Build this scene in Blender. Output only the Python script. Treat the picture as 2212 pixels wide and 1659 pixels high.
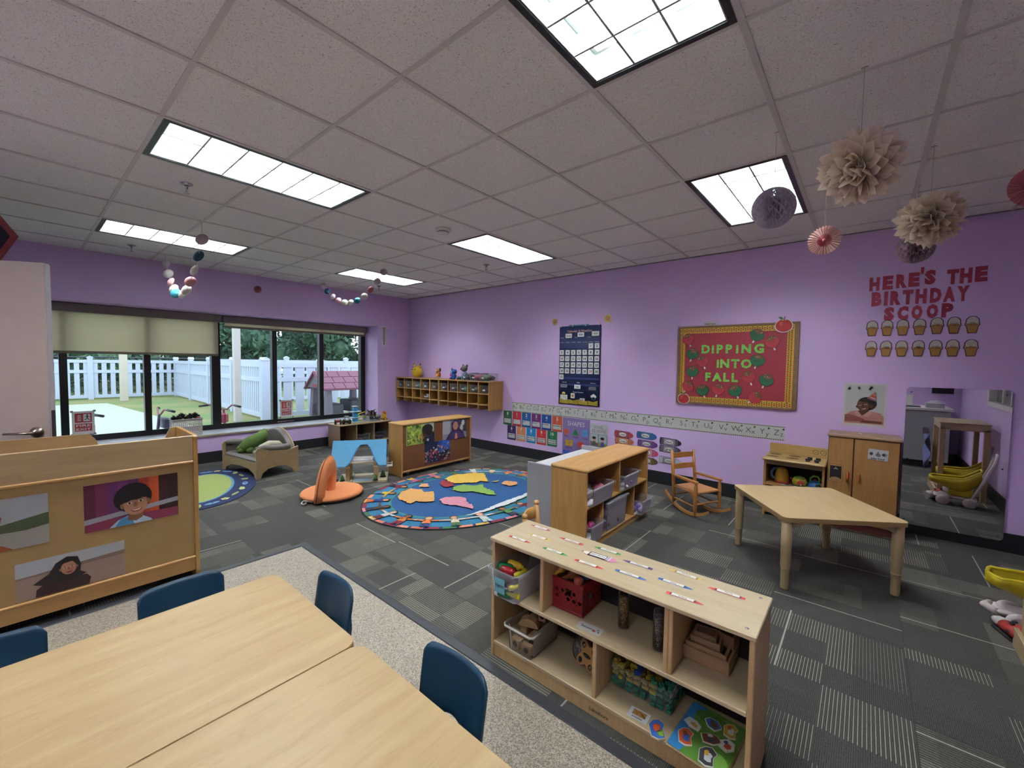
import bpy, bmesh, math, random
from mathutils import Vector, Matrix
PI = math.pi
R = math.radians
for o in list(bpy.data.objects): bpy.data.objects.remove(o)
SC = bpy.context.scene
COL = SC.collection

# ---------------------------------------------------------------- camera
cam_d = bpy.data.cameras.new('camera'); cam = bpy.data.objects.new('camera', cam_d); COL.objects.link(cam)
cam_d.sensor_fit = 'HORIZONTAL'; cam_d.sensor_width = 36.0
cam_d.lens = 902.53 / 2212 * 36.0
cam_d.clip_start = 0.02; cam_d.clip_end = 300
YAW, PITCH, ROLL = -0.701668, -0.048581, 0.013808
fw = Vector((math.sin(YAW)*math.cos(PITCH), math.cos(YAW)*math.cos(PITCH), math.sin(PITCH)))
rt = fw.cross(Vector((0, 0, 1))).normalized(); up = rt.cross(fw)
c_, s_ = math.cos(ROLL), math.sin(ROLL)
rt, up = c_*rt + s_*up, -s_*rt + c_*up
cam.matrix_world = Matrix(((rt.x, up.x, -fw.x, 1.6155), (rt.y, up.y, -fw.y, -1.1264), (rt.z, up.z, -fw.z, 1.4537), (0, 0, 0, 1)))
SC.camera = cam
# ---------------------------------------------------------------- exposure
VS = SC.view_settings
VS.view_transform = 'Standard'; VS.look = 'None'; VS.gamma = 1.0; VS.exposure = 1.42
try: VS.use_curve_mapping = False
except Exception: pass
LAMP = 9.0          # strength of the fluorescent tubes' reflector panels
# ---------------------------------------------------------------- overcast sky
W = bpy.data.worlds.new('sky'); SC.world = W; W.use_nodes = True
nt = W.node_tree; nt.nodes.clear()
wo = nt.nodes.new('ShaderNodeOutputWorld'); bgn = nt.nodes.new('ShaderNodeBackground')
sk = nt.nodes.new('ShaderNodeTexSky'); sk.sky_type = 'HOSEK_WILKIE'; sk.turbidity = 7.0; sk.ground_albedo = 0.4
sk.sun_direction = Vector((-0.3, -0.5, 0.8)).normalized()
mx = nt.nodes.new('ShaderNodeMixRGB'); mx.inputs[0].default_value = 0.75; mx.inputs[2].default_value = (0.80, 0.92, 1.05, 1)
nt.links.new(sk.outputs[0], mx.inputs[1]); nt.links.new(mx.outputs[0], bgn.inputs[0]); nt.links.new(bgn.outputs[0], wo.inputs[0])
bgn.inputs[1].default_value = 1.35

# ---------------------------------------------------------------- materials
def lin(c):
    if isinstance(c, str): c = tuple(int(c[i:i+2], 16)/255 for i in (0, 2, 4))
    return tuple(v/12.92 if v <= .04045 else ((v+.055)/1.055)**2.4 for v in c)
class NT:
    """tiny helper over a node tree"""
    def __init__(s, name, rough=.6):
        s.m = bpy.data.materials.new(name); s.m.use_nodes = True; s.t = s.m.node_tree
        s.b = s.t.nodes['Principled BSDF']; s.b.inputs['Roughness'].default_value = rough
        s.out = s.t.nodes['Material Output']
    def n(s, k, **kw):
        d = s.t.nodes.new(k)
        for a, v in kw.items(): setattr(d, a, v)
        return d
    def l(s, a, b): s.t.links.new(a, b)
    def math(s, op, a, b=None, c=None, clamp=False):
        d = s.n('ShaderNodeMath', operation=op); d.use_clamp = clamp
        for i, v in enumerate((a, b, c)):
            if v is None: continue
            if isinstance(v, (int, float)): d.inputs[i].default_value = v
            else: s.l(v, d.inputs[i])
        return d.outputs[0]
    def mix(s, f, a, b, mode='MIX'):
        d = s.n('ShaderNodeMixRGB', blend_type=mode)
        for i, v in enumerate((f, a, b)):
            if isinstance(v, (int, float)): d.inputs[i].default_value = v
            elif isinstance(v, (tuple, str)): d.inputs[i].default_value = (*(lin(v) if isinstance(v, str) else v[:3]), 1)
            else: s.l(v, d.inputs[i])
        return d.outputs[0]
    def coord(s, scale=(1, 1, 1), rot=(0, 0, 0)):
        tc = s.n('ShaderNodeTexCoord'); mp = s.n('ShaderNodeMapping')
        mp.inputs['Scale'].default_value = scale; mp.inputs['Rotation'].default_value = rot
        s.l(tc.outputs['Object'], mp.inputs[0]); return mp.outputs[0]
    def noise(s, v, sc, det=4, rough=.5, dist=0):
        d = s.n('ShaderNodeTexNoise'); s.l(v, d.inputs['Vector']); d.inputs['Scale'].default_value = sc
        d.inputs['Detail'].default_value = det; d.inputs['Roughness'].default_value = rough; d.inputs['Distortion'].default_value = dist
        return d.outputs['Fac']
    def ramp(s, f, stops):
        d = s.n('ShaderNodeValToRGB'); e = d.color_ramp.elements
        while len(e) < len(stops): e.new(.5)
        for k, (p, c) in zip(e, stops): k.position = p; k.color = (*(lin(c) if isinstance(c, str) else c), 1)
        s.l(f, d.inputs[0]); return d.outputs[0]
    def base(s, c): s.l(c, s.b.inputs['Base Color'])
    def bump(s, h, st=.2, d=.01):
        b = s.n('ShaderNodeBump'); b.inputs['Strength'].default_value = st; b.inputs['Distance'].default_value = d
        s.l(h, b.inputs['Height']); s.l(b.outputs[0], s.b.inputs['Normal'])
_cm = {}
def cm(hexc, rough=.55, metal=0.0, var=.06, scale=14):
    """plain painted / plastic / paper surface with a faint procedural mottling"""
    k = (hexc, rough, metal, var)
    if k in _cm: return _cm[k]
    t = NT('surface_'+hexc, rough); c = tuple(x*(.84 if not metal else 1) for x in lin(hexc))
    f = t.noise(t.coord(), scale, 3)
    t.base(t.mix(f, tuple(v*(1-var) for v in c), tuple(min(1, v*(1+var)) for v in c)))
    t.b.inputs['Metallic'].default_value = metal
    _cm[k] = t.m; return t.m
def wood(name, a, b, axis=0, rough=.42, sc=1.0, fig=.6):
    a, b = tuple(x*.76 for x in lin(a)), tuple(x*.76 for x in lin(b))
    t = NT(name, rough); st = [14*sc, 14*sc, 14*sc]; st[axis] = 1.3*sc
    v = t.coord(tuple(st)); f = t.noise(v, 1.6, 6, .62, .7); g = t.noise(v, 7, 3, .6)
    h = t.noise(t.coord((2.2, 2.2, 2.2)), 1.5, 2)
    f2 = t.math('ADD', t.math('MULTIPLY', f, .75), t.math('MULTIPLY', g, .25))
    col = t.ramp(f2, [(.34, a), (.66, b)])
    ring = t.ramp(t.noise(v, .9, 3, .5, 2.2), [(.485, (0, 0, 0)), (.5, (1, 1, 1)), (.515, (0, 0, 0))])
    col = t.mix(t.math('MULTIPLY', ring, fig*.35), col, tuple(x*.72 for x in a))
    col = t.mix(t.math('MULTIPLY', h, .25), col, tuple(x*.86 for x in b))
    t.base(col); t.bump(g, .05, .003); return t.m
MW = {
 'maple_y': wood('maple_y', 'b49a72', 'c6b08a', 1), 'maple_x': wood('maple_x', 'b49a72', 'c6b08a', 0), 'maple_z': wood('maple_z', 'c0a473', 'd2ba8e', 2),
 'honey_y': wood('honey_y', 'bb8a4a', 'd3a566', 1), 'honey_x': wood('honey_x', 'bb8a4a', 'd3a566', 0), 'honey_z': wood('honey_z', 'b07f40', 'cb9b58', 2),
 'top_y': wood('top_y', 'b59668', 'c5aa7c', 1, .36, .8, .9), 'ply': wood('ply', 'c0aa83', 'd0bd98', 0, .35, 1.0, .5),
 'rock': wood('rock', 'a9692f', 'c48844', 2, .4), 'box': wood('box', '9c7a50', 'b5936a', 0, .6),
}
def boardmat(name, a, b):
    t = NT(name, .7); v = t.coord(); t.base(t.mix(t.noise(v, 9, 5), tuple(x*.8 for x in lin(a)), tuple(x*.8 for x in lin(b)))); return t.m
M_cork = boardmat('pressed_board', 'a5864f', 'b5955f')
M_brown = boardmat('brown_hardboard', '70431f', '7d4d27')
def paint(name, a, rough=.6):
    t = NT(name, rough); v = t.coord(); c = lin(a)
    t.base(t.mix(t.noise(v, 1.2, 2), tuple(x*.97 for x in c), tuple(x*1.03 for x in c)))
    t.bump(t.noise(v, 260, 2), .12, .002); return t.m
M_wall = paint('purple_paint', 'd2b4e2')
M_white = cm('e6e4df', .5)
M_sill = cm('c9cdd4', .35)
M_black = cm('1a1c20', .5)
M_frame = cm('0c0d0f', .35, var=.1)
M_grey = cm('8d8d8f', .5)
M_chrome = cm('b9bcc0', .22, 1.0)
M_navyplastic = cm('173e56', .38)
def mat_base():
    t = NT('rubber_base', .35); v = t.coord(); t.base(t.mix(t.noise(v, 5, 3), '1b1d20', '24262a')); return t.m
M_base = mat_base()
def mat_ceiling():
    t = NT('acoustic_tile', .9); v = t.coord()
    f = t.noise(v, 210, 2, .6); g = t.noise(v, 70, 3, .7)
    sp = t.ramp(f, [(.33, (0, 0, 0)), (.40, (1, 1, 1))])
    sp2 = t.ramp(g, [(.30, (0, 0, 0)), (.36, (1, 1, 1))])
    c = t.mix(sp, 'b0aaa5', 'ebe9e5'); c = t.mix(sp2, 'aaa39c', c)
    t.base(c); t.bump(f, .5, .004); return t.m
M_ceil = mat_ceiling()
M_tbar = cm('dedad5', .6)
def mat_carpet():
    t = NT('carpet_tiles', .95)
    tc = t.n('ShaderNodeTexCoord'); sp = t.n('ShaderNodeSeparateXYZ'); t.l(tc.outputs['Object'], sp.inputs[0])
    S = .61; x = t.math('DIVIDE', sp.outputs[0], S); y = t.math('DIVIDE', sp.outputs[1], S)
    def rnd(a, b, w):
        cb = t.n('ShaderNodeCombineXYZ')
        for i, q in enumerate((a, b)): t.l(q, cb.inputs[i])
        cb.inputs[2].default_value = w
        wn = t.n('ShaderNodeTexWhiteNoise', noise_dimensions='3D'); t.l(cb.outputs[0], wn.inputs['Vector']); return wn.outputs['Value']
    ix = t.math('FLOOR', x); iy = t.math('FLOOR', y); o = t.math('GREATER_THAN', rnd(ix, iy, 1.3), .5)
    fx = t.math('FRACT', x); fy = t.math('FRACT', y)
    def sel(a, b): return t.math('ADD', t.math('MULTIPLY', a, t.math('SUBTRACT', 1.0, o)), t.math('MULTIPLY', b, o))
    u = sel(fx, fy); v = sel(fy, fx)              # stripes run along v
    tid = t.math('ADD', ix, t.math('MULTIPLY', iy, 7.31))
    def band(s, nu, nv, w, thr):                   # random rectangles inside a tile
        a = t.math('FLOOR', t.math('MULTIPLY', u, nu)); b = t.math('FLOOR', t.math('ADD', t.math('MULTIPLY', v, nv), t.math('MULTIPLY', tid, .37)))
        r = rnd(t.math('ADD', a, t.math('MULTIPLY', tid, 13.7)), b, w); return t.math('GREATER_THAN', r, thr), r
    st = t.math('LESS_THAN', t.math('FRACT', t.math('MULTIPLY', u, 44.0)), .24)
    fine = t.math('MULTIPLY', t.math('LESS_THAN', t.math('FRACT', t.math('MULTIPLY', u, 88.0)), .4), .16)
    b1, r1 = band(0, 2, 3, 2.7, .60); b2, r2 = band(0, 3, 2, 5.1, .5); b3, r3 = band(0, 1, 2, 8.2, .0)
    stripes = t.math('MULTIPLY', st, t.math('MULTIPLY', b1, t.math('ADD', .25, t.math('MULTIPLY', r2, .75))))
    lp = rnd(ix, iy, 4.4); ln = t.math('LESS_THAN', t.math('ABSOLUTE', t.math('SUBTRACT', u, t.math('ADD', .12, t.math('MULTIPLY', lp, .8)))), .007)
    ln = t.math('MULTIPLY', ln, t.math('GREATER_THAN', rnd(ix, iy, 6.6), .42))
    lum = t.math('ADD', t.math('MULTIPLY', r3, .35), t.math('MULTIPLY', r2, .4))
    vv = t.coord(); nz = t.noise(vv, 130, 3, .7); n2 = t.noise(vv, 14, 4, .6)
    base = t.mix(lum, '232220', '343330')
    base = t.mix(t.math('MULTIPLY', t.math('MULTIPLY', b2, t.math('GREATER_THAN', r1, .8)), .5), base, '514e43')
    base = t.mix(fine, base, '8b887a')
    base = t.mix(t.math('MULTIPLY', stripes, .85), base, 'aaa693')
    base = t.mix(t.math('MULTIPLY', ln, .8), base, 'b4b1a2')
    base = t.mix(t.math('MULTIPLY', n2, .35), base, '1b1b1a')
    base = t.mix(t.math('MULTIPLY', t.ramp(nz, [(.4, (0, 0, 0)), (.7, (1, 1, 1))]), .5), base, '55544e')
    seam = t.math('LESS_THAN', t.math('MINIMUM', fx, fy), .004)
    base = t.mix(t.math('MULTIPLY', seam, .5), base, '1c1d1f')
    t.base(base); t.bump(nz, .5, .004); return t.m
M_carpet = mat_carpet()
def mat_vinyl():
    t = NT('speckled_vinyl', .38); v = t.coord(); vo = t.n('ShaderNodeTexVoronoi'); t.l(v, vo.inputs['Vector']); vo.inputs['Scale'].default_value = 260
    wn = t.n('ShaderNodeTexWhiteNoise', noise_dimensions='3D'); t.l(vo.outputs['Position'], wn.inputs['Vector'])
    c = t.ramp(wn.outputs['Value'], [(0, '3f362c'), (.2, '54493c'), (.3, '807565'), (.62, '8d8270'), (.82, 'a89d8b'), (1, 'b8ae9e')])
    t.base(t.mix(.25, c, 'a89f92')); return t.m
M_vinyl = mat_vinyl()
def mat_emit(name, col, st):
    t = NT(name); t.b.inputs['Base Color'].default_value = (*lin(col), 1)
    t.b.inputs['Emission Color'].default_value = (*lin(col), 1); t.b.inputs['Emission Strength'].default_value = st; return t.m
def clear(name, col='ffffff', op=.3, rough=.15, spec=.5):
    """see-through plastic or glass: part straight-through, part glossy plastic"""
    t = NT(name, rough); t.b.inputs['Base Color'].default_value = (*lin(col), 1)
    tr = t.n('ShaderNodeBsdfTransparent'); mxs = t.n('ShaderNodeMixShader'); mxs.inputs[0].default_value = op
    f = t.n('ShaderNodeFresnel'); f.inputs[0].default_value = 1.18
    t.l(t.math('ADD', f.outputs[0], op, clamp=True), mxs.inputs[0])
    t.l(tr.outputs[0], mxs.inputs[1]); t.l(t.b.outputs[0], mxs.inputs[2]); t.l(mxs.outputs[0], t.out.inputs[0]); return t.m
M_glass = clear('window_glass', 'dfe8ec', .015, .02)
M_bin = clear('frosted_bin', 'e8e8ee', .10, .3)
M_bin2 = clear('clear_bin', 'c8cdd0', .05, .12)
M_amber = clear('clear_box', 'b9b0a2', .05, .08)

# ---------------------------------------------------------------- mesh builder
class MB:
    def __init__(s): s.v = []; s.f = []; s.mi = []; s.sm = []; s.mats = []; s.cur = 0; s.X = Matrix.Identity(4); s.st = []
    def m(s, mat):
        if mat not in s.mats: s.mats.append(mat)
        s.cur = s.mats.index(mat); return s
    def push(s, M): s.st.append(s.X.copy()); s.X = s.X @ M; return s
    def pop(s): s.X = s.st.pop(); return s
    def add(s, vs, fs, smooth=False):
        o = len(s.v); X = s.X
        s.v += [tuple(X @ Vector(p)) for p in vs]
        for f in fs: s.f.append([i+o for i in f]); s.mi.append(s.cur); s.sm.append(smooth)
        return s
    def box(s, x0, y0, z0, x1, y1, z1, b=0.0):
        cx, cy, cz = (x0+x1)/2, (y0+y1)/2, (z0+z1)/2; h = (abs(x1-x0)/2, abs(y1-y0)/2, abs(z1-z0)/2)
        if b <= 0:
            vs = [(cx+sx*h[0], cy+sy*h[1], cz+sz*h[2]) for sx in (-1, 1) for sy in (-1, 1) for sz in (-1, 1)]
            return s.add(vs, [(0, 1, 3, 2), (4, 6, 7, 5), (0, 4, 5, 1), (2, 3, 7, 6), (0, 2, 6, 4), (1, 5, 7, 3)])
        b = min(b, min(h)*.98); vs = []; ix = {}
        for sx in (-1, 1):
            for sy in (-1, 1):
                for sz in (-1, 1):
                    for a in range(3):
                        p = [h[0]-b, h[1]-b, h[2]-b]; p[a] = h[a]
                        ix[(sx, sy, sz, a)] = len(vs); vs.append((cx+sx*p[0], cy+sy*p[1], cz+sz*p[2]))
        fs = []; q = [(-1, -1), (1, -1), (1, 1), (-1, 1)]
        for a in range(3):
            for sg in (-1, 1):
                f = []
                for (m, n) in q:
                    c = [0, 0, 0]; c[a] = sg; c[(a+1) % 3] = m; c[(a+2) % 3] = n; f.append(ix[(*c, a)])
                fs.append(f)
        for a in range(3):
            b1, b2 = (a+1) % 3, (a+2) % 3
            for m in (-1, 1):
                for n in (-1, 1):
                    c0 = [0]*3; c1 = [0]*3; c0[a] = -1; c1[a] = 1; c0[b1] = c1[b1] = m; c0[b2] = c1[b2] = n
                    fs.append([ix[(*c0, b1)], ix[(*c1, b1)], ix[(*c1, b2)], ix[(*c0, b2)]])
        for sx in (-1, 1):
            for sy in (-1, 1):
                for sz in (-1, 1): fs.append([ix[(sx, sy, sz, a)] for a in range(3)])
        return s.add(vs, fs)
    def tube(s, pts, r, n=8, cap=True, flat=1.0):
        """swept round bar; r number or list"""
        pts = [Vector(p) for p in pts]; rs = r if isinstance(r, (list, tuple)) else [r]*len(pts)
        vs = []; ref = None
        for i, p in enumerate(pts):
            d = (pts[min(i+1, len(pts)-1)] - pts[max(i-1, 0)]).normalized()
            if ref is None: ref = Vector((0, 0, 1)) if abs(d.z) < .9 else Vector((1, 0, 0))
            a = d.cross(ref).normalized(); b = a.cross(d).normalized(); ref = b
            for k in range(n):
                t = 2*PI*k/n; vs.append(p + a*math.cos(t)*rs[i] + b*math.sin(t)*rs[i]*flat)
        fs = []
        for i in range(len(pts)-1):
            for k in range(n): fs.append((i*n+k, i*n+(k+1) % n, (i+1)*n+(k+1) % n, (i+1)*n+k))
        if cap: fs.append(tuple(range(n))[::-1]); fs.append(tuple(range((len(pts)-1)*n, len(pts)*n)))
        return s.add(vs, fs, True)
    def cyl(s, p0, p1, r0, r1=None, n=16): return s.tube([p0, p1], [r0, r0 if r1 is None else r1], n)
    def lathe(s, prof, n=24, c=(0, 0, 0), cap=True):
        vs = [(c[0]+r*math.cos(2*PI*k/n), c[1]+r*math.sin(2*PI*k/n), c[2]+z) for r, z in prof for k in range(n)]
        fs = [(i*n+k, i*n+(k+1) % n, (i+1)*n+(k+1) % n, (i+1)*n+k) for i in range(len(prof)-1) for k in range(n)]
        if cap:
            if prof[0][0] > 1e-5: fs.append(tuple(range(n))[::-1])
            if prof[-1][0] > 1e-5: fs.append(tuple(range((len(prof)-1)*n, len(prof)*n)))
        return s.add(vs, fs, True)
    def ball(s, c, r, nu=14, nv=9, fn=None):
        rx, ry, rz = (r, r, r) if isinstance(r, (int, float)) else r
        vs = []
        for i in range(nv+1):
            th = PI*i/nv
            for k in range(nu):
                ph = 2*PI*k/nu; d = (math.sin(th)*math.cos(ph), math.sin(th)*math.sin(ph), math.cos(th)); q = fn(th, ph) if fn else 1
                vs.append((c[0]+rx*d[0]*q, c[1]+ry*d[1]*q, c[2]+rz*d[2]*q))
        fs = [(i*nu+k, i*nu+(k+1) % nu, (i+1)*nu+(k+1) % nu, (i+1)*nu+k) for i in range(nv) for k in range(nu)]
        return s.add(vs, fs, True)
    def prism(s, poly, z0, z1, ax='z'):
        """extrude a 2-D outline; ax names the extrusion axis (x: outline is y,z; y: outline is x,z)"""
        def P(a, b, c): return {'z': (a, b, c), 'x': (c, a, b), 'y': (a, c, b)}[ax]
        n = len(poly); vs = [P(a, b, z0) for a, b in poly] + [P(a, b, z1) for a, b in poly]
        fs = [tuple(range(n))[::-1], tuple(range(n, 2*n))] + [(i, (i+1) % n, n+(i+1) % n, n+i) for i in range(n)]
        return s.add(vs, fs)
    def sheet(s, fn, nu, nv, th=0.0, smooth=True):
        """surface fn(u,v) with u,v in 0..1; th thickness along the normal"""
        g = [[Vector(fn(i/nu, j/nv)) for j in range(nv+1)] for i in range(nu+1)]
        idx = lambda i, j: i*(nv+1)+j
        vs = [g[i][j] for i in range(nu+1) for j in range(nv+1)]
        fs = [(idx(i, j), idx(i+1, j), idx(i+1, j+1), idx(i, j+1)) for i in range(nu) for j in range(nv)]
        if th:
            o = len(vs)
            for i in range(nu+1):
                for j in range(nv+1):
                    a = g[min(i+1, nu)][j]-g[max(i-1, 0)][j]; b = g[i][min(j+1, nv)]-g[i][max(j-1, 0)]
                    nn = a.cross(b); nn = nn.normalized() if nn.length > 1e-9 else Vector((0, 0, 1)); vs.append(g[i][j]-nn*th)
            fs += [tuple(q+o for q in f)[::-1] for f in list(fs)]
            rim = [idx(i, 0) for i in range(nu+1)] + [idx(nu, j) for j in range(1, nv+1)] + [idx(i, nv) for i in range(nu-1, -1, -1)] + [idx(0, j) for j in range(nv-1, 0, -1)]
            for a, b in zip(rim, rim[1:]+rim[:1]): fs.append((a, b, b+o, a+o))
        return s.add(vs, fs, smooth)
    def build(s, name, parent=None, mat=None, bevel=0, loc=None, rz=0):
        me = bpy.data.meshes.new(name); me.from_pydata(s.v, [], s.f)
        for m in (s.mats or [mat]): me.materials.append(m)
        me.polygons.foreach_set('material_index', s.mi); me.polygons.foreach_set('use_smooth', s.sm)
        bm = bmesh.new(); bm.from_mesh(me); bmesh.ops.remove_doubles(bm, verts=bm.verts, dist=1e-6)
        bmesh.ops.recalc_face_normals(bm, faces=bm.faces); bm.to_mesh(me); bm.free(); me.update()
        o = bpy.data.objects.new(name, me); COL.objects.link(o)
        if parent: o.parent = parent
        if loc: o.location = loc
        if rz: o.rotation_euler.z = rz
        if bevel:
            b = o.modifiers.new('bevel', 'BEVEL'); b.width = bevel; b.segments = 2; b.limit_method = 'ANGLE'; b.angle_limit = R(50)
        return o
def tag(o, label=None, cat=None, group=None, kind=None):
    for k, v in (('label', label), ('category', cat), ('group', group), ('kind', kind)):
        if v: o[k] = v
    return o
def thing(name, label, cat, loc=(0, 0, 0), rz=0, group=None):
    o = bpy.data.objects.new(name, None); o.empty_display_size = .05; COL.objects.link(o); o.location = loc; o.rotation_euler.z = rz
    return tag(o, label, cat, group)
def solo(mb, name, label, cat, loc=(0, 0, 0), rz=0, group=None, bevel=0): return tag(mb.build(name, loc=loc, rz=rz, bevel=bevel), label, cat, group)
def struct(mb, name, parent=None, bevel=0):
    o = mb.build(name, parent, bevel=bevel)
    if not parent: o['kind'] = 'structure'
    return o
def kids(o): return [c for c in bpy.data.objects if c.parent == o]
def dup(root, loc, rz=None, label=None, group=None):
    def cp(o, par):
        c = o.copy(); COL.objects.link(c)
        if par: c.parent = par
        for k in TREE.get(o.name, kids(o)): cp(k, c)
        return c
    r = cp(root, None); r.location = loc
    if rz is not None: r.rotation_euler.z = rz
    if label: r['label'] = label
    if group: r['group'] = group
    return r
TREE = {}
def bx(x0, y0, z0, x1, y1, z1, mat, b=0): return MB().m(mat).box(x0, y0, z0, x1, y1, z1, b)
# text as flat or extruded letters, cached per string
_tx = {}
def glyphs(txt, off=0.0):
    k = (txt, off)
    if k not in _tx:
        cu = bpy.data.curves.new('t', 'FONT'); cu.body = txt; cu.size = 1; cu.offset = off; cu.resolution_u = 2; cu.align_x = 'CENTER'
        ob = bpy.data.objects.new('t', cu); me = ob.to_mesh()
        vs = [(v.co.x, v.co.y) for v in me.vertices]; fs = [tuple(p.vertices) for p in me.polygons]
        ob.to_mesh_clear(); bpy.data.objects.remove(ob); bpy.data.curves.remove(cu)
        xs = [a for a, b in vs] or [0]; ys = [b for a, b in vs] or [0]
        _tx[k] = (vs, fs, min(xs), max(xs), min(ys), max(ys))
    return _tx[k]
class Flat(MB):
    """printed matter: coloured shapes on a plane; local x right, z up, faces -y unless turned"""
    def __init__(s, ax='y'): super().__init__(); s.ly = 0; s.ax = ax; s.step = .0006
    def P(s, x, z, d=None):
        d = s.ly*s.step if d is None else d
        return {'y': (x, -d, z), 'x': (d, x, z), 'z': (x, z, d)}[s.ax]
    def poly(s, pts, mat, up=1):
        s.ly += up; s.m(mat); return s.add([s.P(*p) for p in pts], [tuple(range(len(pts)))])
    def rect(s, x0, z0, x1, z1, mat, up=1, r=0):
        if r <= 0: return s.poly([(x0, z0), (x1, z0), (x1, z1), (x0, z1)], mat, up)
        return s.poly(rrect(x0, z0, x1, z1, r), mat, up)
    def ell(s, x, z, rx, rz, mat, up=1, n=20, rot=0, a0=0, a1=2*PI):
        c, q = math.cos(rot), math.sin(rot); pts = []
        for k in range(n if a1-a0 > 6.2 else n+1):
            a = a0+(a1-a0)*k/n; u, w = rx*math.cos(a), rz*math.sin(a); pts.append((x+u*c-w*q, z+u*q+w*c))
        return s.poly(pts, mat, up)
    def text(s, t, x, z, h, mat, w=None, off=0.0, rot=0, up=1, mirror=False):
        """text centred at x,z; h cap height; w optional forced width"""
        vs, fs, xa, xb, ya, yb = glyphs(t, off); s.ly += up; s.m(mat)
        k = h/.7; kx = k if w is None else w/max(xb-xa, 1e-3); cx = (xa+xb)/2; c, q = math.cos(rot), math.sin(rot)
        out = []
        for a, b in vs:
            u, v = (a-cx)*kx, (b-.35)*k; out.append(s.P(x+u*c-v*q, z+u*q+v*c))
        return s.add(out, fs)
    def backing(s, x0, z0, x1, z1, mat, th=.0015, r=0):
        s.m(mat); pts = rrect(x0, z0, x1, z1, r) if r else [(x0, z0), (x1, z0), (x1, z1), (x0, z1)]
        n = len(pts); vs = [s.P(a, b, 0) for a, b in pts]+[s.P(a, b, -th) for a, b in pts]
        return s.add(vs, [tuple(range(n)), tuple(range(n, 2*n))[::-1]]+[(i, (i+1) % n, n+(i+1) % n, n+i) for i in range(n)])
def rrect(x0, z0, x1, z1, r, n=5):
    pts = []
    for cx, cz, a in ((x1-r, z0+r, -PI/2), (x1-r, z1-r, 0), (x0+r, z1-r, PI/2), (x0+r, z0+r, PI)):
        for k in range(n+1): t = a+PI/2*k/n; pts.append((cx+r*math.cos(t), cz+r*math.sin(t)))
    return pts
def star(x, z, R1, R2, n, rot=PI/2): return [(x+(R1 if k % 2 == 0 else R2)*math.cos(rot+PI*k/n), z+(R1 if k % 2 == 0 else R2)*math.sin(rot+PI*k/n)) for k in range(2*n)]
XL, YB, XR, YF, HC = -5.40, 3.95, 2.75, -3.2, 2.708
G = .6096
# ================================================================ ROOM
# carpet floor, speckled vinyl corner, rubber transition strip
struct(MB().m(M_carpet).box(XL, YF, -.12, XR, YB, 0), 'floor')
struct(MB().m(M_vinyl).box(-1.69, YF+.01, .0005, XR-.01, .265, .004), 'floor')
t = MB().m(cm('35373b', .5)); t.prism([(.262, .001), (.325, .001), (.318, .006), (.268, .009)], -1.75, XR-.01, 'x')
t.prism([(-1.755, .001), (-1.69, .001), (-1.697, .009), (-1.748, .006)], YF+.01, .30, 'y'); struct(t, 'trim_1')
# walls: window wall with its deep recess (sill height .40, soffit 2.12, recess to x = -5.89)
XW = -5.89; WY0, WY1, WZ0, WZ1 = -2.4, 3.25, .40, 2.12
w = MB().m(M_wall)
w.box(XL-.62, YF, 0, XL, WY1, WZ0-.022)
w.box(XL-.62, YF, WZ1, XL, WY1, HC+.1)
w.box(XL-.62, WY1, 0, XL, YB+.12, HC+.1)
w.box(XL-.62, YF, WZ0-.022, XL, WY0, WZ1)
struct(w, 'wall_left')
struct(MB().m(M_wall).box(XL, YB, 0, XR+.12, YB+.12, HC+.1), 'wall_back')
# right wall with a white-framed window at its far end
w = MB().m(M_wall); RX = XR
w.box(RX, YF, 0, RX+.12, 1.62, HC+.1); w.box(RX, 1.62, 0, RX+.12, 3.1, 1.04); w.box(RX, 1.62, 1.9, RX+.12, 3.1, HC+.1); w.box(RX, 3.1, 0, RX+.12, YB, HC+.1)
struct(w, 'wall_right')
struct(MB().m(M_wall).box(XL-.62, YF-.12, 0, XR+.12, YF, HC+.1), 'wall_front')
struct(MB().m(M_wall).box(1.98, -.40, 0, XR, -.28, HC), 'wall_partition')
struct(MB().m(M_wall).box(-2.98, YF, 0, -2.86, -1.80, HC), 'wall_partition')
bb = MB().m(M_base)
bb.box(XL+.002, YB-.008, 0, XR, YB, .155, .003); struct(bb, 'baseboard_back')
bb = MB().m(M_base).box(XL, YF+.01, 0, XL+.008, YB-.01, .155, .003); struct(bb, 'baseboard_left')
bb = MB().m(M_base).box(RX-.008, -.28, 0, RX, YB-.01, .155, .003); struct(bb, 'baseboard_right')
struct(MB().m(M_base).box(2.62, -.28, 0, XR-.01, -.272, .155), 'baseboard_front')
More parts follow.
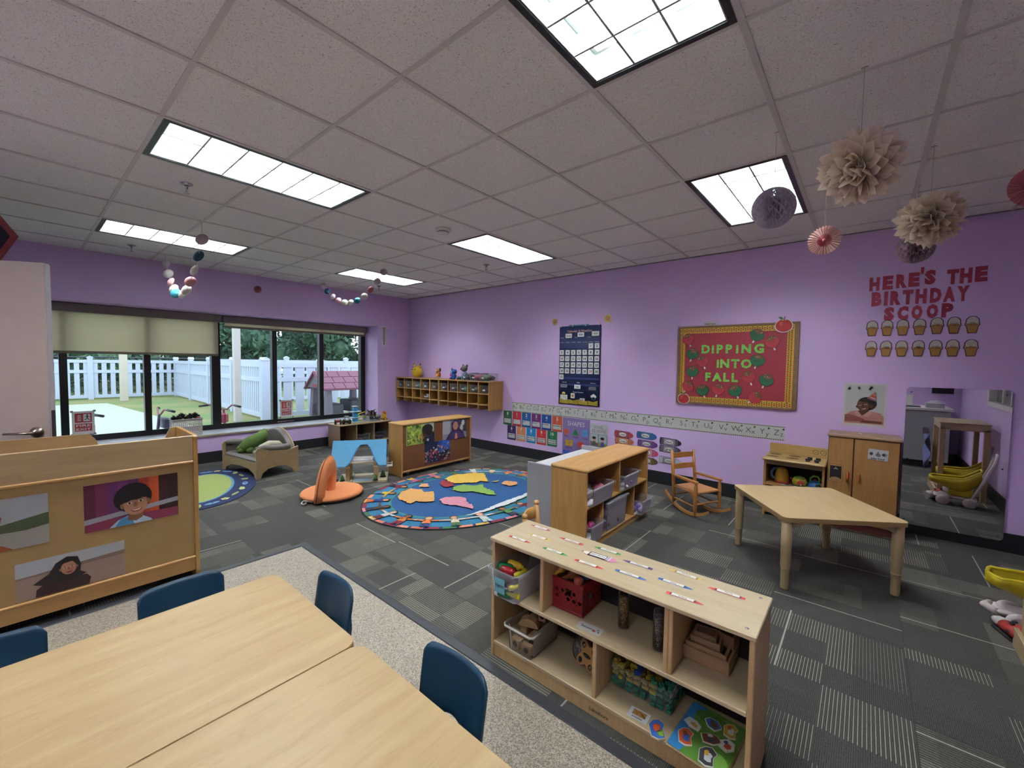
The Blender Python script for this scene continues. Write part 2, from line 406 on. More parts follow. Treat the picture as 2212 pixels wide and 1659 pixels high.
# ceiling: 2 ft lay-in tiles, light fixtures take two tiles each
FIX = [(-3, -1), (-7, -1), (-7, 3), (-3, 3), (1, -1), (1, 3), (1, -5), (-3, -5)]  # last pair is unseen, added behind the camera for extra room light
hole = {(i, j+k) for i, j in FIX for k in (0, 1)}
cl = MB().m(M_ceil); tb = MB().m(M_tbar)
for i in range(-10, 5):
    for j in range(-6, 7):
        if (i, j) in hole: continue
        x0, x1, y0, y1 = max(i*G, XL), min(i*G+G, XR), max(j*G, YF), min(j*G+G, YB)
        if x1-x0 < .02 or y1-y0 < .02: continue
        cl.box(x0, y0, HC+.004, x1, y1, HC+.02)
struct(cl, 'ceiling')
for i in range(-9, 5):
    x = i*G
    if XL < x < XR: tb.box(x-.0125, YF, HC-.002, x+.0125, YB, HC+.006)
for j in range(-5, 7):
    y = j*G
    if YF < y < YB: 
        cuts = sorted((f[0]*G, (f[0]+1)*G) for f in FIX if y == (f[1]+1)*G); x = XL
        for a, b in cuts: tb.box(x, y-.0105, HC-.001, a, y+.0105, HC+.0065); x = b
        tb.box(x, y-.0105, HC-.001, XR, y+.0105, HC+.0065)
struct(tb, 'trim_2')
tw = MB().m(cm('8b867f', .6))
tw.box(XL, YB-.022, HC-.003, XR, YB, HC+.003); tw.box(XR-.022, YF, HC-.003, XR, YB, HC+.003); struct(tw, 'trim_3')
# recessed parabolic fluorescent troffers
M_tube = mat_emit('lit_tube', 'f6faff', LAMP*5.2); M_refl = mat_emit('lit_reflector', 'f2f8fa', LAMP*.08)
M_louv = cm('9fa5a2', .3); M_blk = cm('17191d', .4)
def troffer():
    r = thing('ceiling_light', 'x', 'ceiling light')
    f = MB().m(M_blk); w_, l_ = G/2-.012, G-.012
    for (a, b, c, d) in ((-w_, -l_, -w_+.026, l_), (w_-.026, -l_, w_, l_), (-w_+.026, -l_, w_-.026, -l_+.026), (-w_+.026, l_-.026, w_-.026, l_)): f.box(a, b, -.004, c, d, .012)
    f.build('frame', r)
    h = MB().m(M_louv); h.box(-w_, -l_, .14, w_, l_, .15); 
    for a in (-w_, w_-.004): h.box(a, -l_, .012, a+.004, l_, .14)
    for b in (-l_, l_-.004): h.box(-w_, b, .012, w_, b+.004, .14)
    h.build('housing', r)
    MB().m(M_refl).box(-w_+.03, -l_+.03, .128, w_-.03, l_-.03, .132).build('reflector', r)
    for x in (-.17, 0, .17): MB().m(M_tube).cyl((x, -l_+.06, .105), (x, l_-.06, .105), .0127, n=10).build('tube', r)
    lv = MB().m(M_louv); a, b = w_-.026, l_-.026
    for k in range(1, 3):
        x = -a+2*a*k/3; lv.prism([(x-.0045, .002), (x+.0045, .002), (x+.011, .078), (x-.011, .078)], -b, b, 'y')
    for k in range(1, 6):
        y = -b+2*b*k/6; lv.prism([(y-.0045, .003), (y+.0045, .003), (y+.011, .077), (y-.011, .077)], -a, a, 'x')
    lv.box(-a, -b, .001, -a+.006, b, .09); lv.box(a-.006, -b, .001, a, b, .09); lv.box(-a, -b, .001, a, -b+.006, .09); lv.box(-a, b-.006, .001, a, b, .09)
    lv.build('louvre', r); return r
LL = ['long lit ceiling light left of centre, above the wooden divider', 'long ceiling light nearest the window wall on the left, over the garland', 'small far ceiling light near the window corner, behind the beaded garland',
      'ceiling light beside the smoke detector in the middle of the room', 'largest ceiling light, at the top edge of the picture', 'ceiling light behind the grey honeycomb ball', 'ceiling light behind the photographer over the tables', 'ceiling light behind the photographer, near the open door']
lt = troffer()
for k, (i, j) in enumerate(FIX):
    o = lt if k == 0 else dup(lt, (0, 0, 0))
    o.location = ((i+.5)*G, (j+1)*G, HC); o['label'] = LL[k]; o['group'] = 'recessed ceiling lights'
# smoke detector and sprinkler heads
t = thing('smoke_detector', 'round white smoke detector on the ceiling beside the middle light', 'smoke detector', (-1.48, 1.50, HC))
MB().m(M_white).lathe([(.075, 0), (.075, -.012), (.055, -.02)], 28).build('base', t)
MB().m(M_white).lathe([(.05, -.02), (.052, -.034), (.045, -.045), (.02, -.048), (0, -.048)], 28).build('dome', t)
MB().m(M_black).lathe([(.0535, -.026), (.0535, -.031)], 28, cap=False).build('vent', t)
def sprink():
    r = thing('sprinkler', 'x', 'sprinkler')
    MB().m(M_chrome).lathe([(.04, 0), (.038, -.006), (.02, -.008), (.02, -.012)], 20).build('escutcheon', r)
    b = MB().m(M_chrome); b.cyl((0, 0, -.01), (0, 0, -.035), .011, .008); b.tube([(-.01, 0, -.03), (-.018, 0, -.045), (-.006, 0, -.064), (0, 0, -.066)], .003, 6); b.tube([(.01, 0, -.03), (.018, 0, -.045), (.006, 0, -.064), (0, 0, -.066)], .003, 6); b.build('body', r)
    MB().m(M_chrome).lathe([(0, -.066), (.018, -.067), (.018, -.069), (0, -.07)], 14).build('deflector', r); return r
s0 = sprink()
for k, (x, y, l) in enumerate(((-2.16, -.307, 'ceiling sprinkler just below the long left light'), (-4.67, -.273, 'sprinkler under the light nearest the window wall'), (-2.13, 2.766, 'sprinkler just left of the light in the middle of the room'), (-4.6, 2.776, 'sprinkler hanging behind the beaded garland'))):
    o = s0 if k == 0 else dup(s0, (0, 0, 0)); o.location = (x, y, HC+.003); o['label'] = l; o['group'] = 'sprinkler heads'

# ---------------------------------------------------------------- windows
sl = MB().m(M_sill).box(XW+.05, WY0, WZ0-.02, XL+.012, WY1, WZ0, .004); sl.m(cm('b7ab93', .4)).box(XL+.008, WY0, WZ0-.024, XL+.022, WY1, WZ0+.001, .003); struct(sl, 'trim_4')
def window(name, y0, y1, muls, wide):
    f = MB().m(M_frame)
    f.box(XW-.05, y0, WZ0, XW+.05, y1, WZ0+.045); f.box(XW-.05, y0, WZ1-.05, XW+.05, y1, WZ1)
    f.box(XW-.05, y0, WZ0+.045, XW+.05, y0+wide[0], WZ1-.05); f.box(XW-.05, y1-wide[1], WZ0+.045, XW+.05, y1, WZ1-.05)
    for m_ in muls: f.box(XW-.05, m_-.035, WZ0+.045, XW+.05, m_+.035, WZ1-.05)
    f.box(XW+.02, y0, WZ0+.045, XW+.045, y1, WZ0+.075)
    o = struct(f, name); ys = [y0+wide[0]] + list(muls) + [y1-wide[1]]
    for i, (a, b) in enumerate(zip(ys, ys[1:])):
        MB().m(M_glass).box(XW-.003, a+(0.036 if i else 0), WZ0+.045, XW+.003, b-(.036 if i < len(muls) else 0), WZ1-.05).build('glass_pane', o)
    return o
window('window_1', WY0, .80, (-1.57, -.77, .012), (.05, .055)); window('window_2', .80, WY1, (1.617, 2.397), (.055, .09))
def shade(y0, y1, zb, lab):
    r = thing('roller_shade', lab, 'window shade', (XW+.06, y0, 0), group='roller shades')
    L_ = y1-y0
    v = MB().m(cm('8f877f', .6)); v.box(0, 0, 2.01, .10, L_, 2.115, .004); v.build('cassette', r)
    t_ = NT('shade_cloth', .9); t_.b.inputs['Base Color'].default_value = (*lin('d2ccb8'), 1)
    tl = t_.n('ShaderNodeBsdfTranslucent'); tl.inputs[0].default_value = (*lin('f0ead2'), 1); ms = t_.n('ShaderNodeMixShader'); ms.inputs[0].default_value = .55
    t_.l(t_.b.outputs[0], ms.inputs[1]); t_.l(tl.outputs[0], ms.inputs[2]); t_.l(ms.outputs[0], t_.out.inputs[0])
    MB().m(t_.m).box(.035, .03, zb+.03, .037, L_-.03, 2.03).build('cloth', r)
    MB().m(cm('8a8271', .6)).box(.028, .03, zb, .044, L_-.03, zb+.032, .003).build('bottom_bar', r)
    c = MB().m(M_black); c.tube([(.03, L_-.012 if y0 < 0 else .012, 2.03), (.03, L_-.012 if y0 < 0 else .012, 1.86)], .004, 5)
    c.build('bead_chain', r)
shade(WY0+.02, .85, 1.505, 'beige roller shade pulled halfway down over the left windows')
shade(.875, 3.24, 1.935, 'roller shade rolled almost fully up over the right windows')
def firesign(y, lab):
    r = thing('fire_exit_sign', lab, 'sign', (XW+.053, y, .64), group='fire exit signs on the windows')
    p = Flat('x'); p.backing(-.1, -.145, .1, .145, M_white, .003, .01); red = cm('c0343c', .5)
    p.rect(-.075, 0.005, .075, .12, red); p.rect(-.075, -.105, .075, -.01, red)
    p.rect(.0, .018, .062, .108, M_white)
    p.ell(.035, .095, .008, .008, M_black); p.poly([(.03, .088), (.042, .082), (.04, .06), (.03, .058)], M_black); 
    for q in ([(.03, .062), (.038, .058), (.05, .045), (.056, .03), (.05, .03), (.04, .045)], [(.03, .06), (.036, .055), (.024, .038), (.01, .035), (.01, .042), (.022, .046)], [(.04, .082), (.056, .075), (.058, .069), (.04, .073)], [(.03, .085), (.016, .078), (.018, .068), (.024, .075), (.034, .078)]): p.poly(q, M_black)
    for k in range(4): z = .09-k*.02; p.poly([(-.06, z-.01), (-.04, z), (-.03, z-.006), (-.012, z+.006), (-.03, z+.004), (-.042, z+.01)], M_white)
    p.text('FIRE', 0, -.033, .03, M_white, .13, .02); p.text('EXIT', 0, -.08, .03, M_white, .13, .02); p.build('sign_panel', r)
    q = MB().m(M_grey)
    for a in (-.1, .1):
        for b in (-.145, .145): q.box(-.002, a-.012, b-.012, .004, a+.012, b+.012)
    q.build('clip', r); r.rotation_euler.z = 0
firesign(-.615, 'red and white fire exit sign in the window beside the door'); firesign(1.79, 'red and white fire exit sign in the window above the small sofa')
p = Flat('x'); p.rect(-.14, -.012, .14, .012, cm('2a1a1c')); p.text('EMERGENCY EXIT', 0, 0, .016, cm('e8c8c8'), .26); solo(p, 'emergency_exit_decal', 'thin emergency exit decal on the black window frame under the sign', 'decal', (XW+.053, 1.78, .43))
# thermometer strip on the wall right of the window
r = thing('wall_thermometer', 'narrow white thermometer strip on the purple wall by the window', 'thermometer', (XL+.003, 3.38, 1.95))
p = Flat('x'); p.backing(-.04, -.19, .04, .19, M_white, .003, .01)
for k in range(13): p.rect(-.03, -.11+k*.021, -.012, -.102+k*.021, M_black); p.rect(.012, -.11+k*.021, .03, -.102+k*.021, M_black, 0)
p.rect(-.006, -.13, .006, .16, cm('3a3a40')); p.ell(0, -.15, .012, .02, M_black); p.build('scale', r)
for k, dy in enumerate((.02, .09)): solo(MB().m(M_white).cyl((0, 0, 0), (.01, 0, 0), .008), 'wall_anchor', ('left' if k == 0 else 'right')+' tiny white wall anchor below the thermometer', 'anchor', (XL+.001, 3.39+dy, 1.72), group='wall anchors')
# ---------------------------------------------------------------- open door leaf on the left
dd = Vector((.504, .746, 0)).normalized(); dang = math.atan2(dd.y, dd.x)
dr = bpy.data.objects.new('door_1', None); COL.objects.link(dr); dr.location = (-2.80, -1.735, 0); dr.rotation_euler.z = dang; dr['kind'] = 'structure'
cdoor = cm('b8a89c', .5); lf = MB().m(cdoor).box(0, -.022, .012, .895, .022, 2.035, .003); lf.m(cm('a8a2a4', .4)).box(.895, -.02, .012, .899, .02, 2.03); lf.build('door_leaf', dr)
MB().m(cm('3b3735', .35, .6)).box(.896, -.014, .93, .902, .014, 1.12).build('latch_plate', dr)
M_nickel = cm('8f8376', .28, 1.0)
h = MB().m(M_nickel); h.push(Matrix.Translation((.83, -.022, .985)) @ Matrix.Rotation(R(90), 4, 'X')); h.lathe([(.034, 0), (.034, .006), (.02, .014), (.012, .03)], 24); h.pop()
h.tube([(.83, -.05, .985), (.82, -.066, .985), (.79, -.07, .985), (.70, -.07, .983)], [.011, .012, .011, .009], 10, flat=.8); h.build('lever_handle', dr)
# dark diamond hanging sign at the top left
r = thing('hanging_diamond', 'dark diamond shaped hanging with a red border, at the left edge near the ceiling', 'hanging decoration', (-3.36, -1.29, 2.32))
r.rotation_euler.z = R(35)
p = Flat('y'); p.m(cm('8e3a34')).prism([(-.33, 0), (0, -.36), (.33, 0), (0, .36)], -.006, .006, 'y'); p.ly = 12; p.poly([(-.28, 0), (0, -.30), (.28, 0), (0, .30)], cm('15151c')); p.poly([(-.05, 0), (0, -.05), (.05, 0), (0, .05)], cm('5f6470')); p.build('panel', r)
MB().m(M_white).tube([(0, 0, .35), (0, 0, .386)], .0015, 5).build('string', r)
# white-framed window in the right wall, seen in the mirror
f = MB().m(M_white)
f.box(RX-.02, 1.58, 1.04, RX+.10, 3.14, 1.09); f.box(RX-.02, 1.58, 1.85, RX+.10, 3.14, 1.92); f.box(RX-.02, 1.58, 1.09, RX+.1, 1.66, 1.85); f.box(RX-.02, 3.06, 1.09, RX+.1, 3.14, 1.85)
for y in (2.0, 2.36, 2.7): f.box(RX+.03, y-.025, 1.09, RX+.07, y+.025, 1.85)
o = struct(f, 'window_3'); MB().m(cm('8f9394', .25)).box(RX+.045, 1.66, 1.09, RX+.05, 3.06, 1.85).build('glass_pane', o)

# ================================================================ OUTSIDE
t_ = NT('lawn', .9); v = t_.coord(); f1 = t_.noise(v, .8, 4, .6); f2 = t_.noise(v, 30, 3, .7)
cg = t_.mix(t_.ramp(f1, [(.4, (0, 0, 0)), (.6, (1, 1, 1))]), '6f8a52', '94925f'); t_.base(t_.mix(t_.math('MULTIPLY', f2, .5), cg, '55683c')); t_.bump(f2, .6, .03)
tag(MB().m(t_.m).box(-60, -40, -.25, -6.03, 45, -.02).build('lawn'), kind='structure')
tag(MB().m(cm('b3bfae', .85, var=.05, scale=3)).prism([(-17.2, -12), (-6.03, -12), (-6.03, 4.5), (-8.3, 4.5), (-9.6, 1.35), (-17.2, .72)], -.1, -.01).build('patio'), kind='structure')
M_vf = cm('c6d3e6', .5)
def fence(P0, P1, h, lab, pw=.13, gap=.07, posts=2.2, name='picket_fence'):
    P0, P1 = Vector((*P0, 0)), Vector((*P1, 0)); L_ = (P1-P0).length; a = math.atan2(P1.y-P0.y, P1.x-P0.x)
    r = thing(name, lab, 'fence', (P0.x, P0.y, -.02), a, 'white vinyl fences outside')
    rl = MB().m(M_vf)
    for z in (.05, h*.66, h-.12): rl.box(0, -.04, z, L_, .04, z+.11)
    rl.build('rails', r); k = 0; x = .1; pk = MB().m(M_vf); 
    while x+pw < L_: pk.box(x, -.022, .1, x+pw, .022, h-.05); x += pw+gap
    tag(pk.build('pickets', r), kind='stuff')
    n = max(1, round(L_/posts))
    for i in range(n+1):
        q = L_*i/n; b = MB().m(M_vf).box(q-.07, -.07, 0, q+.07, .07, h+.05); b.prism([(q-.09, h+.05), (q+.09, h+.05), (q+.07, h+.09), (q, h+.13), (q-.07, h+.09)], -.08, .08, 'y'); b.build('post', r)
fence((-19.4, -14), (-19.4, 2.95), 1.42, 'far white picket fence behind the lawn and patio', .13, .10, 2.4)
fence((-19.4, 2.95), (-9.75, 2.80), 1.42, 'white picket fence running from the far corner toward the window', .09, .05, 2.4)
fence((-9.75, 2.85), (-9.5, 9.5), 1.42, 'near white fence with wide pickets behind the toy playhouse', .2, .1, 1.35)
fence((-14.5, 2.95), (-14, 14), 1.5, 'second white fence behind the near one', .13, .07, 2.2)
# chain link behind the far fence
cl = MB().m(cm('4a4c55', .5, .4)); n = 110
for k in range(n):
    y = -14+k*.2
    cl.tube([(0, y, .0), (0, y+1.4, 1.5)], .012, 3, cap=False); cl.tube([(0, y, 1.5), (0, y+1.4, 0)], .012, 3, cap=False)
cl.tube([(0, -14, 1.5), (0, 9.4, 1.5)], .03, 6); solo(cl, 'chain_link_fence', 'grey chain link fence behind the far white pickets', 'fence', (-20.2, 0, -.02))
for x, y, w_, lab, hh in ((-9.75, 2.22, .07, 'tall white porch column outside the middle window', 3.4), (-17.9, 1.22, .10, 'cream square column by the far fence', 4.6)):
    solo(MB().m(cm('c3c0bb', .5) if w_ < .09 else cm('cfc8b8', .6)).box(-w_, -w_, 0, w_, w_, hh, .01), 'porch_column', lab, 'column', (x, y, -.02), group='porch columns')
# trees
def leafmat(a, b):
    t = NT('foliage', .75); v = t.coord(); f = t.noise(v, 1.1, 5, .7); t.base(t.ramp(f, [(.32, a), (.68, b)])); return t.m
LM = [leafmat('33503f', '6b8f74'), leafmat('3d6150', '84ab86'), leafmat('2d483d', '5c8468')]
M_bark = cm('4c4034', .9)
def tree(seed, h, rad, mat):
    rnd = random.Random(seed); r = thing('tree', 'x', 'tree')
    MB().m(M_bark).tube([(0, 0, 0), (.1, 0, h*.4), (0, .1, h*.8)], [.18, .13, .05], 8).build('trunk', r)
    c = MB().m(mat); blobs = []
    for k in range(34):
        z = h*(.1+.85*rnd.random()); rr = rad*(1.05-.6*abs(z/h-.4)); a = rnd.random()*2*PI; q = rr*math.sqrt(rnd.random()); s = rad*(.22+.18*rnd.random()); ph = rnd.random()*9
        blobs.append((q*math.cos(a), q*math.sin(a), z, s))
        c.ball((q*math.cos(a), q*math.sin(a), z), s*.66, 9, 6, lambda th, p: 1+.18*math.sin(5*p+ph)*math.sin(4*th+ph))
    for k in range(5200):
        bx_, by_, bz_, s = blobs[rnd.randrange(len(blobs))]; th = math.acos(2*rnd.random()-1); p = rnd.random()*2*PI; rr = s*(.85+.35*rnd.random())
        o = Vector((bx_+rr*math.sin(th)*math.cos(p), by_+rr*math.sin(th)*math.sin(p), bz_+rr*math.cos(th))); l = .12+.12*rnd.random()
        u = Vector((rnd.uniform(-1, 1), rnd.uniform(-1, 1), rnd.uniform(-1, 1))).normalized()*l; w = Vector((rnd.uniform(-1, 1), rnd.uniform(-1, 1), rnd.uniform(-.6, .6))).normalized()*l*.5
        c.add([o-u, o+w, o+u, o-w], [(0, 1, 2, 3)])
    c.build('crown', r); return r
protos = [tree(1, 7.5, 2.4, LM[0]), tree(2, 6.8, 2.2, LM[1]), tree(3, 8.2, 2.6, LM[2])]
spots = [(-24.5, -4.2), (-24.3, 1.0), (-24.5, 6.2), (-24.2, 11.4), (-24.5, 16.6), (-29.8, -1.6), (-29.6, 3.6), (-29.8, 8.8), (-29.6, 14.0), (-29.8, 19.2), (-18.9, 14.6), (-18.6, 19.8), (-35, 1), (-35, 6.2), (-35, 11.4), (-35, 16.6)]
TL = ['dense dark green tree', 'light green bushy tree', 'tall deep green tree']
TP = ['seen through the leftmost pane', 'behind the white column', 'behind the middle window post', 'seen above the playhouse roof', 'at the right edge of the windows']+['in the second row, %s' % q for q in ('far left', 'left of centre', 'in the centre', 'right of centre', 'far right')]+['nearest the house behind the near fence', 'behind the near fence, partly hidden']+['in the last row, %s' % q for q in ('far left', 'left', 'right', 'far right')]
for k, (x, y) in enumerate(spots):
    p0 = protos[k % 3]; o = p0 if k < 3 else dup(p0, (0, 0, 0)); o.location = (x, y, -.02); o.rotation_euler.z = k*1.7; o['label'] = TL[k % 3]+' beyond the fences, '+TP[k]; o['group'] = 'trees beyond the fence'
# toy playhouse
r = thing('toy_playhouse', 'plastic playhouse with mauve shingle roof and grey posts outside the window', 'playhouse', (-8.60, 4.20, -.02), R(90))
M_roof = cm('7d4a5e', .5); M_pg = cm('6a6470', .6)
for x in (-.52, .52):
    for y in (-.36, .36): MB().m(M_pg).prism([(x-.10, 0), (x+.10, 0), (x+.055, .8), (x-.055, .8)], y-.07, y+.07, 'y').build('post', r)
for s in (-1, 1):
    rf = MB().m(M_roof); rf.push(Matrix.Translation((0, 0, 1.23)) @ Matrix.Rotation(R(-40*s), 4, 'X'))
    rf.box(-.72, 0 if s > 0 else -.68, -.03, .72, .68 if s > 0 else 0, .0)
    for row in range(3):
        for c in range(5):
            x = -.70+c*.285+(.07 if row % 2 else 0); y0 = .03+row*.215; y = y0 if s > 0 else -y0-.20
            rf.box(x, y, 0, min(x+.27, .71), y+.20, .016, .004)
    rf.pop(); rf.build('roof', r)
g_ = MB().m(M_pg)
for x in (-.66, .60): g_.prism([(-.5, .82), (.5, .82), (.0, 1.21)], x, x+.06, 'x')
g_.build('gable', r); MB().m(cm('8a2e35', .4)).box(-.67, -.12, .84, -.58, .12, .9).build('gable_window', r)
b = MB().m(cm('2f2d3c', .5)); b.box(-.55, -.32, .15, -.1, .32, .42, .02); b.box(.1, -.3, .2, .6, .3, .5, .03); b.build('counter', r)
MB().m(cm('5f7fae', .4)).lathe([(.13, .44), (.1, .42), (0, .415)], 16, (-.33, 0, 0)).build('sink', r)
# trikes parked outside under the windows
def trike(lab, x, y, rz, col='9b3145'):
    r = thing('tricycle', lab, 'tricycle', (x, y, -.01), rz, 'tricycles parked outside'); red = cm(col, .35)
    MB().m(red).tube([(0, 0, .62), (0, .02, .4), (0, .06, .16)], .02, 8).build('fork', r)
    w = MB().m(M_black)
    hb = MB().m(cm('8c4a55', .35)); hb.tube([(-.26, -.06, .68), (-.16, -.02, .7), (-.06, 0, .62), (.06, 0, .62), (.16, -.02, .7), (.26, -.06, .68)], .013, 7); hb.build('handlebar', r)
    for s in (-1, 1): MB().m(M_black).cyl((s*.22, -.045, .695), (s*.35, -.09, .675), .018).build('grip', r)
    for (wx, wy, rr) in ((0, .06, .15), (-.2, -.55, .1), (.2, -.55, .1)):
        t = MB().m(M_black); t.push(Matrix.Translation((wx, wy, rr)) @ Matrix.Rotation(R(90), 4, 'Y')); t.lathe([(rr*.5, -.02), (rr, -.02), (rr, .02), (rr*.5, .02)], 20); t.pop(); t.build('wheel', r)
    MB().m(red).tube([(0, 0, .35), (0, -.25, .25), (0, -.55, .2)], .02, 8).build('frame', r)
    MB().m(red).box(-.1, -.42, .3, .1, -.2, .34, .015).build('seat', r); MB().m(red).box(-.11, -.12, .40, .11, -.02, .56, .02).build('front_plate', r)
trike('red tricycle outside behind the middle window', -6.72, 1.12, R(40)); trike('tricycle whose grip shows behind the fire exit sign', -6.55, -.60, R(200), '59474f'); trike('tricycle whose handlebar shows behind the white basket', -6.6, .25, R(185), '46485a')
tag(MB().m(cm('57a7d8', .4)).box(-.3, -.2, 0, .3, .2, .25, .03).build('toy_bin', loc=(-18.6, -1.35, -.02)), 'bright blue plastic toy by the far white fence', 'toy')
# ================================================================ FURNITURE
def panel_part(name, parent, mat, *b, bev=.003):
    return MB().m(mat).box(*b, bev).build(name, parent)
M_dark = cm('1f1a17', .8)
# ---------- low open shelf in the foreground (name tags on its top)
CW, CD, CH, CX, CY = 1.145, .295, .60, .24, .36
cub = thing('toy_shelf', 'low birch toy shelf covered with crayon name tags in the foreground', 'shelf', (CX, CY, 0))
th = .018; mp = MW['ply']; mz = wood('ply_upright', 'c39c66', 'd8b683', 2, .45)
for x in (0, CW-th): panel_part('side_panel', cub, mz, x, .004, 0, x+th, CD, CH-th)
MB().m(mp).box(-.004, -.006, CH-th, CW+.004, CD+.004, CH, .003).build('top', cub)
panel_part('shelf', cub, mp, th, .006, .316, CW-th, CD-.01, .334); panel_part('shelf', cub, mp, th, .006, .062, CW-th, CD-.01, .08)
for x in (.292, .852): panel_part('divider', cub, mz, x, .008, .334, x+th, CD-.01, CH-th)
panel_part('divider', cub, mz, .870, .008, .334, .870+th*.8, CD-.01, CH-th); panel_part('divider', cub, mz, .565, .008, .08, .583, CD-.01, .316)
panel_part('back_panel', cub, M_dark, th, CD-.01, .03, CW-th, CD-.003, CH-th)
MB().m(mz).box(th, .01, 0, CW-th, .026, .062, .002).build('plinth', cub)
p = Flat('y'); p.text('Lakeshore', .60, .03, .016, M_black, .085, .01); q = p.build('maker_lettering', cub); q.location = (0, .0095, 0)
for x in (.03, CW-.03):
    for y in (.03, CD-.03): 
        if x > .5: MB().m(M_chrome).lathe([(.006, CH+.0002), (.004, CH+.0012), (0, CH+.0008)], 12, (x, y, 0)).build('screw', cub)
# name tags
TAGS = [('Lou', .415, .612, .284, .610, 'c65a80', 'pink'), ('August', .362, .507, .493, .514, 'd9b23c', 'yellow'), ('Maisy', .301, .425, .436, .427, 'd23d35', 'red'), ('Leah', .627, .579, .492, .577, 'd63e36', 'red'),
 ('Caleb', .504, .430, .640, .434, '4f9a46', 'green'), ('Carly', .807, .604, .673, .601, '4f9a4c', 'green'), ('Simon', .679, .427, .817, .431, 'd23a34', 'red'), ('Violet', .969, .568, .835, .564, '4c2a6d', 'purple'),
 ('Wina', .853, .461, .989, .465, '3f6fb8', 'blue'), ('Atlas', 1.014, .513, 1.151, .514, '3a6cb9', 'blue'), ('Wesley', 1.149, .612, 1.016, .617, 'dcb650', 'yellow'), ('Solana', 1.076, .432, 1.211, .435, 'd6403a', 'red'), ('Finley', 1.313, .577, 1.181, .576, 'd33c38', 'red')]
for nm, xe, ye, xt, yt, colr, cn in TAGS:
    a = math.atan2(yt-ye, xt-xe); L_ = math.hypot(xt-xe, yt-ye); c = cm(colr, .4); p = Flat('z'); p.step = .0003; hw = .0095
    p.poly([(0, -hw-.002), (L_*.8, -hw-.002), (L_+.002, 0), (L_*.8, hw+.002), (0, hw+.002)], cm('d9cdb8', .3))
    p.rect(0, -hw, L_*.80, hw, c); p.poly([(L_*.8, -hw), (L_*.98, -.0015), (L_*.98, .0015), (L_*.8, hw)], c, 0)
    for q in (.10, .125, .74, .765): p.rect(L_*q, -hw, L_*(q+.013), hw, M_black)
    p.rect(L_*.145, -hw*.85, L_*.73, hw*.85, M_white); p.text(nm, L_*.44, 0, .0085, M_black, None, .01)
    solo(p, 'name_tag', f'{cn} crayon name tag reading {nm} on the low birch shelf top', 'name tag', (xe, ye, CH+.0005), a, 'crayon name tags')
p = Flat('z'); p.step = .0003
p.poly([(0, -.021), (.13, -.021), (.155, -.021), (.168, -.012), (.17, 0), (.168, .012), (.155, .021), (.13, .021), (.04, .021), (0, 0)][0:0] or [(.04, -.021), (.15, -.021), (.166, -.012), (.171, 0), (.166, .012), (.15, .021), (.04, .021), (0, 0)], cm('d98aa8'))
p.poly([(.002, 0), (.04, -.019), (.04, .019)], cm('efe6d8')); p.poly([(.002, 0), (.012, -.005), (.012, .005)], M_black); p.rect(.04, -.02, .125, .02, cm('40382f'))
for k in range(16): p.rect(.041+k*.0053, -.0195, .046+k*.0053, -.013, cm(('5a8f45', '9a4f35', '6f4a8a', 'b58a3a')[k % 4]), 0)
p.rect(.125, -.02, .144, .02, cm('c9c3cb')); p.rect(.131, -.02, .134, .02, cm('8b6ba0')); p.rect(.047, -.0135, .122, .014, M_white); p.text('WATER CUPS', .0845, 0, .010, M_black, .066, .02, rot=PI)
o = solo(p, 'pencil_label', 'large pencil-shaped WATER CUPS label among the name tags', 'label', (.655, .522, CH+.0005), R(3)); 
o.location = (.653, .521, CH+.0005); o.rotation_euler.z = R(3)
p = Flat('z'); p.step = .0003; p.rect(0, 0, .11, .052, cm('cfccc9', .3)); p.text('Sensory', .046, .026, .014, M_black, .062, .02); p.ell(.078, .018, .007, .007, cm('b8455a')); p.ell(.092, .03, .007, .006, cm('8a9a9a')); p.ell(.098, .018, .004, .004, M_black)
solo(p, 'shelf_label', 'white Sensory label taped to the middle shelf edge', 'label', (.712, .385, .3345), R(3), 'shelf labels')
p = Flat('z'); p.step = .0003; p.rect(0, 0, .078, .056, cm('dbe0e2', .3)); p.rect(.014, .02, .066, .048, cm('b5813f'))
for k in range(26): p.ell(.016+(k*7 % 11)*.0047, .023+(k*5 % 7)*.0036, .0025, .002, cm(('6b4420', 'd9a860', '3c2a18')[k % 3]), 0 if k % 3 else 1)
p.text('puzzles', .04, .009, .009, M_black, .04, .02); solo(p, 'shelf_label', 'small white puzzles label on the bottom shelf of the birch unit', 'label', (.953, .383, .0805), R(2), 'shelf labels')
# ---------- plastic bins
def bin_(name, lab, cat, loc, w, d, h, mat, rz=0, group=None, wall=.003, rim=.012, taper=.012):
    r = thing(name, lab, cat, loc, rz, group)
    def ring(z, k): return rrect(k, k, w-k, d-k, .018, 4)
    b = MB().m(mat); A = ring(0, taper); Bq = ring(h, 0); C_ = ring(h, wall); D = ring(wall, taper+wall); n = len(A)
    vs = [(x, y, z) for L_, z in ((A, 0), (Bq, h), (C_, h), (D, wall)) for x, y in L_]
    b.add(vs, [tuple(range(n))[::-1], tuple(range(3*n, 4*n))]+[(i+q*n, (i+1) % n+q*n, (i+1) % n+(q+1)*n, i+(q+1)*n) for q in range(3) for i in range(n)], False); b.build('tub', r)
    rm = MB().m(mat); O = rrect(-rim, -rim, w+rim, d+rim, .028, 5); I = rrect(.001, .001, w-.001, d-.001, .018, 5); n = len(O)
    rm.add([(x, y, h-.008) for x, y in O]+[(x, y, h+.002) for x, y in O]+[(x, y, h+.002) for x, y in I]+[(x, y, h-.002) for x, y in I], [(i+q*n, (i+1) % n+q*n, (i+1) % n+(q+1)*n, i+(q+1)*n) for q in range(3) for i in range(n)]); rm.build('rim', r)
    return r
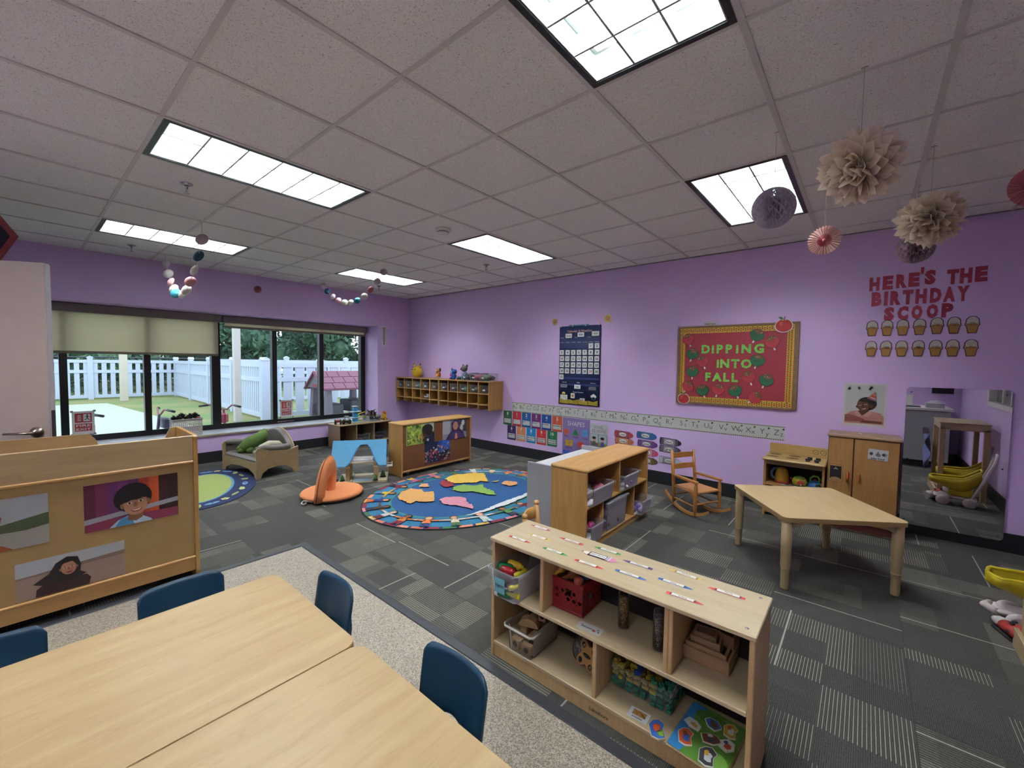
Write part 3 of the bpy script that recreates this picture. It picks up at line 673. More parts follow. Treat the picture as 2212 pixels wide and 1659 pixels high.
def item(mb, name, lab, cat, loc, rz=0, group=None): return solo(mb, name, lab, cat, loc, rz, group)
ZS, ZB = .335, .081
b = bin_('plastic_bin', 'translucent bin with the blue Magnets label, top left of the birch shelf', 'bin', (.262, .322, ZS), .17, .25, .135, M_bin)
p = Flat('y'); p.backing(.0, .0, .062, .07, cm('6fb3bd', .6), .001); p.text('Magnets', .031, .036, .016, M_black, .052, .0); q = p.build('paper_label', b); q.location = (.045, -.008, .035)
def bottle(c, lab, loc, rz, cap='333333'):
    r = thing('magnet_bottle', lab, 'toy bottle', loc, rz, 'magnet toys in the bin'); q = MB().m(cm(c, .2)); q.push(Matrix.Rotation(R(90), 4, 'Y')); q.lathe([(0, -.045), (.017, -.044), (.02, -.036), (.02, .015), (.017, .026), (.01, .032), (.01, .045), (0, .046)], 18); q.pop(); q.build('body', r); return r
bottle('12703f', 'green glossy magnet bottle at the back of the Magnets bin', (.315, .40, ZS+.118), R(20)); bottle('d8b02a', 'yellow capsule lying on top in the Magnets bin', (.345, .43, ZS+.128), R(5)); bottle('8e1a1e', 'dark red capsule in front of the yellow one', (.345, .375, ZS+.12), R(8))
bottle('1f6b4a', 'green capsule at the bottom of the Magnets bin', (.36, .345, ZS+.024), R(12)); bottle('7a3b55', 'mauve capsule low in the Magnets bin behind the label', (.315, .37, ZS+.024), R(-10))
for k, (x, y, z, a) in enumerate(((.400, .40, .12, 80), (.392, .37, .062, 70), (.402, .46, .09, 85), (.395, .348, .03, 15))):
    q = MB().m(cm('c9c02e', .3)); q.push(Matrix.Rotation(R(90), 4, 'Y')); q.lathe([(0, -.04), (.011, -.039), (.013, -.02), (.009, 0), (.015, .02), (.015, .03), (.008, .034), (0, .034)], 14); q.pop()
    item(q, 'yellow_peg', ('yellow peg toy leaning highest in the Magnets bin', 'yellow peg toy under the leaning one in the Magnets bin', 'yellow peg toy at the back of the Magnets bin', 'yellow peg toy lying near the front bottom of the Magnets bin')[k], 'toy peg', (x, y, ZS+z), R(a), 'magnet toys in the bin')
# red crate
cr = thing('milk_crate', 'red plastic crate with round holes on the upper shelf', 'crate', (.53, .447, ZS), R(1.5)); redp = cm('8f1a20', .38); cw, cd, chh = .176, .178, .145
def holed(w, h, hole_rows, slot):
    """wall outline with real round holes, built as a grid of quads around each hole"""
    m = MB().m(redp); cell = w/6; rows = int(round(h/cell)); ch_ = h/rows; n = 12
    for i in range(6):
        for j in range(rows):
            x0, z0 = i*cell, j*ch_; cx, cz = x0+cell/2, z0+ch_/2; hr = cell*.30
            if (j in hole_rows) and (i+j) % 2 == 0 or (j in hole_rows and i in (1, 4)):
                sq = []
                for k in range(n):
                    a = 2*PI*k/n; ca, sa = math.cos(a), math.sin(a); s = 1/max(abs(ca), abs(sa)); sq.append((cx+ca*s*cell/2, cz+sa*s*ch_/2, cx+hr*ca, cz+hr*sa))
                vs = []
                for y in (0, .004): vs += [(q[0], y, q[1]) for q in sq]+[(q[2], y, q[3]) for q in sq]
                fs = []
                for k in range(n):
                    k2 = (k+1) % n; fs += [(k, k2, n+k2, n+k), (2*n+k, 3*n+k, 3*n+k2, 2*n+k2), (n+k, n+k2, 3*n+k2, 3*n+k)]
                m.add(vs, fs)
            elif slot and j == rows-2 and i in (2, 3): continue
            else: m.box(x0, 0, z0, x0+cell, .004, z0+ch_)
    return m
for k, (px, py, a, w) in enumerate(((0, 0, 0, cw), (cw, 0, 90, cd), (cw, cd, 180, cw), (0, cd, 270, cd))):
    q = holed(w, chh-.02, (1, 2), k % 2 == 0).build('crate_wall', cr); q.location = (px, py, .012); q.rotation_euler.z = R(a)
q = MB().m(redp); q.box(-.004, -.004, 0, cw+.004, cd+.004, .012, .003); q.build('base', cr)
q = MB().m(redp)
for b_ in ((-.006, -.006, cw+.006, .004), (-.006, cd-.004, cw+.006, cd+.006), (-.006, .004, .004, cd-.004), (cw-.004, .004, cw+.006, cd-.004)): q.box(b_[0], b_[1], chh-.012, b_[2], b_[3], chh)
q.build('rim', cr)
for k, (c, x, y, z, a) in enumerate((('d9a32a', .555, .475, .150, 60), ('2a5f86', .61, .53, .145, 20), ('b5533a', .66, .475, .14, -40), ('2f6f9c', .675, .50, .15, 50), ('c07a4a', .60, .50, .135, 10), ('8a9a4a', .58, .56, .12, 80), ('a03a3a', .65, .56, .11, 0), ('d2b24a', .60, .56, .06, 30), ('3a7a8c', .66, .52, .05, 10))):
    q = MB().m(cm(c, .3)); q.push(Matrix.Rotation(R(55), 4, 'Y')); q.lathe([(0, -.05), (.008, -.048), (.009, 0), (.018, .015), (.021, .035), (.012, .052), (0, .055)], 16); q.pop()
    item(q, 'maraca', ('yellow maraca sticking out at the front left of the red crate', 'blue maraca behind the yellow one in the red crate', 'orange-red maraca at the front rim of the red crate', 'blue round maraca at the front right of the red crate', 'wooden coloured maraca head in the middle of the red crate', 'olive maraca deep at the back left of the red crate', 'dark red maraca at the back of the red crate', 'pale yellow maraca low in the red crate', 'teal maraca low in the red crate')[k], 'maraca', (x, y, ZS+z), R(a), 'maracas in the red crate')
# glitter tubes
def gtube(lab, x, y, c, c2):
    r = thing('glitter_tube', lab, 'sensory tube', (x, y, ZS), 0, 'glitter tubes'); t_ = NT('glitter_'+c, .15); v = t_.coord(); f = t_.noise(v, 380, 2, .8)
    t_.base(t_.ramp(f, [(.48, c), (.58, c2), (.66, 'e8d8a8')])); MB().m(t_.m).lathe([(.0205, .006), (.0205, .128), (.019, .131)], 22).build('glitter_fill', r)
    MB().m(M_amber).lathe([(0, 0), (.023, 0), (.0235, .004), (.0235, .15), (.022, .155), (0, .157)], 24).build('tube', r)
gtube('gold glitter sensory tube, left of the two on the upper shelf', .868, .520, '4a3416', '8a6a30'); gtube('grey glitter sensory tube beside the upper divider', 1.035, .482, '3a3230', '6d625c')
# nesting wooden boxes
def wbox(lab, x, y, z, w, d, h, rz=0, tilt=0):
    r = thing('wooden_box', lab, 'wooden box', (x, y, z), rz, 'nesting wooden boxes'); r.rotation_euler.x = tilt; m_ = MW['box']
    MB().m(m_).box(0, 0, 0, w, d, .006, .001).build('bottom', r)
    for q in ((0, 0, w, .009), (0, d-.009, w, d), (0, .009, .009, d-.009), (w-.009, .009, w, d-.009)): MB().m(m_).box(q[0], q[1], .006, q[2], q[3], h, .0015).build('side', r)
wbox('largest open wooden nesting box on the upper shelf right', 1.115, .497, ZS, .170, .145, .05); wbox('second wooden box nested in the largest one', 1.128, .51, ZS+.008, .144, .118, .055, 0, 0); wbox('third wooden box tilted inside the stack', 1.14, .53, ZS+.02, .105, .085, .06, R(3), R(4))
wbox('small wooden box topmost in the stack', 1.148, .545, ZS+.043, .08, .055, .05, R(5), R(6)); wbox('little rounded wooden box standing at the back of the stack', 1.222, .59, ZS+.052, .06, .05, .05, R(-12))
# lower left clear box with wood blocks
b = bin_('clear_box', 'clear box with a thick lip holding wooden blocks, bottom left', 'bin', (.345, .362, ZB), .15, .24, .12, M_amber, rim=.006, taper=.006)
q = MB().m(clear('clear_lip', 'ded6cc', .5, .1)); q.tube([(-.012, .05, .118), (-.012, -.0, .118), (.0, -.012, .118), (.15, -.012, .118), (.162, 0, .118), (.162, .05, .118)], .0055, 8); q.build('handle_lip', b)
def wblock(lab, x, y, z, w, d, h, rz, hole=True):
    r = thing('wooden_block', lab, 'wooden block', (x, y, z), rz, 'wooden blocks in the clear box'); MB().m(MW['box']).box(0, 0, 0, w, d, h, .003).build('block', r)
    if hole: q = MB().m(M_dark); q.push(Matrix.Translation((w/2, -.0004, h/2)) @ Matrix.Rotation(R(90), 4, 'X')); q.lathe([(0, 0), (min(w, h)*.3, 0), (min(w, h)*.3, .0006), (0, .0006)], 18); q.pop(); q.build('hole', r)
wblock('wooden block with a round hole standing highest in the clear box', .432, .50, ZB+.105, .038, .035, .05, R(10)); wblock('thick wooden block beside the highest one', .455, .545, ZB+.088, .04, .035, .035, R(-5)); wblock('wooden block showing a hole at the box front', .425, .375, ZB+.006, .055, .03, .045, R(4))
wblock('wooden cube at the front left of the clear box', .362, .378, ZB+.006, .05, .035, .05, R(-4)); wblock('plain wooden board along the left inside of the clear box', .358, .45, ZB+.006, .04, .12, .09, 0, False); wblock('wooden cube in the middle of the clear box', .415, .43, ZB+.006, .06, .06, .055, 0); wblock('wooden block at the back right of the clear box', .42, .52, ZB+.006, .06, .05, .06, 0)
q = MB().m(MW['box']); q.push(Matrix.Rotation(R(90), 4, 'X')); q.prism([(.05*math.cos(R(a)), .04*math.sin(R(a))) for a in range(0, 181, 15)], -.02, .02); q.pop(); item(q, 'wooden_arch', 'rounded wooden half-disc block lying on the blocks', 'wooden block', (.40, .47, ZB+.085), R(20), 'wooden blocks in the clear box')
# tambourines
def tamb(lab, x, y, rx, c):
    r = thing('tambourine', lab, 'tambourine', (x, y, ZB+.055)); r.rotation_euler = (R(rx), 0, R(-25))
    MB().m(cm(c, .4)).lathe([(.05, -.014), (.055, -.014), (.055, .014), (.05, .014), (.05, -.014)], 28, cap=False).build('hoop', r); MB().m(cm('cfc6ba', .5)).lathe([(0, .012), (.05, .012)], 28).build('skin', r)
    for k in range(6): a = k*PI/3; MB().m(M_chrome).lathe([(0, -.002), (.009, -.001), (.009, .001), (0, .002)], 12, (.053*math.cos(a), .053*math.sin(a), 0)).build('jingle', r)
tamb('black tambourine standing behind the wooden toy on the bottom shelf', .665, .535, 62, '1c1a1c')
r = thing('jingle_frame', 'carved wooden X-shaped jingle toy leaning in the bottom shelf', 'rattle', (.715, .50, ZB+.06), R(-18)); r.rotation_euler.x = R(-20)
q = MB().m(wood('tan_wood', '9a6a36', 'b98a50', 0)); pts = []
for k in range(32): a = 2*PI*k/32; rr = .055+.018*math.cos(4*a+PI); pts.append((rr*math.cos(a), rr*math.sin(a)))
q.prism(pts, -.009, .009, 'y'); q.build('plate', r)
for k in range(4): a = PI/4+k*PI/2; q = MB().m(M_chrome if k % 2 else M_black); q.push(Matrix.Translation((.045*math.cos(a), -.011, .045*math.sin(a))) @ Matrix.Rotation(R(90), 4, 'X')); q.lathe([(0, -.002), (.012, 0), (0, .002)], 12); q.pop(); q.build('jingle', r)
MB().m(cm('26262e')).ball((0, -.012, 0), (.024, .006, .008)).build('clapper', r)
# bin of building bricks
b = bin_('plastic_bin', 'wide clear bin heaped with plastic bricks on the bottom shelf', 'bin', (.832, .478, ZB), .262, .17, .10, M_bin2)
rnd = random.Random(5)
def brick(c):
    q = MB().m(cm(c, .35)); q.box(-.014, -.009, -.007, .014, .009, .006, .0015)
    for x in (-.007, .007): q.lathe([(.0042, .006), (.0042, .010), (0, .010)], 10, (x, 0, 0))
    return q.build('toy_brick')
BR = {'green': ('1f7a5c', []), 'yellow': ('b09a2c', []), 'blue': ('1f3f8c', [])}
for cn in BR: o = brick(BR[cn][0]); BR[cn] = o
used = set(); k = 0
for layer in range(5):
    for i in range(8):
        for j in range(5):
            x = .848+i*.033+rnd.uniform(-.004, .004); y = .495+j*.032+rnd.uniform(-.004, .004); z = ZB+.014+layer*.021+rnd.uniform(0, .006)
            if layer == 4 and rnd.random() < .35: continue
            cn = 'green' if layer < 2 or (i > 5) else ('blue' if (j > 2 and i < 3) or (i in (3, 4) and layer == 4) else 'yellow') if rnd.random() < .8 else rnd.choice(('green', 'yellow', 'blue'))
            o = BR[cn]
            if cn in used: o = o.copy(); COL.objects.link(o)
            used.add(cn); o.location = (x, y, z); o.rotation_euler = (rnd.uniform(-.4, .4), rnd.uniform(-.4, .4), rnd.uniform(0, 3)) if layer > 2 else (0, 0, rnd.choice((0, PI/2)))
            tag(o, f'{cn} brick in the wide clear bin, {("lowest", "second", "middle", "upper", "topmost")[layer]} layer, {("front", "second", "middle", "fourth", "back")[j]} row, {("first", "second", "third", "fourth", "fifth", "sixth", "seventh", "eighth")[i]} from left', 'toy brick', f'{cn} bricks in the clear bin')
# puzzle tray (generic shapes) and a loose piece
r = thing('puzzle_board', 'green and blue wooden picture puzzle tray with cut-out pieces', 'puzzle', (1.118, .345, ZB+.002), R(-4))
q = MB().m(MW['box']); q.box(0, 0, 0, .20, .27, .012, .004); q.build('tray', r)
p = Flat('z'); p.ly = 0; pts = rrect(.003, .003, .197, .267, .014); p.poly(pts, cm('5e8c3a', .3)); p.poly([(.004, .012), (.012, .004), (.05, .004), (.06, .06), (.03, .09), (.05, .15), (.03, .20), (.06, .262), (.012, .262), (.004, .255)], cm('3c86c4', .3)); p.ell(.15, .05, .045, .04, cm('7fb348')); p.ell(.09, .22, .06, .03, cm('48702e'))
q = p.build('picture', r); q.location = (0, 0, .0126)
cols = ('c8552e', 'd9dcdc', '3f66b4', 'c79a3a', '6f3f2a', 'e0e0da', '4a4a52')
SH = [[(-.02, -.03), (.0, -.038), (.02, -.03), (.016, 0), (.024, .02), (.008, .036), (-.01, .03), (-.024, .012)], [(-.03, -.016), (.0, -.024), (.03, -.014), (.024, .012), (0, .02), (-.028, .016)], [(-.016, -.026), (.016, -.026), (.026, .004), (.01, .03), (-.014, .03), (-.026, .0)]]
k = 0
for (x, y, a, s) in ((.045, .075, 20, 1), (.045, .15, -15, .9), (.10, .20, 60, .9), (.155, .215, 10, .9), (.115, .13, 35, 1), (.165, .14, -20, .9), (.13, .05, 10, 1.1)):
    q = MB(); c, s_2 = math.cos(R(a)), math.sin(R(a)); sh = [((u*c-v*s_2)*s, (u*s_2+v*c)*s) for u, v in SH[k % 3]]
    q.m(cm('d8d2c0')).prism([(u*1.12, v*1.12) for u, v in sh], 0, .004); q.m(cm(cols[k % 7], .3)).prism(sh, .004, .0045)
    q.m(cm(cols[(k+2) % 7], .3)).prism([(u*.5+.004, v*.5-.004) for u, v in sh], .0045, .0048); q.m(cm(cols[(k+4) % 7], .3)).prism([(u*.3-.006, v*.3+.01) for u, v in sh], .0048, .0051)
    o = q.build('puzzle_piece', r); o.location = (x, y, .0135); k += 1
q = MB(); sh = [(u*1.25, v*1.25) for u, v in SH[0]]; q.m(cm('d9c9a0')).prism(sh, 0, .007); q.m(cm('3f66b4', .3)).prism([(u*.95, v*.95) for u, v in sh], .007, .0074); q.m(cm('c8552e', .3)).prism([(u*.5, v*.4+.004) for u, v in sh], .0074, .0078); q.m(cm('7fa840', .3)).prism([(u*.4+.01, v*.3-.018) for u, v in sh], .0074, .0078); q.m(cm('26262c')).ell if 0 else None
o = solo(q, 'puzzle_piece', 'loose puzzle piece leaning between the puzzles label and the puzzle tray', 'puzzle piece', (1.072, .392, ZB), R(28))

# ---------- art tables with blue chairs
def tabletop(lab, x0, y0, x1, y1, z, r_, mat, legs=True, rz=0, group=None, name='activity_table', edge='a98752'):
    w, d = x1-x0, y1-y0; r = thing(name, lab, 'table', (x0, y0, 0), rz, group)
    O = rrect(0, 0, w, d, r_, 8); q = MB().m(mat).prism(O, z-.028, z); q.m(cm(edge, .4)).prism([(w/2+(a-w/2)*1.002, d/2+(b-d/2)*1.002) for a, b in O], z-.026, z-.003); q.build('tabletop', r)
    for a in (.07, w-.07):
        for b in (.07, d-.07):
            MB().m(MW['maple_z']).lathe([(.024, .0), (.026, .01), (.026, .12), (.031, .13), (.031, z-.028)], 18, (a, b, 0)).build('leg', r)
    ap = MB().m(MW['maple_x'])
    for b_ in ((.07, .058, w-.07, .076), (.07, d-.076, w-.07, d-.058), (.058, .07, .076, d-.07), (w-.076, .07, w-.058, d-.07)): ap.box(b_[0], b_[1], z-.085, b_[2], b_[3], z-.029)
    ap.build('apron', r); return r
TZ = .480
tabletop('long maple activity table, left of the two pushed together', -.412, -1.78, .309, -.388, TZ, .05, MW['top_y'], group='maple tables pushed together')
tabletop('second maple activity table, nearest the camera on the right', .315, -1.78, 1.075, -.384, TZ, .05, MW['top_y'], group='maple tables pushed together')
def school_chair(label):
    r = thing('school_chair', label, 'chair', group='blue plastic chairs around the tables'); H_ = .495
    def back(u, v):
        x = (u*2-1); hw = .150; e = abs(x); top = H_-(.035*max(0, (e-.74)/.26)**2.4 if e > .74 else 0); bot = .27+.04*max(0, 1-(e/.5)**2) 
        wv = 1-.05*(1-v)**2; return (x*hw*wv, -.012+.028*(1-x*x)+.03*v, bot+(top-bot)*v)
    MB().m(M_navyplastic).sheet(back, 22, 10, .008).build('backrest', r)
    def seat(u, v): x = (u*2-1)*.135*(1-.08*v); y = .015-.255*v+ (0); return (x, y, .262+.010*(u*2-1)**2-.012*math.sin(v*PI)-.02*max(0, v-.85)/.15+ .018*max(0, .12-v)/.12)
    MB().m(M_navyplastic).sheet(seat, 14, 12, .007).build('seat', r)
    for s in (-1, 1):
        MB().m(M_navyplastic).tube([(s*.118, .014, .27), (s*.124, .02, .33), (s*.124, .022, .38)], [.014, .012, .008], 8).build('back_rib', r)
        MB().m(M_chrome).tube([(s*.10, -.005, .252), (s*.125, .035, .12), (s*.135, .06, .008)], .0095, 10).build('leg', r)
        MB().m(M_chrome).tube([(s*.10, -.20, .245), (s*.125, -.225, .12), (s*.135, -.245, .008)], .0095, 10).build('leg', r)
        MB().m(M_chrome).tube([(s*.10, -.005, .25), (s*.10, -.20, .243)], .009, 8).build('seat_rail', r)
        for (a, b) in ((.135, .06), (.135, -.245)): MB().m(M_grey).lathe([(.013, 0), (.014, .012), (.011, .016)], 12, (s*a, b, 0)).build('glide', r)
    MB().m(M_chrome).tube([(-.1, -.01, .25), (.1, -.01, .25)], .009, 8).build('crossbar', r)
    return r
ch = school_chair('blue plastic chair at the far end of the table, right of the two there'); ch.location = (.635, -.262, 0)
for (x, y, a, l) in ((-.125, -.275, 0, 'blue plastic chair at the far end, behind the left table'), (-.585, -.69, 90, 'blue plastic chair between the table and the divider, farther one'), (-.585, -1.235, 90, 'blue plastic chair at the left edge beside the divider')):
    o = dup(ch, (x, y, 0), R(a), l)

# ---------- divider unit with children's photographs
DX, DY0, DY1, DH = -1.73, -1.95, -.375, .958
dv = thing('storage_divider', 'wooden storage unit whose back shows three photographs of children', 'storage unit', (0, 0, 0))
MB().m(MW['honey_z']).prism([(-2.2, 0), (-1.75, 0), (-1.73, .05), (DX, DH-.012), (DX-.012, DH), (-2.19, DH+.004), (-2.2, DH-.008)], DY1-.022, DY1, 'y').build('end_panel', dv)
MB().m(MW['honey_z']).prism([(-2.2, 0), (-1.75, 0), (-1.73, .05), (DX, DH), (DX-.03, DH), (DX-.07, DH-.045), (-2.2, DH-.045)], DY0, DY0+.022, 'y').build('end_panel', dv)
MB().m(MW['top_y']).box(DX-.022, DY0+.022, .775, DX-.004, DY1-.022, DH-.004, .003).build('top_rail', dv)
MB().m(M_cork).box(DX-.020, DY0+.022, .11, DX-.012, DY1-.022, .78).build('back_panel', dv)
for z in (.785, .148): MB().m(MW['honey_y']).box(DX-.014, DY0+.022, z-.012, DX+.004, DY1-.022, z+.006, .005).build('moulding', dv)
MB().m(MW['honey_y']).box(DX-.022, DY0+.022, .055, DX-.006, DY1-.022, .138, .003).build('bottom_rail', dv)
MB().m(MW['maple_y']).box(-2.2, DY0+.022, .74, DX-.022, DY1-.022, .758).build('tray', dv)
rp = MB().m(wood('back_board', '9b7a52', 'b28f64', 1)); rp.prism([(DY0+.022, .74), (DY1-.022, .74), (DY1-.022, .962), (-.43, .96), (-.445, .93), (-.46, .89), (-.52, .86), (-.76, .86), (-.80, .89), (-.815, .93), (-.84, .962), (-.90, .965), (DY0+.022, .965)], -2.2, -2.182, 'x'); rp.build('rear_panel', dv)
for z in (.08, .40): MB().m(MW['maple_y']).box(-2.18, DY0+.022, z, DX-.022, DY1-.022, z+.018).build('shelf', dv)
for y in (DY0+.2, DY1-.2):
    for x in (-2.12, -1.84): q = MB().m(M_black); q.push(Matrix.Translation((x, y, .025)) @ Matrix.Rotation(R(90), 4, 'X')); q.lathe([(0, -.01), (.025, -.01), (.025, .01), (0, .01)], 16); q.pop(); q.cyl((x, y, .03), (x, y, .08), .012, n=8); q.build('caster', dv)
# picture painting helper: simple figures printed on flat photographs
SK = {'a': ('bf8a66', '96684a'), 'b': ('b98462', '9a6748'), 'c': ('6d4228', '4d2c1a'), 'd': ('c99a80', 'a87860')}
def face(p, x, z, s, sk='a', brow='2a1c18', smile=1.0, tilt=0.0, teeth=True):
    c1, c2 = cm(SK[sk][0]), cm(SK[sk][1]); c, q = math.cos(tilt), math.sin(tilt); W_ = lambda u, v: (x+(u*c-v*q)*s, z+(u*q+v*c)*s)
    p.ell(*W_(0, 0), .80*s, 1.0*s, c1, n=26, rot=tilt); p.ell(*W_(.3, -.1), .42*s, .78*s, cm(SK[sk][0], .55, 0, .12), rot=tilt)
    for e in (-1, 1):
        p.ell(*W_(e*.85, -.02), .12*s, .22*s, c2, 0, rot=tilt); p.ell(*W_(e*.36, .12), .17*s, .085*s, cm('e6dcd2'), rot=tilt); p.ell(*W_(e*.36, .12), .075*s, .085*s, cm('1d1512'), rot=tilt)
        p.poly([W_(e*.18, .30), W_(e*.40, .38), W_(e*.60, .28), W_(e*.40, .32)], cm(brow))
    p.poly([W_(-.05, .15), W_(.05, .15), W_(.15, -.20), W_(0, -.27), W_(-.15, -.20)], c2)
    p.poly([W_(-.40, -.42), W_(-.2, -.50), W_(.2, -.50), W_(.40, -.42), W_(.25, -.66), W_(0, -.72), W_(-.25, -.66)], cm('8a3a34'))
    if teeth: p.poly([W_(-.32, -.46), W_(-.15, -.52), W_(.15, -.52), W_(.32, -.46), W_(.16, -.60), W_(-.16, -.60)], cm('efe8df'))
def photo(lab, x, y, z, w, h, draw, ax='x', group='photographs on the divider', name='photograph'):
    p = Flat(ax); p.backing(0, 0, w, h, M_white, .001); draw(p, w, h); p2 = Flat(ax)
    return solo(p, name, lab, 'photograph', (x, y, z), 0, group)
def d1(p, w, h):   # smiling child, bobbed black hair
    for k, c in enumerate(('5e2338', '7a2c4e', '6c2f66', '7d3570', '6a2c5c', 'b5452c', 'c9562a', '40181a', '351416')): p.rect(w*k/9, h*.2, w*(k+1)/9, h, cm(c, .4), 1 if k == 0 else 0)
    p.rect(0, 0, w, h*.2, cm('8a3450', .4), 0); p.poly([(0, h*.16), (w, h*.34), (w, h*.44), (0, h*.27)], cm('a8a6ac', .4))
    p.poly([(w*.24, 0), (w*.33, h*.14), (w*.46, h*.22), (w*.58, h*.16), (w*.68, h*.05), (w*.70, 0)], cm('b8d4e0')); p.poly([(w*.30, 0), (w*.36, h*.17), (w*.46, h*.20), (w*.50, 0)], cm('4f9ac4')); p.poly([(w*.43, 0.1*h), (w*.44, h*.34), (w*.60, h*.32), (w*.59, h*.12), (w*.52, h*.06)], cm(SK['a'][1]))
    bx_, bz_ = w*.505, h*.62; p.ell(bx_-.005, bz_-.008, w*.205, h*.32, cm('120e12', .4), n=30); face(p, bx_+.004, bz_-.045, h*.262, 'a', tilt=.12)
    p.ell(bx_-.004, bz_+h*.11, w*.165, h*.19, cm('120e12', .4)); p.poly([(bx_-w*.17, bz_+h*.08), (bx_-w*.14, bz_-h*.13), (bx_-w*.06, bz_-h*.10), (bx_-.01, bz_-h*.04), (bx_+.01, bz_-h*.09), (bx_+w*.06, bz_-h*.04), (bx_+w*.13, bz_-h*.06), (bx_+w*.16, bz_+h*.12)], cm('120e12', .4))
def d2(p, w, h):   # girl in a dark headscarf on sand
    p.rect(0, 0, w, h*.62, cm('a38a78', .4)); p.rect(0, h*.62, w, h, cm('b9bec0', .4), 0); p.poly([(0, h*.60), (w*.4, h*.66), (w, h*.74), (w, h*.62), (0, h*.56)], cm('8a7263', .4))
    for k in range(40): p.ell((k*37 % 97)/97*w, (k*53 % 89)/89*h*.5, .004, .0015, cm('8b7464'), 1 if k == 0 else 0, 6)
    p.poly([(w*.16, 0), (w*.17, h*.2), (w*.22, h*.28), (w*.62, h*.30), (w*.66, h*.18), (w*.64, 0)], cm('391a1c', .4)); p.poly([(w*.14, h*.36), (w*.28, h*.56), (w*.34, h*.80), (w*.44, h*.92), (w*.54, h*.86), (w*.57, h*.62), (w*.56, h*.44), (w*.62, h*.34), (w*.5, h*.24), (w*.24, h*.26)], cm('241a1a', .4)); face(p, w*.455, h*.60, h*.185, 'b', teeth=False, tilt=.08)
    p.poly([(w*.36, h*.70), (w*.40, h*.82), (w*.48, h*.85), (w*.55, h*.76), (w*.49, h*.78), (w*.42, h*.76)], cm('241a1a', .4))
def d3(p, w, h):   # child in a red turban
    p.rect(0, 0, w, h, cm('aeb4b4', .4)); p.rect(0, 0, w, h*.5, cm('a39f93', .4)); p.poly([(w*.5, h*.35), (w*.6, h*.5), (w, h*.62), (w, h*.38), (w*.8, h*.33)], cm('4f5e3c', .4)); p.poly([(0, 0), (0, h*.2), (w*.3, h*.25), (w*.62, h*.1), (w*.7, 0)], cm('9a4a28', .4))
    face(p, w*.24, h*.36, h*.22, 'a'); p.poly([(0, h*.5), (0, h*.88), (w*.15, h*.95), (w*.38, h*.90), (w*.62, h*.66), (w*.6, h*.48), (w*.46, h*.42), (w*.40, h*.50), (w*.2, h*.56)], cm('a5444a', .4))
    for k in range(5): p.poly([(0, h*(.58+k*.07)), (w*.3, h*(.62+k*.06)), (w*.58, h*(.55+k*.03)), (w*.3, h*(.645+k*.06))], cm('c4727a' if k % 2 else '8a3038'))
photo('photograph of a smiling child with bobbed black hair, upper right on the divider', DX-.0105, -.907, .453, .425, .272, d1)
photo('photograph of a girl in a dark headscarf on sand, lowest on the divider', DX-.0105, -1.167, .160, .424, .203+.0, d2); photo('photograph of a child in a red turban at the left edge of the divider', DX-.0105, -1.465, .45, .424, .27, d3)

# ---------- middle shelf with translucent bins, and the grey-white cabinet behind it
SX0, SX1, SY0, SY1, SH_ = -.290, .038, 1.637, 2.815, .655
ms_ = thing('toy_shelf', 'honey coloured shelf of translucent bins in the middle of the room', 'shelf', (0, 0, 0)); hz, hy = MW['honey_z'], MW['honey_y']
MB().m(hy).box(SX0-.006, SY0-.008, SH_-.024, SX1+.006, SY1+.008, SH_, .007).build('top', ms_)
for y in (SY0, SY1-.02): panel_part('side_panel', ms_, hz, SX0, y, 0, SX1-.003, y+.02, SH_-.024)
panel_part('back_panel', ms_, hz, SX0, SY0+.02, .05, SX0+.006, SY1-.02, SH_-.024)
panel_part('shelf', ms_, hy, SX0+.006, SY0+.02, .338, SX1-.006, SY1-.02, .356); panel_part('shelf', ms_, hy, SX0+.006, SY0+.02, .048, SX1-.006, SY1-.02, .066)
panel_part('divider', ms_, hz, SX0+.006, 2.205, .356, SX1-.008, 2.223, SH_-.024)
for y in (1.915, 2.51): panel_part('divider', ms_, hz, SX0+.006, y, .066, SX1-.008, y+.018, .338)
panel_part('plinth', ms_, hy, SX1-.03, SY0+.02, 0, SX1-.012, SY1-.02, .048)
for (y, z) in ((1.70, .36), (1.70, .46)): pass
def ovb(lab, y, z, w, h, x0=SX0+.02, d=.33, mat=M_bin): return bin_('plastic_bin', lab, 'bin', (x0, y, z), d, w, h, mat, 0, 'translucent bins on the middle shelf')
ovb('translucent bin of speckled white cloth, upper left of the middle shelf', 1.69, .357, .37, .135); ovb('translucent bin of purple toys, upper right of the middle shelf', 2.245, .357, .32, .13)
ovb('small translucent bin of pink toys, bottom left of the middle shelf', 1.67, .067, .225, .135); ovb('low translucent bin of purple balls, bottom right of the middle shelf', 2.555, .067, .235, .13, SX0+.06)
bg = bin_('plastic_bin', 'tall translucent box with a grey lid leaning in the middle shelf', 'bin', (SX0+.02, 1.975, .067), .31, .39, .235, M_bin, 0, 'translucent bins on the middle shelf')
q = MB().m(cm('7f8088', .35)).box(-.012, -.012, .236, .322, .402, .25, .006); q.build('lid', bg)
def cloth(nm, lab, cat, loc, s, mat, seed, grp=None):
    rnd = random.Random(seed); ph = [rnd.random()*6 for _ in range(6)]
    q = MB().m(mat).ball((0, 0, 0), s, 18, 11, lambda th, p: 1+.12*math.sin(3*p+ph[0]+2*th)+.09*math.sin(5*p+ph[1])*math.sin(3*th+ph[2])+.06*math.sin(9*p+ph[3]+5*th)); return item(q, nm, lab, cat, loc, rnd.random()*3, grp)
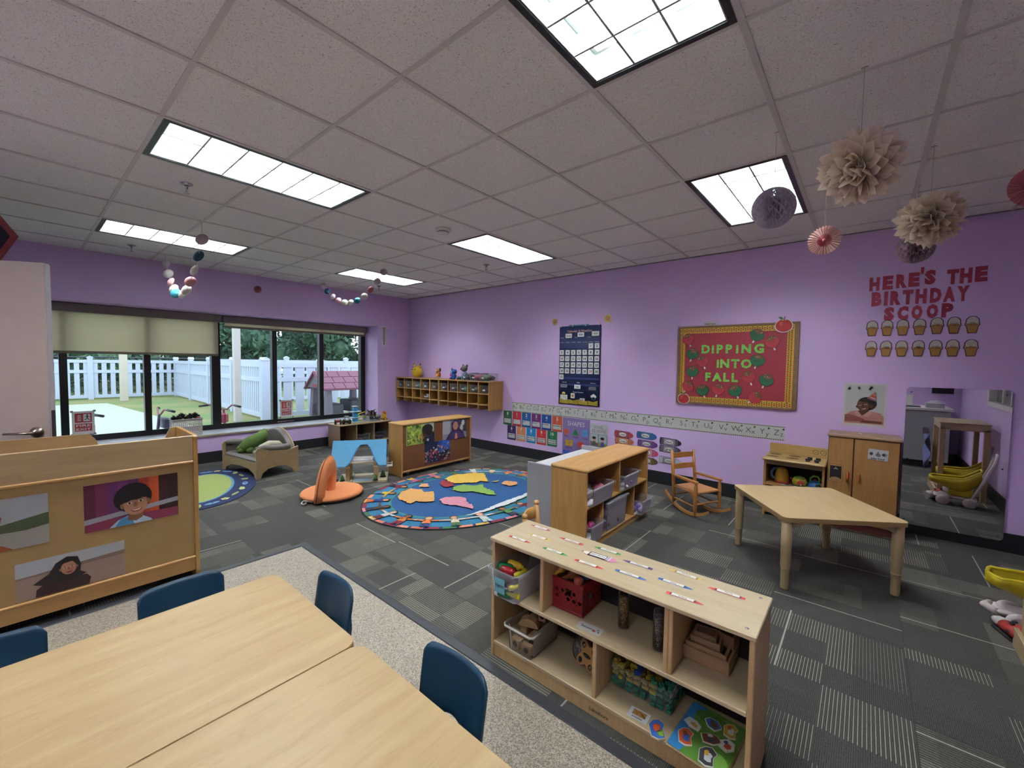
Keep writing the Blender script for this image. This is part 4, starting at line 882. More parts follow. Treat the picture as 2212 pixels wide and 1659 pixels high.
t_ = NT('dotted_cloth', .9); v = t_.coord(); vo = t_.n('ShaderNodeTexVoronoi'); t_.l(v, vo.inputs['Vector']); vo.inputs['Scale'].default_value = 60; t_.base(t_.mix(t_.math('LESS_THAN', vo.outputs['Distance'], .28), 'c9c6c0', '3a3838')); M_dots = t_.m
cloth('dress_up_cloth', 'white cloth with black dots stuffed in the upper left bin', 'cloth', (-.10, 1.80, .43), (.13, .085, .058), M_dots, 1); cloth('dress_up_cloth', 'pinkish red cloth at the right in the upper left bin', 'cloth', (-.06, 1.97, .425), (.10, .065, .05), cm('a8616b', .8), 2); cloth('dress_up_cloth', 'dark grey cloth at the back of the upper left bin', 'cloth', (-.2, 1.84, .45), (.06, .10, .05), cm('55504c', .9), 3)
rnd = random.Random(8)
for k in range(9):
    c, cn = [('8a5cae', 'violet'), ('a974c2', 'lilac'), ('c9c3cc', 'white'), ('5f8a6a', 'green')][k % 4]
    q = MB().m(cm(c, .35)); q.tube([(-.035, 0, 0), (-.01, .012, .008), (.02, 0, .004), (.035, -.01, 0)], [.012, .02, .016, .01], 9); item(q, 'toy_piece', f'{cn} toy piece in the upper right bin of the middle shelf', 'toy', (-.17+.10*(k % 3), 2.30+.07*((k//3) % 3)+.01*(k % 2), .385+.028*(k//4)), rnd.random()*3, f'{cn} toys in the upper right bin')
for k in range(7):
    q = MB().m(cm('c23a86', .35)); q.lathe([(.02, -.035), (.022, -.03), (.022, .03), (.02, .035)], 16) if 0 else q.tube([(0, -.035, 0), (0, .035, 0)], .022, 14)
    item(q, 'toy_curler', 'magenta cylinder in the small bottom left bin, '+('nearest the opening', 'topmost at front', 'behind the front one', 'deepest of the first row', 'topmost of the second row', 'middle of the second row', 'deep in the second row')[k], 'toy', (-.02-.055*(k % 4), 1.73+.075*(k//4)+.012*(k % 2), .095+.075*(1 if k in (0, 1, 4) else 0)+.03*(k % 2)), .5+k*.7, 'magenta cylinders in the small bin')
for k in range(6):
    q = MB().m(cm(('5e4a9a', 'a99ac8')[k % 2], .4)).ball((0, 0, 0), .026, 16, 10); item(q, 'toy_ball', ('deep violet' if k % 2 == 0 else 'pale lilac')+' ball in the low bin at the far end of the middle shelf', 'ball', (.0+.055*(k % 2)-.06*(k//4), 2.60+.065*(k//2), .098), 0, 'purple balls in the low bin')
for k in range(8):
    c, cn = [('8f6a86', 'mauve'), ('b3a0a8', 'dusty pink'), ('7a4f7c', 'plum'), ('c4506a', 'rose')][k % 4]
    q = MB().m(cm(c, .5)).ball((0, 0, 0), (.05, .055, .045), 14, 9, lambda th, p, k=k: 1+.15*math.sin(4*p+k)*math.sin(3*th)); item(q, 'soft_toy', f'{cn} soft bundle inside the tall lidded box', 'soft toy', (-.02-.12*(k % 2), 2.04+.085*(k % 4), .12+.095*(k//4)), k, f'{cn} bundles in the lidded box')
# white cabinet
wc = thing('play_cabinet', 'grey and white low cabinet standing behind the honey shelf', 'cabinet', (0, 0, 0)); gw = cm('a3a3a6', .55)
panel_part('side_panel', wc, gw, -.742, 1.90, 0, -.298, 1.918, .553); panel_part('side_panel', wc, gw, -.742, 2.86, 0, -.298, 2.878, .57)
panel_part('top', wc, cm('d6d6d8', .35), -.735, 1.918, .505, -.300, 2.86, .525); panel_part('front_panel', wc, cm('c4c4c6', .5), -.742, 1.918, .03, -.725, 2.86, .505)
panel_part('back_panel', wc, cm('c4c4c6', .5), -.315, 1.918, .03, -.300, 2.86, .505); panel_part('bottom', wc, gw, -.725, 1.918, .03, -.315, 2.86, .045)
for (x, z) in ((-.71, .53), (-.36, .50), (-.36, .49)): MB().m(M_black).cyl((x, 1.8995, z), (x, 1.8985, z), .004, n=8).build('screw', wc)

# ---------- brown-backed shelf with photographs
PX0, PX1, PY0, PY1, PH_ = -3.07, -2.786, 1.952, 3.162, .677
ph_ = thing('book_shelf', 'rolling honey wood shelf turned backwards with three photographs on its brown back', 'shelf', (0, 0, 0))
MB().m(hy).box(PX0-.005, PY0-.006, PH_-.022, PX1+.006, PY1+.006, PH_, .006).build('top', ph_)
for y in (PY0, PY1-.02): panel_part('side_panel', ph_, hz, PX0, y, 0, PX1+.002, y+.02, PH_-.022)
panel_part('back_panel', ph_, M_brown, PX1-.016, PY0+.02, .07, PX1-.010, PY1-.02, PH_-.022); panel_part('bottom_rail', ph_, hy, PX1-.02, PY0+.02, .05, PX1-.006, PY1-.02, .075)
for z in (.06, .36): panel_part('shelf', ph_, hy, PX0, PY0+.02, z, PX1-.022, PY1-.02, z+.018)
for y in (PY0+.13, PY1-.13):
    for x in (PX1-.05, PX0+.06):
        q = MB().m(cm('9aa0a6', .2)); q.push(Matrix.Translation((x, y, .023)) @ Matrix.Rotation(R(70), 4, 'X')); q.lathe([(0, -.012), (.023, -.012), (.023, .012), (0, .012)], 16); q.pop(); q.cyl((x, y, .03), (x, y, .06), .01, n=8); q.build('caster', ph_)
def e1(p, w, h):
    rn = random.Random(3); p.rect(0, 0, w, h, cm('9bb05a', .4)); p.rect(w*.55, h*.6, w, h, cm('b8c8c8', .4))
    for k in range(110):
        x, z, s = rn.random()*w*.7, rn.random()*h, .012+.02*rn.random(); a = rn.random()*3; x = min(x, w-.03); z = min(max(z, s), h-s); x = max(x, s)
        p.ell(x, z, s, s*.35, cm(rn.choice(('c6d84a', '5f7a2c', '3d5523', 'dfe89a', '7f9a3a', 'b8cf3a'))), 1 if k % 8 == 0 else 0, 7, a)
    p.poly([(w*.62, 0), (w*.66, h*.35), (w*.82, h*.5), (w, h*.55), (w, 0)], cm('1b2340', .4)); p.poly([(w*.60, h*.36), (w*.55, h*.55), (w*.60, h*.72), (w*.9, h*.72), (w*.92, h*.4), (w*.75, h*.3)], cm('4a2f26', .4)); p.ell(w*.74, h*.72, w*.20, h*.24, cm('1d1512', .5)); p.ell(w*.80, h*.56, w*.12, h*.2, cm('1d1512', .5)); p.ell(w*.50, h*.34, .02, .035, cm('b5413a')); p.ell(w*.50, h*.34, .011, .022, cm('e0a8a0')); p.poly([(w*.54, h*.16), (w*.62, h*.3), (w*.75, h*.2), (w*.66, h*.06)], cm('4a2f26', .4)); p.rect(w*.72, h*.1, w*.78, h*.22, cm('c9d2d8'))
def e2(p, w, h):
    p.rect(0, 0, w, h, cm('8e8f94', .4)); p.rect(0, h*.3, w*.3, h, cm('a9aaae')); p.poly([(w*.62, h), (w, h), (w, h*.3), (w*.75, h*.4)], cm('3d3f40', .4)); p.ell(w*.85, h*.8, .03, .04, cm('c9ccc8')); p.ell(w*.78, h*.55, .03, .05, cm('b9bcb8'))
    p.poly([(w*.12, 0), (w*.22, h*.25), (w*.36, h*.45), (w*.34, h*.85), (w*.48, h*.99), (w*.66, h*.95), (w*.70, h*.5), (w*.84, h*.35), (w*.94, 0)], cm('3a2a5e', .4))
    for k in range(6): p.poly([(w*(.2+.02*k), h*(.05+.07*k)), (w*.5, h*(.0+.07*k)), (w*(.86-.02*k), h*(.08+.06*k)), (w*.5, h*(.03+.07*k))], cm(('9a3f66', '4f5aa8', '7a3a80')[k % 3]))
    face(p, w*.51, h*.68, h*.22, 'b', tilt=-.08); p.poly([(w*.46, h*.02), (w*.5, h*.32), (w*.55, h*.30), (w*.60, h*.04), (w*.52, 0)], cm(SK['b'][0]))
def e3(p, w, h):
    rn = random.Random(9); p.rect(0, 0, w, h, cm('1f2a4a', .4)); p.poly([(w*.4, h*.5), (w*.55, h), (w, h), (w, h*.5)], cm('2a4ea0', .4)); p.poly([(w*.6, h*.4), (w*.7, h), (w, h), (w, h*.55)], cm('3a62c0', .4))
    for k in range(130):
        x, z = rn.random()*w, rn.random()*h*.62+(h*.25 if rn.random() < .2 else 0); s = .008+.016*rn.random(); x = min(max(x, s), w-s); z = min(max(z, s), h-s)
        p.ell(x, z, s, s*.6, cm(rn.choice(('a83a4c', 'c4656a', '24262e', 'b8bfc6', '6a7d8e', '7c2436', '34464e', 'c0905c'))), 1 if k % 8 == 0 else 0, 7, rn.random()*3)
gp = 'photographs on the brown shelf back'
photo('photograph of a child with a magnifier among green leaves, on the brown shelf back', PX1-.0085, 2.03, .388, .442, .262, e1, group=gp); photo('photograph of a smiling girl in a purple shawl, on the brown shelf back', PX1-.0085, 2.627, .378, .447, .274, e2, group=gp); photo('photograph of a coral reef, lowest on the brown shelf back', PX1-.0085, 2.316, .108, .443, .278, e3, group=gp)

# ---------- low shelf of toys by the window corner
tsx0, tsx1, tsy0, tsy1, tsh = -5.32, -4.94, 2.252, 3.235, .398
ts = thing('toy_shelf', 'low three-bay shelf against the window wall with vehicles on top', 'shelf', (0, 0, 0)); gz, gy = wood('grey_maple_z', '9c8061', 'b39877', 2), wood('grey_maple_y', 'a98a5e', 'c2a478', 1)
MB().m(gy).box(tsx0, tsy0-.008, tsh-.02, tsx1+.008, tsy1+.008, tsh, .006).build('top', ts)
for y in (tsy0, tsy1-.018): panel_part('side_panel', ts, gz, tsx0, y, 0, tsx1, y+.018, tsh-.02)
for y in (2.56, 2.89): panel_part('divider', ts, gz, tsx0+.01, y, .07, tsx1-.004, y+.016, tsh-.02)
panel_part('shelf', ts, gy, tsx0+.01, tsy0+.018, .05, tsx1-.004, tsy1-.018, .07); panel_part('back_panel', ts, cm('3a2c22', .8), tsx0, tsy0+.018, .05, tsx0+.008, tsy1-.018, tsh-.02)
for k, y in enumerate((2.60, 2.925)):
    bin_('plastic_bin', ('clear bin in the middle bay of the low window shelf', 'clear bin of colourful toys in the right bay of the low window shelf')[k], 'bin', (tsx0+.04, y, .071), .30, .25, .13, M_bin2)
    for i in range(6): c, cn = (('7a6a52', 'brown'), ('5a5f66', 'grey'))[i % 2] if k == 0 else (('8ca83a', 'lime'), ('b58a3a', 'ochre'), ('5a4a8a', 'violet'))[i % 3]; item(MB().m(cm(c, .4)).ball((0, 0, 0), (.05, .035, .03), 12, 8), 'toy_piece', f'{cn} toy piece in a clear bin of the low window shelf', 'toy', (tsx0+.10+.09*(i % 3), y+.075+.095*(i//3), .105), i, f'{cn} toys in the window shelf bins')
# trapezoid side: square table by the play kitchen
TT = thing('square_table', 'square maple table with turned legs in front of the play kitchen', 'table', (.822, 2.655, 0), R(-54.9)); tw_ = .755
O = rrect(0, 0, tw_, tw_, .035, 6); hT = .487
q = MB().m(wood('top_square', 'ccab72', 'd9bf8e', 0, .38, .8, .5)).prism(O, hT-.03, hT); q.m(cm('a88a5c', .4)).prism([(tw_/2+(a-tw_/2)*1.002, tw_/2+(b-tw_/2)*1.002) for a, b in O], hT-.028, hT-.003); q.build('tabletop', TT)
for a in (.04, tw_-.04):
    for b in (.04, tw_-.04):
        MB().m(MW['maple_z']).lathe([(.021, .0), (.024, .012), (.025, .135), (.027, .137), (.027, .143), (.025, .145), (.029, .152), (.031, .30), (.031, hT-.03)], 20, (a, b, 0)).build('leg', TT)
        sx, sy = (1 if a < .3 else -1), (1 if b < .3 else -1)
        for dx, dy in ((sx, 0), (0, sy)):
            q = MB().m(MW['maple_x']); L_ = .15; pts = [(0, hT-.09), (L_*.5, hT-.06), (L_, hT-.031), (0, hT-.031)]
            if dx: q.prism([(a+sx*u, v) for u, v in pts], b-.012, b+.012, 'y')
            else: q.prism([(b+sy*u, v) for u, v in pts], a-.012, a+.012, 'x')
            q.build('corner_brace', TT)
# ================================================================ THINGS ON THE WALLS
YW = YB-.0015
# pocket calendar chart
ccx, c0, c1, cz0, cz1 = -1.445, -1.775, -1.115, .882, 1.995
navy = cm('1c2a58', .6); navy2 = cm('223468', .6); wht = M_white
ch_ = thing('pocket_chart', 'navy calendar and weather pocket chart hanging on the purple wall', 'calendar', (c0, YB-.012, cz0)); cw_, chh_ = c1-c0, cz1-cz0
q = MB().m(navy); q.sheet(lambda u, v: (u*cw_, .004*math.sin(u*9)-.002*v, v*chh_), 24, 2, .004); q.build('cloth', ch_)
p = Flat('y'); p.step = .0005
p.text('Calendar & Weather', cw_*.5, chh_*.935, .030, cm('e8d8d8'), cw_*.62, .04); p.text('Calendar & Weather', cw_*.5, chh_*.935, .030, cm('b5344a'), cw_*.62, .0)
for t_x, t in ((.06, 'Month'), (.40, 'Year'), (.72, 'Season')): p.text(t, cw_*t_x+.01, chh_*.855, .013, wht, .05, .0, up=0 if t_x > .1 else 1)
p.rect(0, chh_*.838, cw_, chh_*.8395, cm('4a5c94'))
for k, t in enumerate(('Sunday', 'Monday', 'Tuesday', 'Wednesday', 'Thursday', 'Friday', 'Saturday')): p.text(t, cw_*(.075+.142*k), chh_*.795, .010, wht, .066, .0, up=1 if k == 0 else 0)
for k in range(7): p.rect(.005, chh_*(.72-.079*k), cw_-.005, chh_*(.72-.079*k)+.03, navy2, 1 if k == 0 else 0)
for t_x, t in ((.15, 'Yesterday'), (.50, 'Today'), (.85, 'Tomorrow')): p.text(t, cw_*t_x, chh_*.288, .014, wht, .085 if t != 'Today' else .05, .02, up=1 if t_x < .2 else 0)
p.text("Today's Weather", cw_*.5, chh_*.166, .015, wht, .17, .02); p.rect(0, chh_*.305, cw_, chh_*.3065, cm('4a5c94')); p.rect(0, chh_*.195, cw_, chh_*.1965, cm('4a5c94'), 0)
p.ell(cw_*.14, chh_*.135, .03, .03, cm('d8c65a'), a0=0, a1=PI); 
for k in range(7): a = PI*(k+.5)/7; p.poly([(cw_*.14+.036*math.cos(a-.05), chh_*.135+.036*math.sin(a-.05)), (cw_*.14+.05*math.cos(a), chh_*.135+.05*math.sin(a)), (cw_*.14+.036*math.cos(a+.05), chh_*.135+.036*math.sin(a+.05))], cm('4f8fa0'), 0)
for (x, z, s) in ((.83, .125, .018), (.87, .135, .022), (.91, .125, .018)): p.ell(cw_*x, chh_*z, s, s, wht, 0)
for (x, z) in ((.84, .095), (.88, .085), (.91, .098)): p.ell(cw_*x, chh_*z, .004, .007, cm('9fd0e0'), 0)
q = p.build('printing', ch_); q.location = (0, -.006, 0)
for k in range(4):
    a, b = cw_*(.04+.235*k), cw_*(.04+.235*k+.225); MB().m(cm('a8932a', .6)).prism([(a, .018), (b, .012), (b, .075+.01*(k % 2)), ((a+b)/2, .062), (a, .085-.008*(k % 2))], -.012, -.006, 'y').build('yellow_pocket', ch_)
q = MB().m(cm('4f8f96', .4)); q.box(cw_*.24, -.012, chh_-.002, cw_*.72, .0, chh_+.014, .002); q.build('teal_strip', ch_)
for x in (.02, .32, .63, .95): MB().m(wht).box(cw_*x, -.012, chh_-.01, cw_*x+.018, -.004, chh_+.03, .003).build('hook', ch_)
def card(nm, lab, cat, x, z, w, h, t, th_, col='white', tc=None, grp=None, rz=0, tw=None, bg=None, dy=.0225):
    p = Flat('y'); p.backing(-w/2, -h/2, w/2, h/2, bg or wht, .001, .004); p.text(t, 0, 0, th_, tc or M_black, tw, .03)
    o = solo(p, nm, lab, cat, (c0+x, YB-dy, cz0+z), 0, grp); o.rotation_euler.y = rz; return o
rnd = random.Random(4)
for d in range(1, 32):
    i = (d+4) % 7; row = (d+4)//7; x = cw_*(.075+.142*i); z = chh_*(.745-.0785*row)
    card('date_card', f'date card {d}, {("Sunday", "Monday", "Tuesday", "Wednesday", "Thursday", "Friday", "Saturday")[i]} column, {("first", "second", "third", "fourth", "fifth", "sixth")[row]} week row of the navy calendar', 'card', x+rnd.uniform(-.003, .003), z, .070, .070, str(d), .032, tc=cm('a5303a') if d == 29 else None, grp='date cards in the calendar', rz=rnd.uniform(-.04, .04))
card('word_card', 'white card reading August at the top of the calendar chart', 'card', cw_*.24, chh_*.878, .105, .062, 'August', .018, tw=.075, grp='word cards in the calendar'); card('word_card', 'white card reading 2025 at the top of the calendar chart', 'card', cw_*.54, chh_*.888, .105, .062, '2025', .022, tw=.07, grp='word cards in the calendar')
o = card('season_card', 'summer landscape card at the top right of the calendar chart', 'card', cw_*.885, chh_*.895, .11, .065, 'Summer', .016, tw=.06); 
card('word_card', 'white card reading Friday in the Today row', 'card', cw_*.48, chh_*.235, .10, .055, 'Friday', .016, tw=.055, grp='word cards in the calendar'); card('word_card', 'grey shaded card reading Thursday in the Yesterday row', 'card', cw_*.14, chh_*.238, .11, .045, 'Thursday', .015, tw=.08, grp='word cards in the calendar', bg=cm('85888e')); card('word_card', 'grey shaded card reading Saturday in the Tomorrow row', 'card', cw_*.84, chh_*.222, .11, .04, 'Saturday', .015, tw=.08, grp='word cards in the calendar', bg=cm('7a7c84'))
p = Flat('y'); p.backing(-.032, -.035, .032, .035, wht, .001, .004); p.poly(star(0, 0, .026, .016, 10), cm('b58a3a')); solo(p, 'weather_card', 'small sun weather card below the Today heading', 'card', (c0+cw_*.37, YB-.0225, cz0+chh_*.118))
p = Flat('y'); p.backing(-.06, -.04, .06, .035, wht, .001); p.rect(-.05, .012, .04, .016, M_grey); p.rect(.01, -.01, .05, -.006, M_grey, 0); solo(p, 'pocket_paper', 'folded white paper tucked in the left yellow pocket', 'paper', (c0+cw_*.14, YB-.0165, cz0+chh_*.092), 0, 'papers in the yellow pockets')
p = Flat('y'); p.backing(-.04, -.03, .04, .02, wht, .001); p.rect(-.03, -.01, .02, .0, cm('8a4a4a')); solo(p, 'pocket_paper', 'small cards tucked in the third yellow pocket', 'paper', (c0+cw_*.60, YB-.0165, cz0+chh_*.075), R(0), 'papers in the yellow pockets')
# smiling sun cut-outs
for x, z, s, l in ((-1.872, 2.072, .055, 'yellow sun cut-out left of the calendar chart'), (-1.025, 2.071, .062, 'yellow sun cut-out right of the calendar chart')):
    p = Flat('y'); p.poly(star(0, 0, s, s*.82, 18), cm('d9cf8c')); p.m(cm('cfc27a')); p.ell(0, 0, s*.72, s*.72, cm('c99a62')); p.ell(-s*.25, s*.15, s*.08, s*.10, M_black); p.ell(s*.25, s*.15, s*.08, s*.10, M_black, 0); p.ell(0, -s*.12, s*.3, s*.22, cm('9a5a3a'), a0=PI, a1=2*PI); p.backing(-s*.5, -s*.5, s*.5, s*.5, wht, .001)
    solo(p, 'sun_cutout', l, 'wall decoration', (x, YW, z), 0, 'sun cut-outs')
# alphabet strip
ax0, ax1, az0, az1 = -2.668, 1.008, .70, .842
p = Flat('y'); p.step = .0004; L_ = ax1-ax0; p.backing(0, 0, L_, az1-az0, cm('cfd0ca', .5), .001); p.rect(0, .134, L_, .142, cm('7d8f45')); p.rect(0, 0, L_, .006, cm('a9b54a'), 0)
n = 184
for k in range(n): x = L_*k/n; p.poly([(x, .0), (x+.010, .0), (x+.010, .007), (x+.005, .011), (x, .007)], M_black, 1 if k == 0 else 0)
xs = [-2.60, -2.46, -2.32, -2.18, -2.04, -1.90, -1.76, -1.615, -1.48, -1.345, -1.195, -1.045, -.91, -.755, -.605, -.46, -.315, -.165, -.005, .13, .275, .43, .575, .70, .83, .96]
for k, x in enumerate(xs):
    c = 'ABCDEFGHIJKLMNOPQRSTUVWXYZ'[k]; X = x-ax0-.006; p.text(c, X-.018, .078, .058, cm('33363c'), None, -.012, up=1 if k == 0 else 0); lo = c.lower(); p.text(lo, X+.028, .066 if lo not in 'gjpqy' else .055, .052, cm('33363c'), None, -.012, up=0)
    p.ell(X+.042, .115, .010, .009, cm(('2a2c30', 'a5443a', '3f5a8c', '4a7a3f', '8a5a2c')[(k*3) % 5]), 0, 9); p.ell(X+.036, .106, .006, .005, cm(('55585c', 'c9884a', '2a2c30')[k % 3]), 0, 7)
solo(p, 'alphabet_strip', 'long white alphabet strip with a green edge along the purple wall', 'wall strip', (ax0, YW, az0))
# number cards 0-10
NC = [('0', '2f6b45', 'zero'), ('1', 'c6313c', 'one'), ('2', '1f5e9c', 'two'), ('3', '7a2f78', 'three'), ('4', '1f4f9c', 'four'), ('5', 'cf5a3c', 'five'), ('6', '40296c', 'six'), ('7', 'dd8f66', 'seven'), ('8', '2f86c4', 'eight'), ('9', 'cc3b3c', 'nine'), ('10', '2f7d55', 'ten')]
CN = ['dark green', 'red', 'blue', 'magenta', 'royal blue', 'orange', 'dark purple', 'peach', 'light blue', 'bright red', 'green']
for k, (t, c, wd) in enumerate(NC):
    x = -2.755+.1915*k if k < 6 else -2.668+.1965*(k-6); z = .585-.0006*k if k < 6 else .352; w, h = .178, .228
    p = Flat('y'); p.backing(-w/2-.006, -h/2-.006, w/2+.006, h/2+.006, cm('d8dadb', .3), .001, .014); p.rect(-w/2, -h/2, w/2, h/2, cm(c, .35), 1, .010); p.text(t, 0, .072, .048, wht, None, .03); p.text(wd, 0, .028, .014, wht, None, 0)
    p.rect(-w*.40, -.082, w*.40, -.012, cm('d3d4d2')); n_ = int(t)
    for i in range(10):
        cx, cz = -w*.32+(i % 5)*w*.16, -.032-(i//5)*.032
        if i < n_: p.ell(cx, cz, .0085, .0085, M_black if k != 7 else cm('7a6a5a'), 1 if i == 0 else 0, 10)
        else: p.rect(cx-.009, cz-.009, cx+.009, cz+.009, cm('c3c4c2'), 1 if i == n_ else 0)
    solo(p, 'number_card', f'{CN[k]} number card showing {t} ({wd}) on the purple wall', 'card', (x, YW, z), 0, 'number cards')
# shapes poster
p = Flat('y'); w, h = .445, .60; lil = cm('8f7bb3', .4); p.backing(0, 0, w, h, lil, .001); p.rect(0, 0, w, h*.42, cm('8672ac', .35)); p.text('SHAPES', w*.5, h*.87, .062, wht, w*.62, .0)
fc = lambda x, z: (p.ell(x-.012, z+.006, .004, .006, M_black), p.ell(x+.012, z+.006, .004, .006, M_black, 0), p.poly([(x-.012, z-.008), (x, z-.015), (x+.012, z-.008), (x, z-.011)], M_black, 0))
p.ell(w*.15, h*.66, .042, .045, cm('d9603c')); fc(w*.15, h*.66); p.text('CIRCLE', w*.15, h*.56, .014, M_black, .07, .02)
p.poly([(w*.38, h*.60), (w*.60, h*.60), (w*.49, h*.76)], cm('2f8a4a')); fc(w*.49, h*.65); p.text('TRIANGLE', w*.49, h*.555, .014, M_black, .09, .02)
p.rect(w*.74, h*.60, w*.93, h*.755, cm('5aa5de')); fc(w*.835, h*.67); p.text('SQUARE', w*.835, h*.55, .014, M_black, .08, .02)
p.rect(w*.12, h*.33, w*.40, h*.47, cm('d9a93c')); fc(w*.26, h*.40); p.text('RECTANGLE', w*.26, h*.29, .014, M_black, .11, .02)
p.ell(w*.70, h*.40, .062, .040, cm('d0453a')); fc(w*.70, h*.40); p.text('OVAL', w*.70, h*.29, .014, M_black, .05, .02)
p.poly([(w*.16, h*.06), (w*.28, h*.17), (w*.27, h*.22), (w*.22, h*.24), (w*.16, h*.20), (w*.10, h*.24), (w*.05, h*.22), (w*.04, h*.17)], cm('3a5fc4')); p.poly(star(w*.49, h*.14, .048, .022, 5), cm('c4559c')); p.poly([(w*.83, h*.05), (w*.92, h*.145), (w*.83, h*.24), (w*.74, h*.145)], cm('6a3a9c')); fc(w*.83, h*.14)
for x in (w*.28, w*.62): p.rect(x, 0, x+.002, h, cm('7d6aa3', .4))
solo(p, 'shapes_poster', 'lilac SHAPES poster with smiling shapes on the purple wall', 'poster', (-1.700, YW, .092))
p = Flat('y'); w, h = .27, .50; p.backing(0, 0, w, h, cm('c9c8cc', .4), .001); p.text('FOUR', w*.5, h*.90, .034, M_black, w*.60, .06); p.text('FOUR', w*.5, h*.90, .034, wht, w*.60, .01); p.text('SEASONS', w*.5, h*.80, .034, M_black, w*.84, .06); p.text('SEASONS', w*.5, h*.80, .034, wht, w*.84, .01)
for i in (0, 1):
    for j in (0, 1):
        x, z = w*(.05+.48*i), h*(.06+.34*j)*1.02; p.rect(x-.003, z-.003, x+w*.43+.003, z+h*.31+.003, M_black); p.rect(x, z, x+w*.43, z+h*.31, cm(('7fb0ac', '8fb4d4', 'b8c9c0', 'b4c2cc')[i+2*j])); p.poly([(x, z), (x+w*.43, z), (x+w*.43, z+h*.07), (x, z+h*.11)], cm(('4f7a5c', 'dfe6ea', 'a5607a', '8aa05a')[i+2*j]))
        fx, fz = x+w*.22, z+h*.17; p.ell(fx, fz, .026, .03, cm('d3a88c')); p.ell(fx-.004, fz+.018, .03, .018, cm(('5a3424', '1f2434', '2c2018', '14141c')[i+2*j])); p.poly([(fx-.034, z), (fx+.034, z), (fx+.018, fz-.028), (fx-.018, fz-.028)], cm(('a5443a', '3f66a4', '4a6a5a', '5a4a8a')[i+2*j])); p.ell(fx-.009, fz, .003, .004, M_black); p.ell(fx+.009, fz, .003, .004, M_black, 0)
solo(p, 'seasons_poster', 'white FOUR SEASONS poster with four cartoon panels', 'poster', (-1.252, YW, .152))
# wall crayons
def crayon(word, x, z, c, c2, dk='2a2228', a=-2):
    w, h = .252, .078; p = Flat('y'); p.step = .0004; o = [(0, -h/2), (w*.78, -h/2), (w*.96, -h*.24), (w, 0), (w*.96, h*.24), (w*.78, h/2), (0, h/2), (-.006, 0)]
    p.m(M_black).prism([(-.004+u*1.02, v*1.1) for u, v in o], -.0012, 0, 'y'); p.ly = 4; p.poly(o, cm(c, .4)); p.rect(w*.16, -h*.46, w*.70, h*.46, cm(c2, .4))
    for q in (.05, .11, .145, .70, .735, .80): p.rect(w*q, -h*.47, w*(q+.018), h*.47, cm(dk if q in (.145, .70) else c2))
    p.ell(w*.43, 0, w*.215, h*.37, M_black, n=26); p.ell(w*.43, 0, w*.20, h*.33, wht, n=26); p.text(word, w*.43, 0, .022, M_black, min(.07, .018*len(word)), .02)
    o = solo(p, 'crayon_cutout', f'{word} crayon cut-out on the purple wall', 'wall decoration', (x, YW, z), 0, 'crayon cut-outs on the wall'); o.rotation_euler.y = R(a*-1)
crayon('red', -.877, .556, 'b5383c', 'a5566c'); crayon('orange', -.868, .470, 'c96a3c', 'd99a78'); crayon('yellow', -.86, .384, 'd8b83c', 'e0cd84'); crayon('green', -.856, .296, '3f8a4a', '7aa88a')
crayon('blue', -.571, .576, '2c66a8', '4a7ca4'); crayon('purple', -.556, .474, '6a3688', '8a6aa0'); crayon('pink', -.546, .369, 'd0476c', 'd990a4'); crayon('brown', -.549, .267, '6f5334', '94795a')
crayon('black', -.273, .537, '26202c', 'a49cae'); crayon('gray', -.275, .445, '56545c', 'a09ca6'); crayon('white', -.271, .305, 'cfcfd2', '9a98a0')
# bulletin board
bx0, bx1, bz0, bz1 = -.095, 1.098, 1.018, 1.915; w, h = bx1-bx0, bz1-bz0
bb = thing('bulletin_board', 'wood framed bulletin board with red paper and an apple border', 'bulletin board', (bx0, YB-.002, bz0)); fr = wood('board_frame', '7c6048', '98795a', 0, .5)
for q in ((0, 0, w, .022), (0, h-.022, w, h), (0, .022, .022, h-.022), (w-.04, .022, w, h-.022)): MB().m(fr).box(q[0], -.024, q[1], q[2], 0, q[3], .003).build('frame', bb)
MB().m(paint('red_paper', '98303c', .5)).box(.02, -.012, .02, w-.038, -.004, h-.02).build('red_paper', bb)
p = Flat('y'); p.step = .0005; yel = cm('d9a93a', .4)
def scal(x0, z0, x1, z1, nx):   # scalloped strip; inner edge wavy
    pts = []; hor = abs(x1-x0) > abs(z1-z0); n = nx*6
    if hor:
        s = 1 if z1 > z0 else -1; pts = [(x0, z0), (x1, z0)]+[(x1+(x0-x1)*k/n, z1+s*.006*abs(math.sin(PI*k/6))) for k in range(n+1)]
    else:
        s = 1 if x1 > x0 else -1; pts = [(x0, z0), (x0, z1)]+[(x1+s*.006*abs(math.sin(PI*k/6)), z1+(z0-z1)*k/n) for k in range(n+1)]
    p.poly(pts, yel)
bw = .058; xi0, xi1, zi0, zi1 = .022, w-.042, .022, h-.022
scal(xi0, zi0, xi1, zi0+bw, 42); scal(xi0, zi1, xi1, zi1-bw, 42); scal(xi0, zi0, xi0+bw, zi1, 32); scal(xi1, zi0, xi1-bw, zi1, 32)
red_, grn_ = cm('a5302c', .4), cm('5d7d2c', .4); p.ly += 1; k = 0
def dots(x0, z0, x1, z1):
    nx, nz = int((x1-x0)/.0225), int((z1-z0)/.0185)
    for i in range(nx+1):
        for j in range(nz+1):
            x = x0+i*.0225; z = z0+j*.0185+(.009 if i % 2 else 0)
            if z > z1+.004: continue
            p.ell(x, z, .0085, .0075, red_ if (i+j) % 2 else grn_, 0, 8)
dots(xi0+.010, zi0+.009, xi1-.008, zi0+bw-.012); dots(xi0+.010, zi1-bw+.012, xi1-.008, zi1-.010); dots(xi0+.010, zi0+bw, xi0+bw-.012, zi1-bw); dots(xi1-bw+.012, zi0+bw, xi1-.008, zi1-bw)
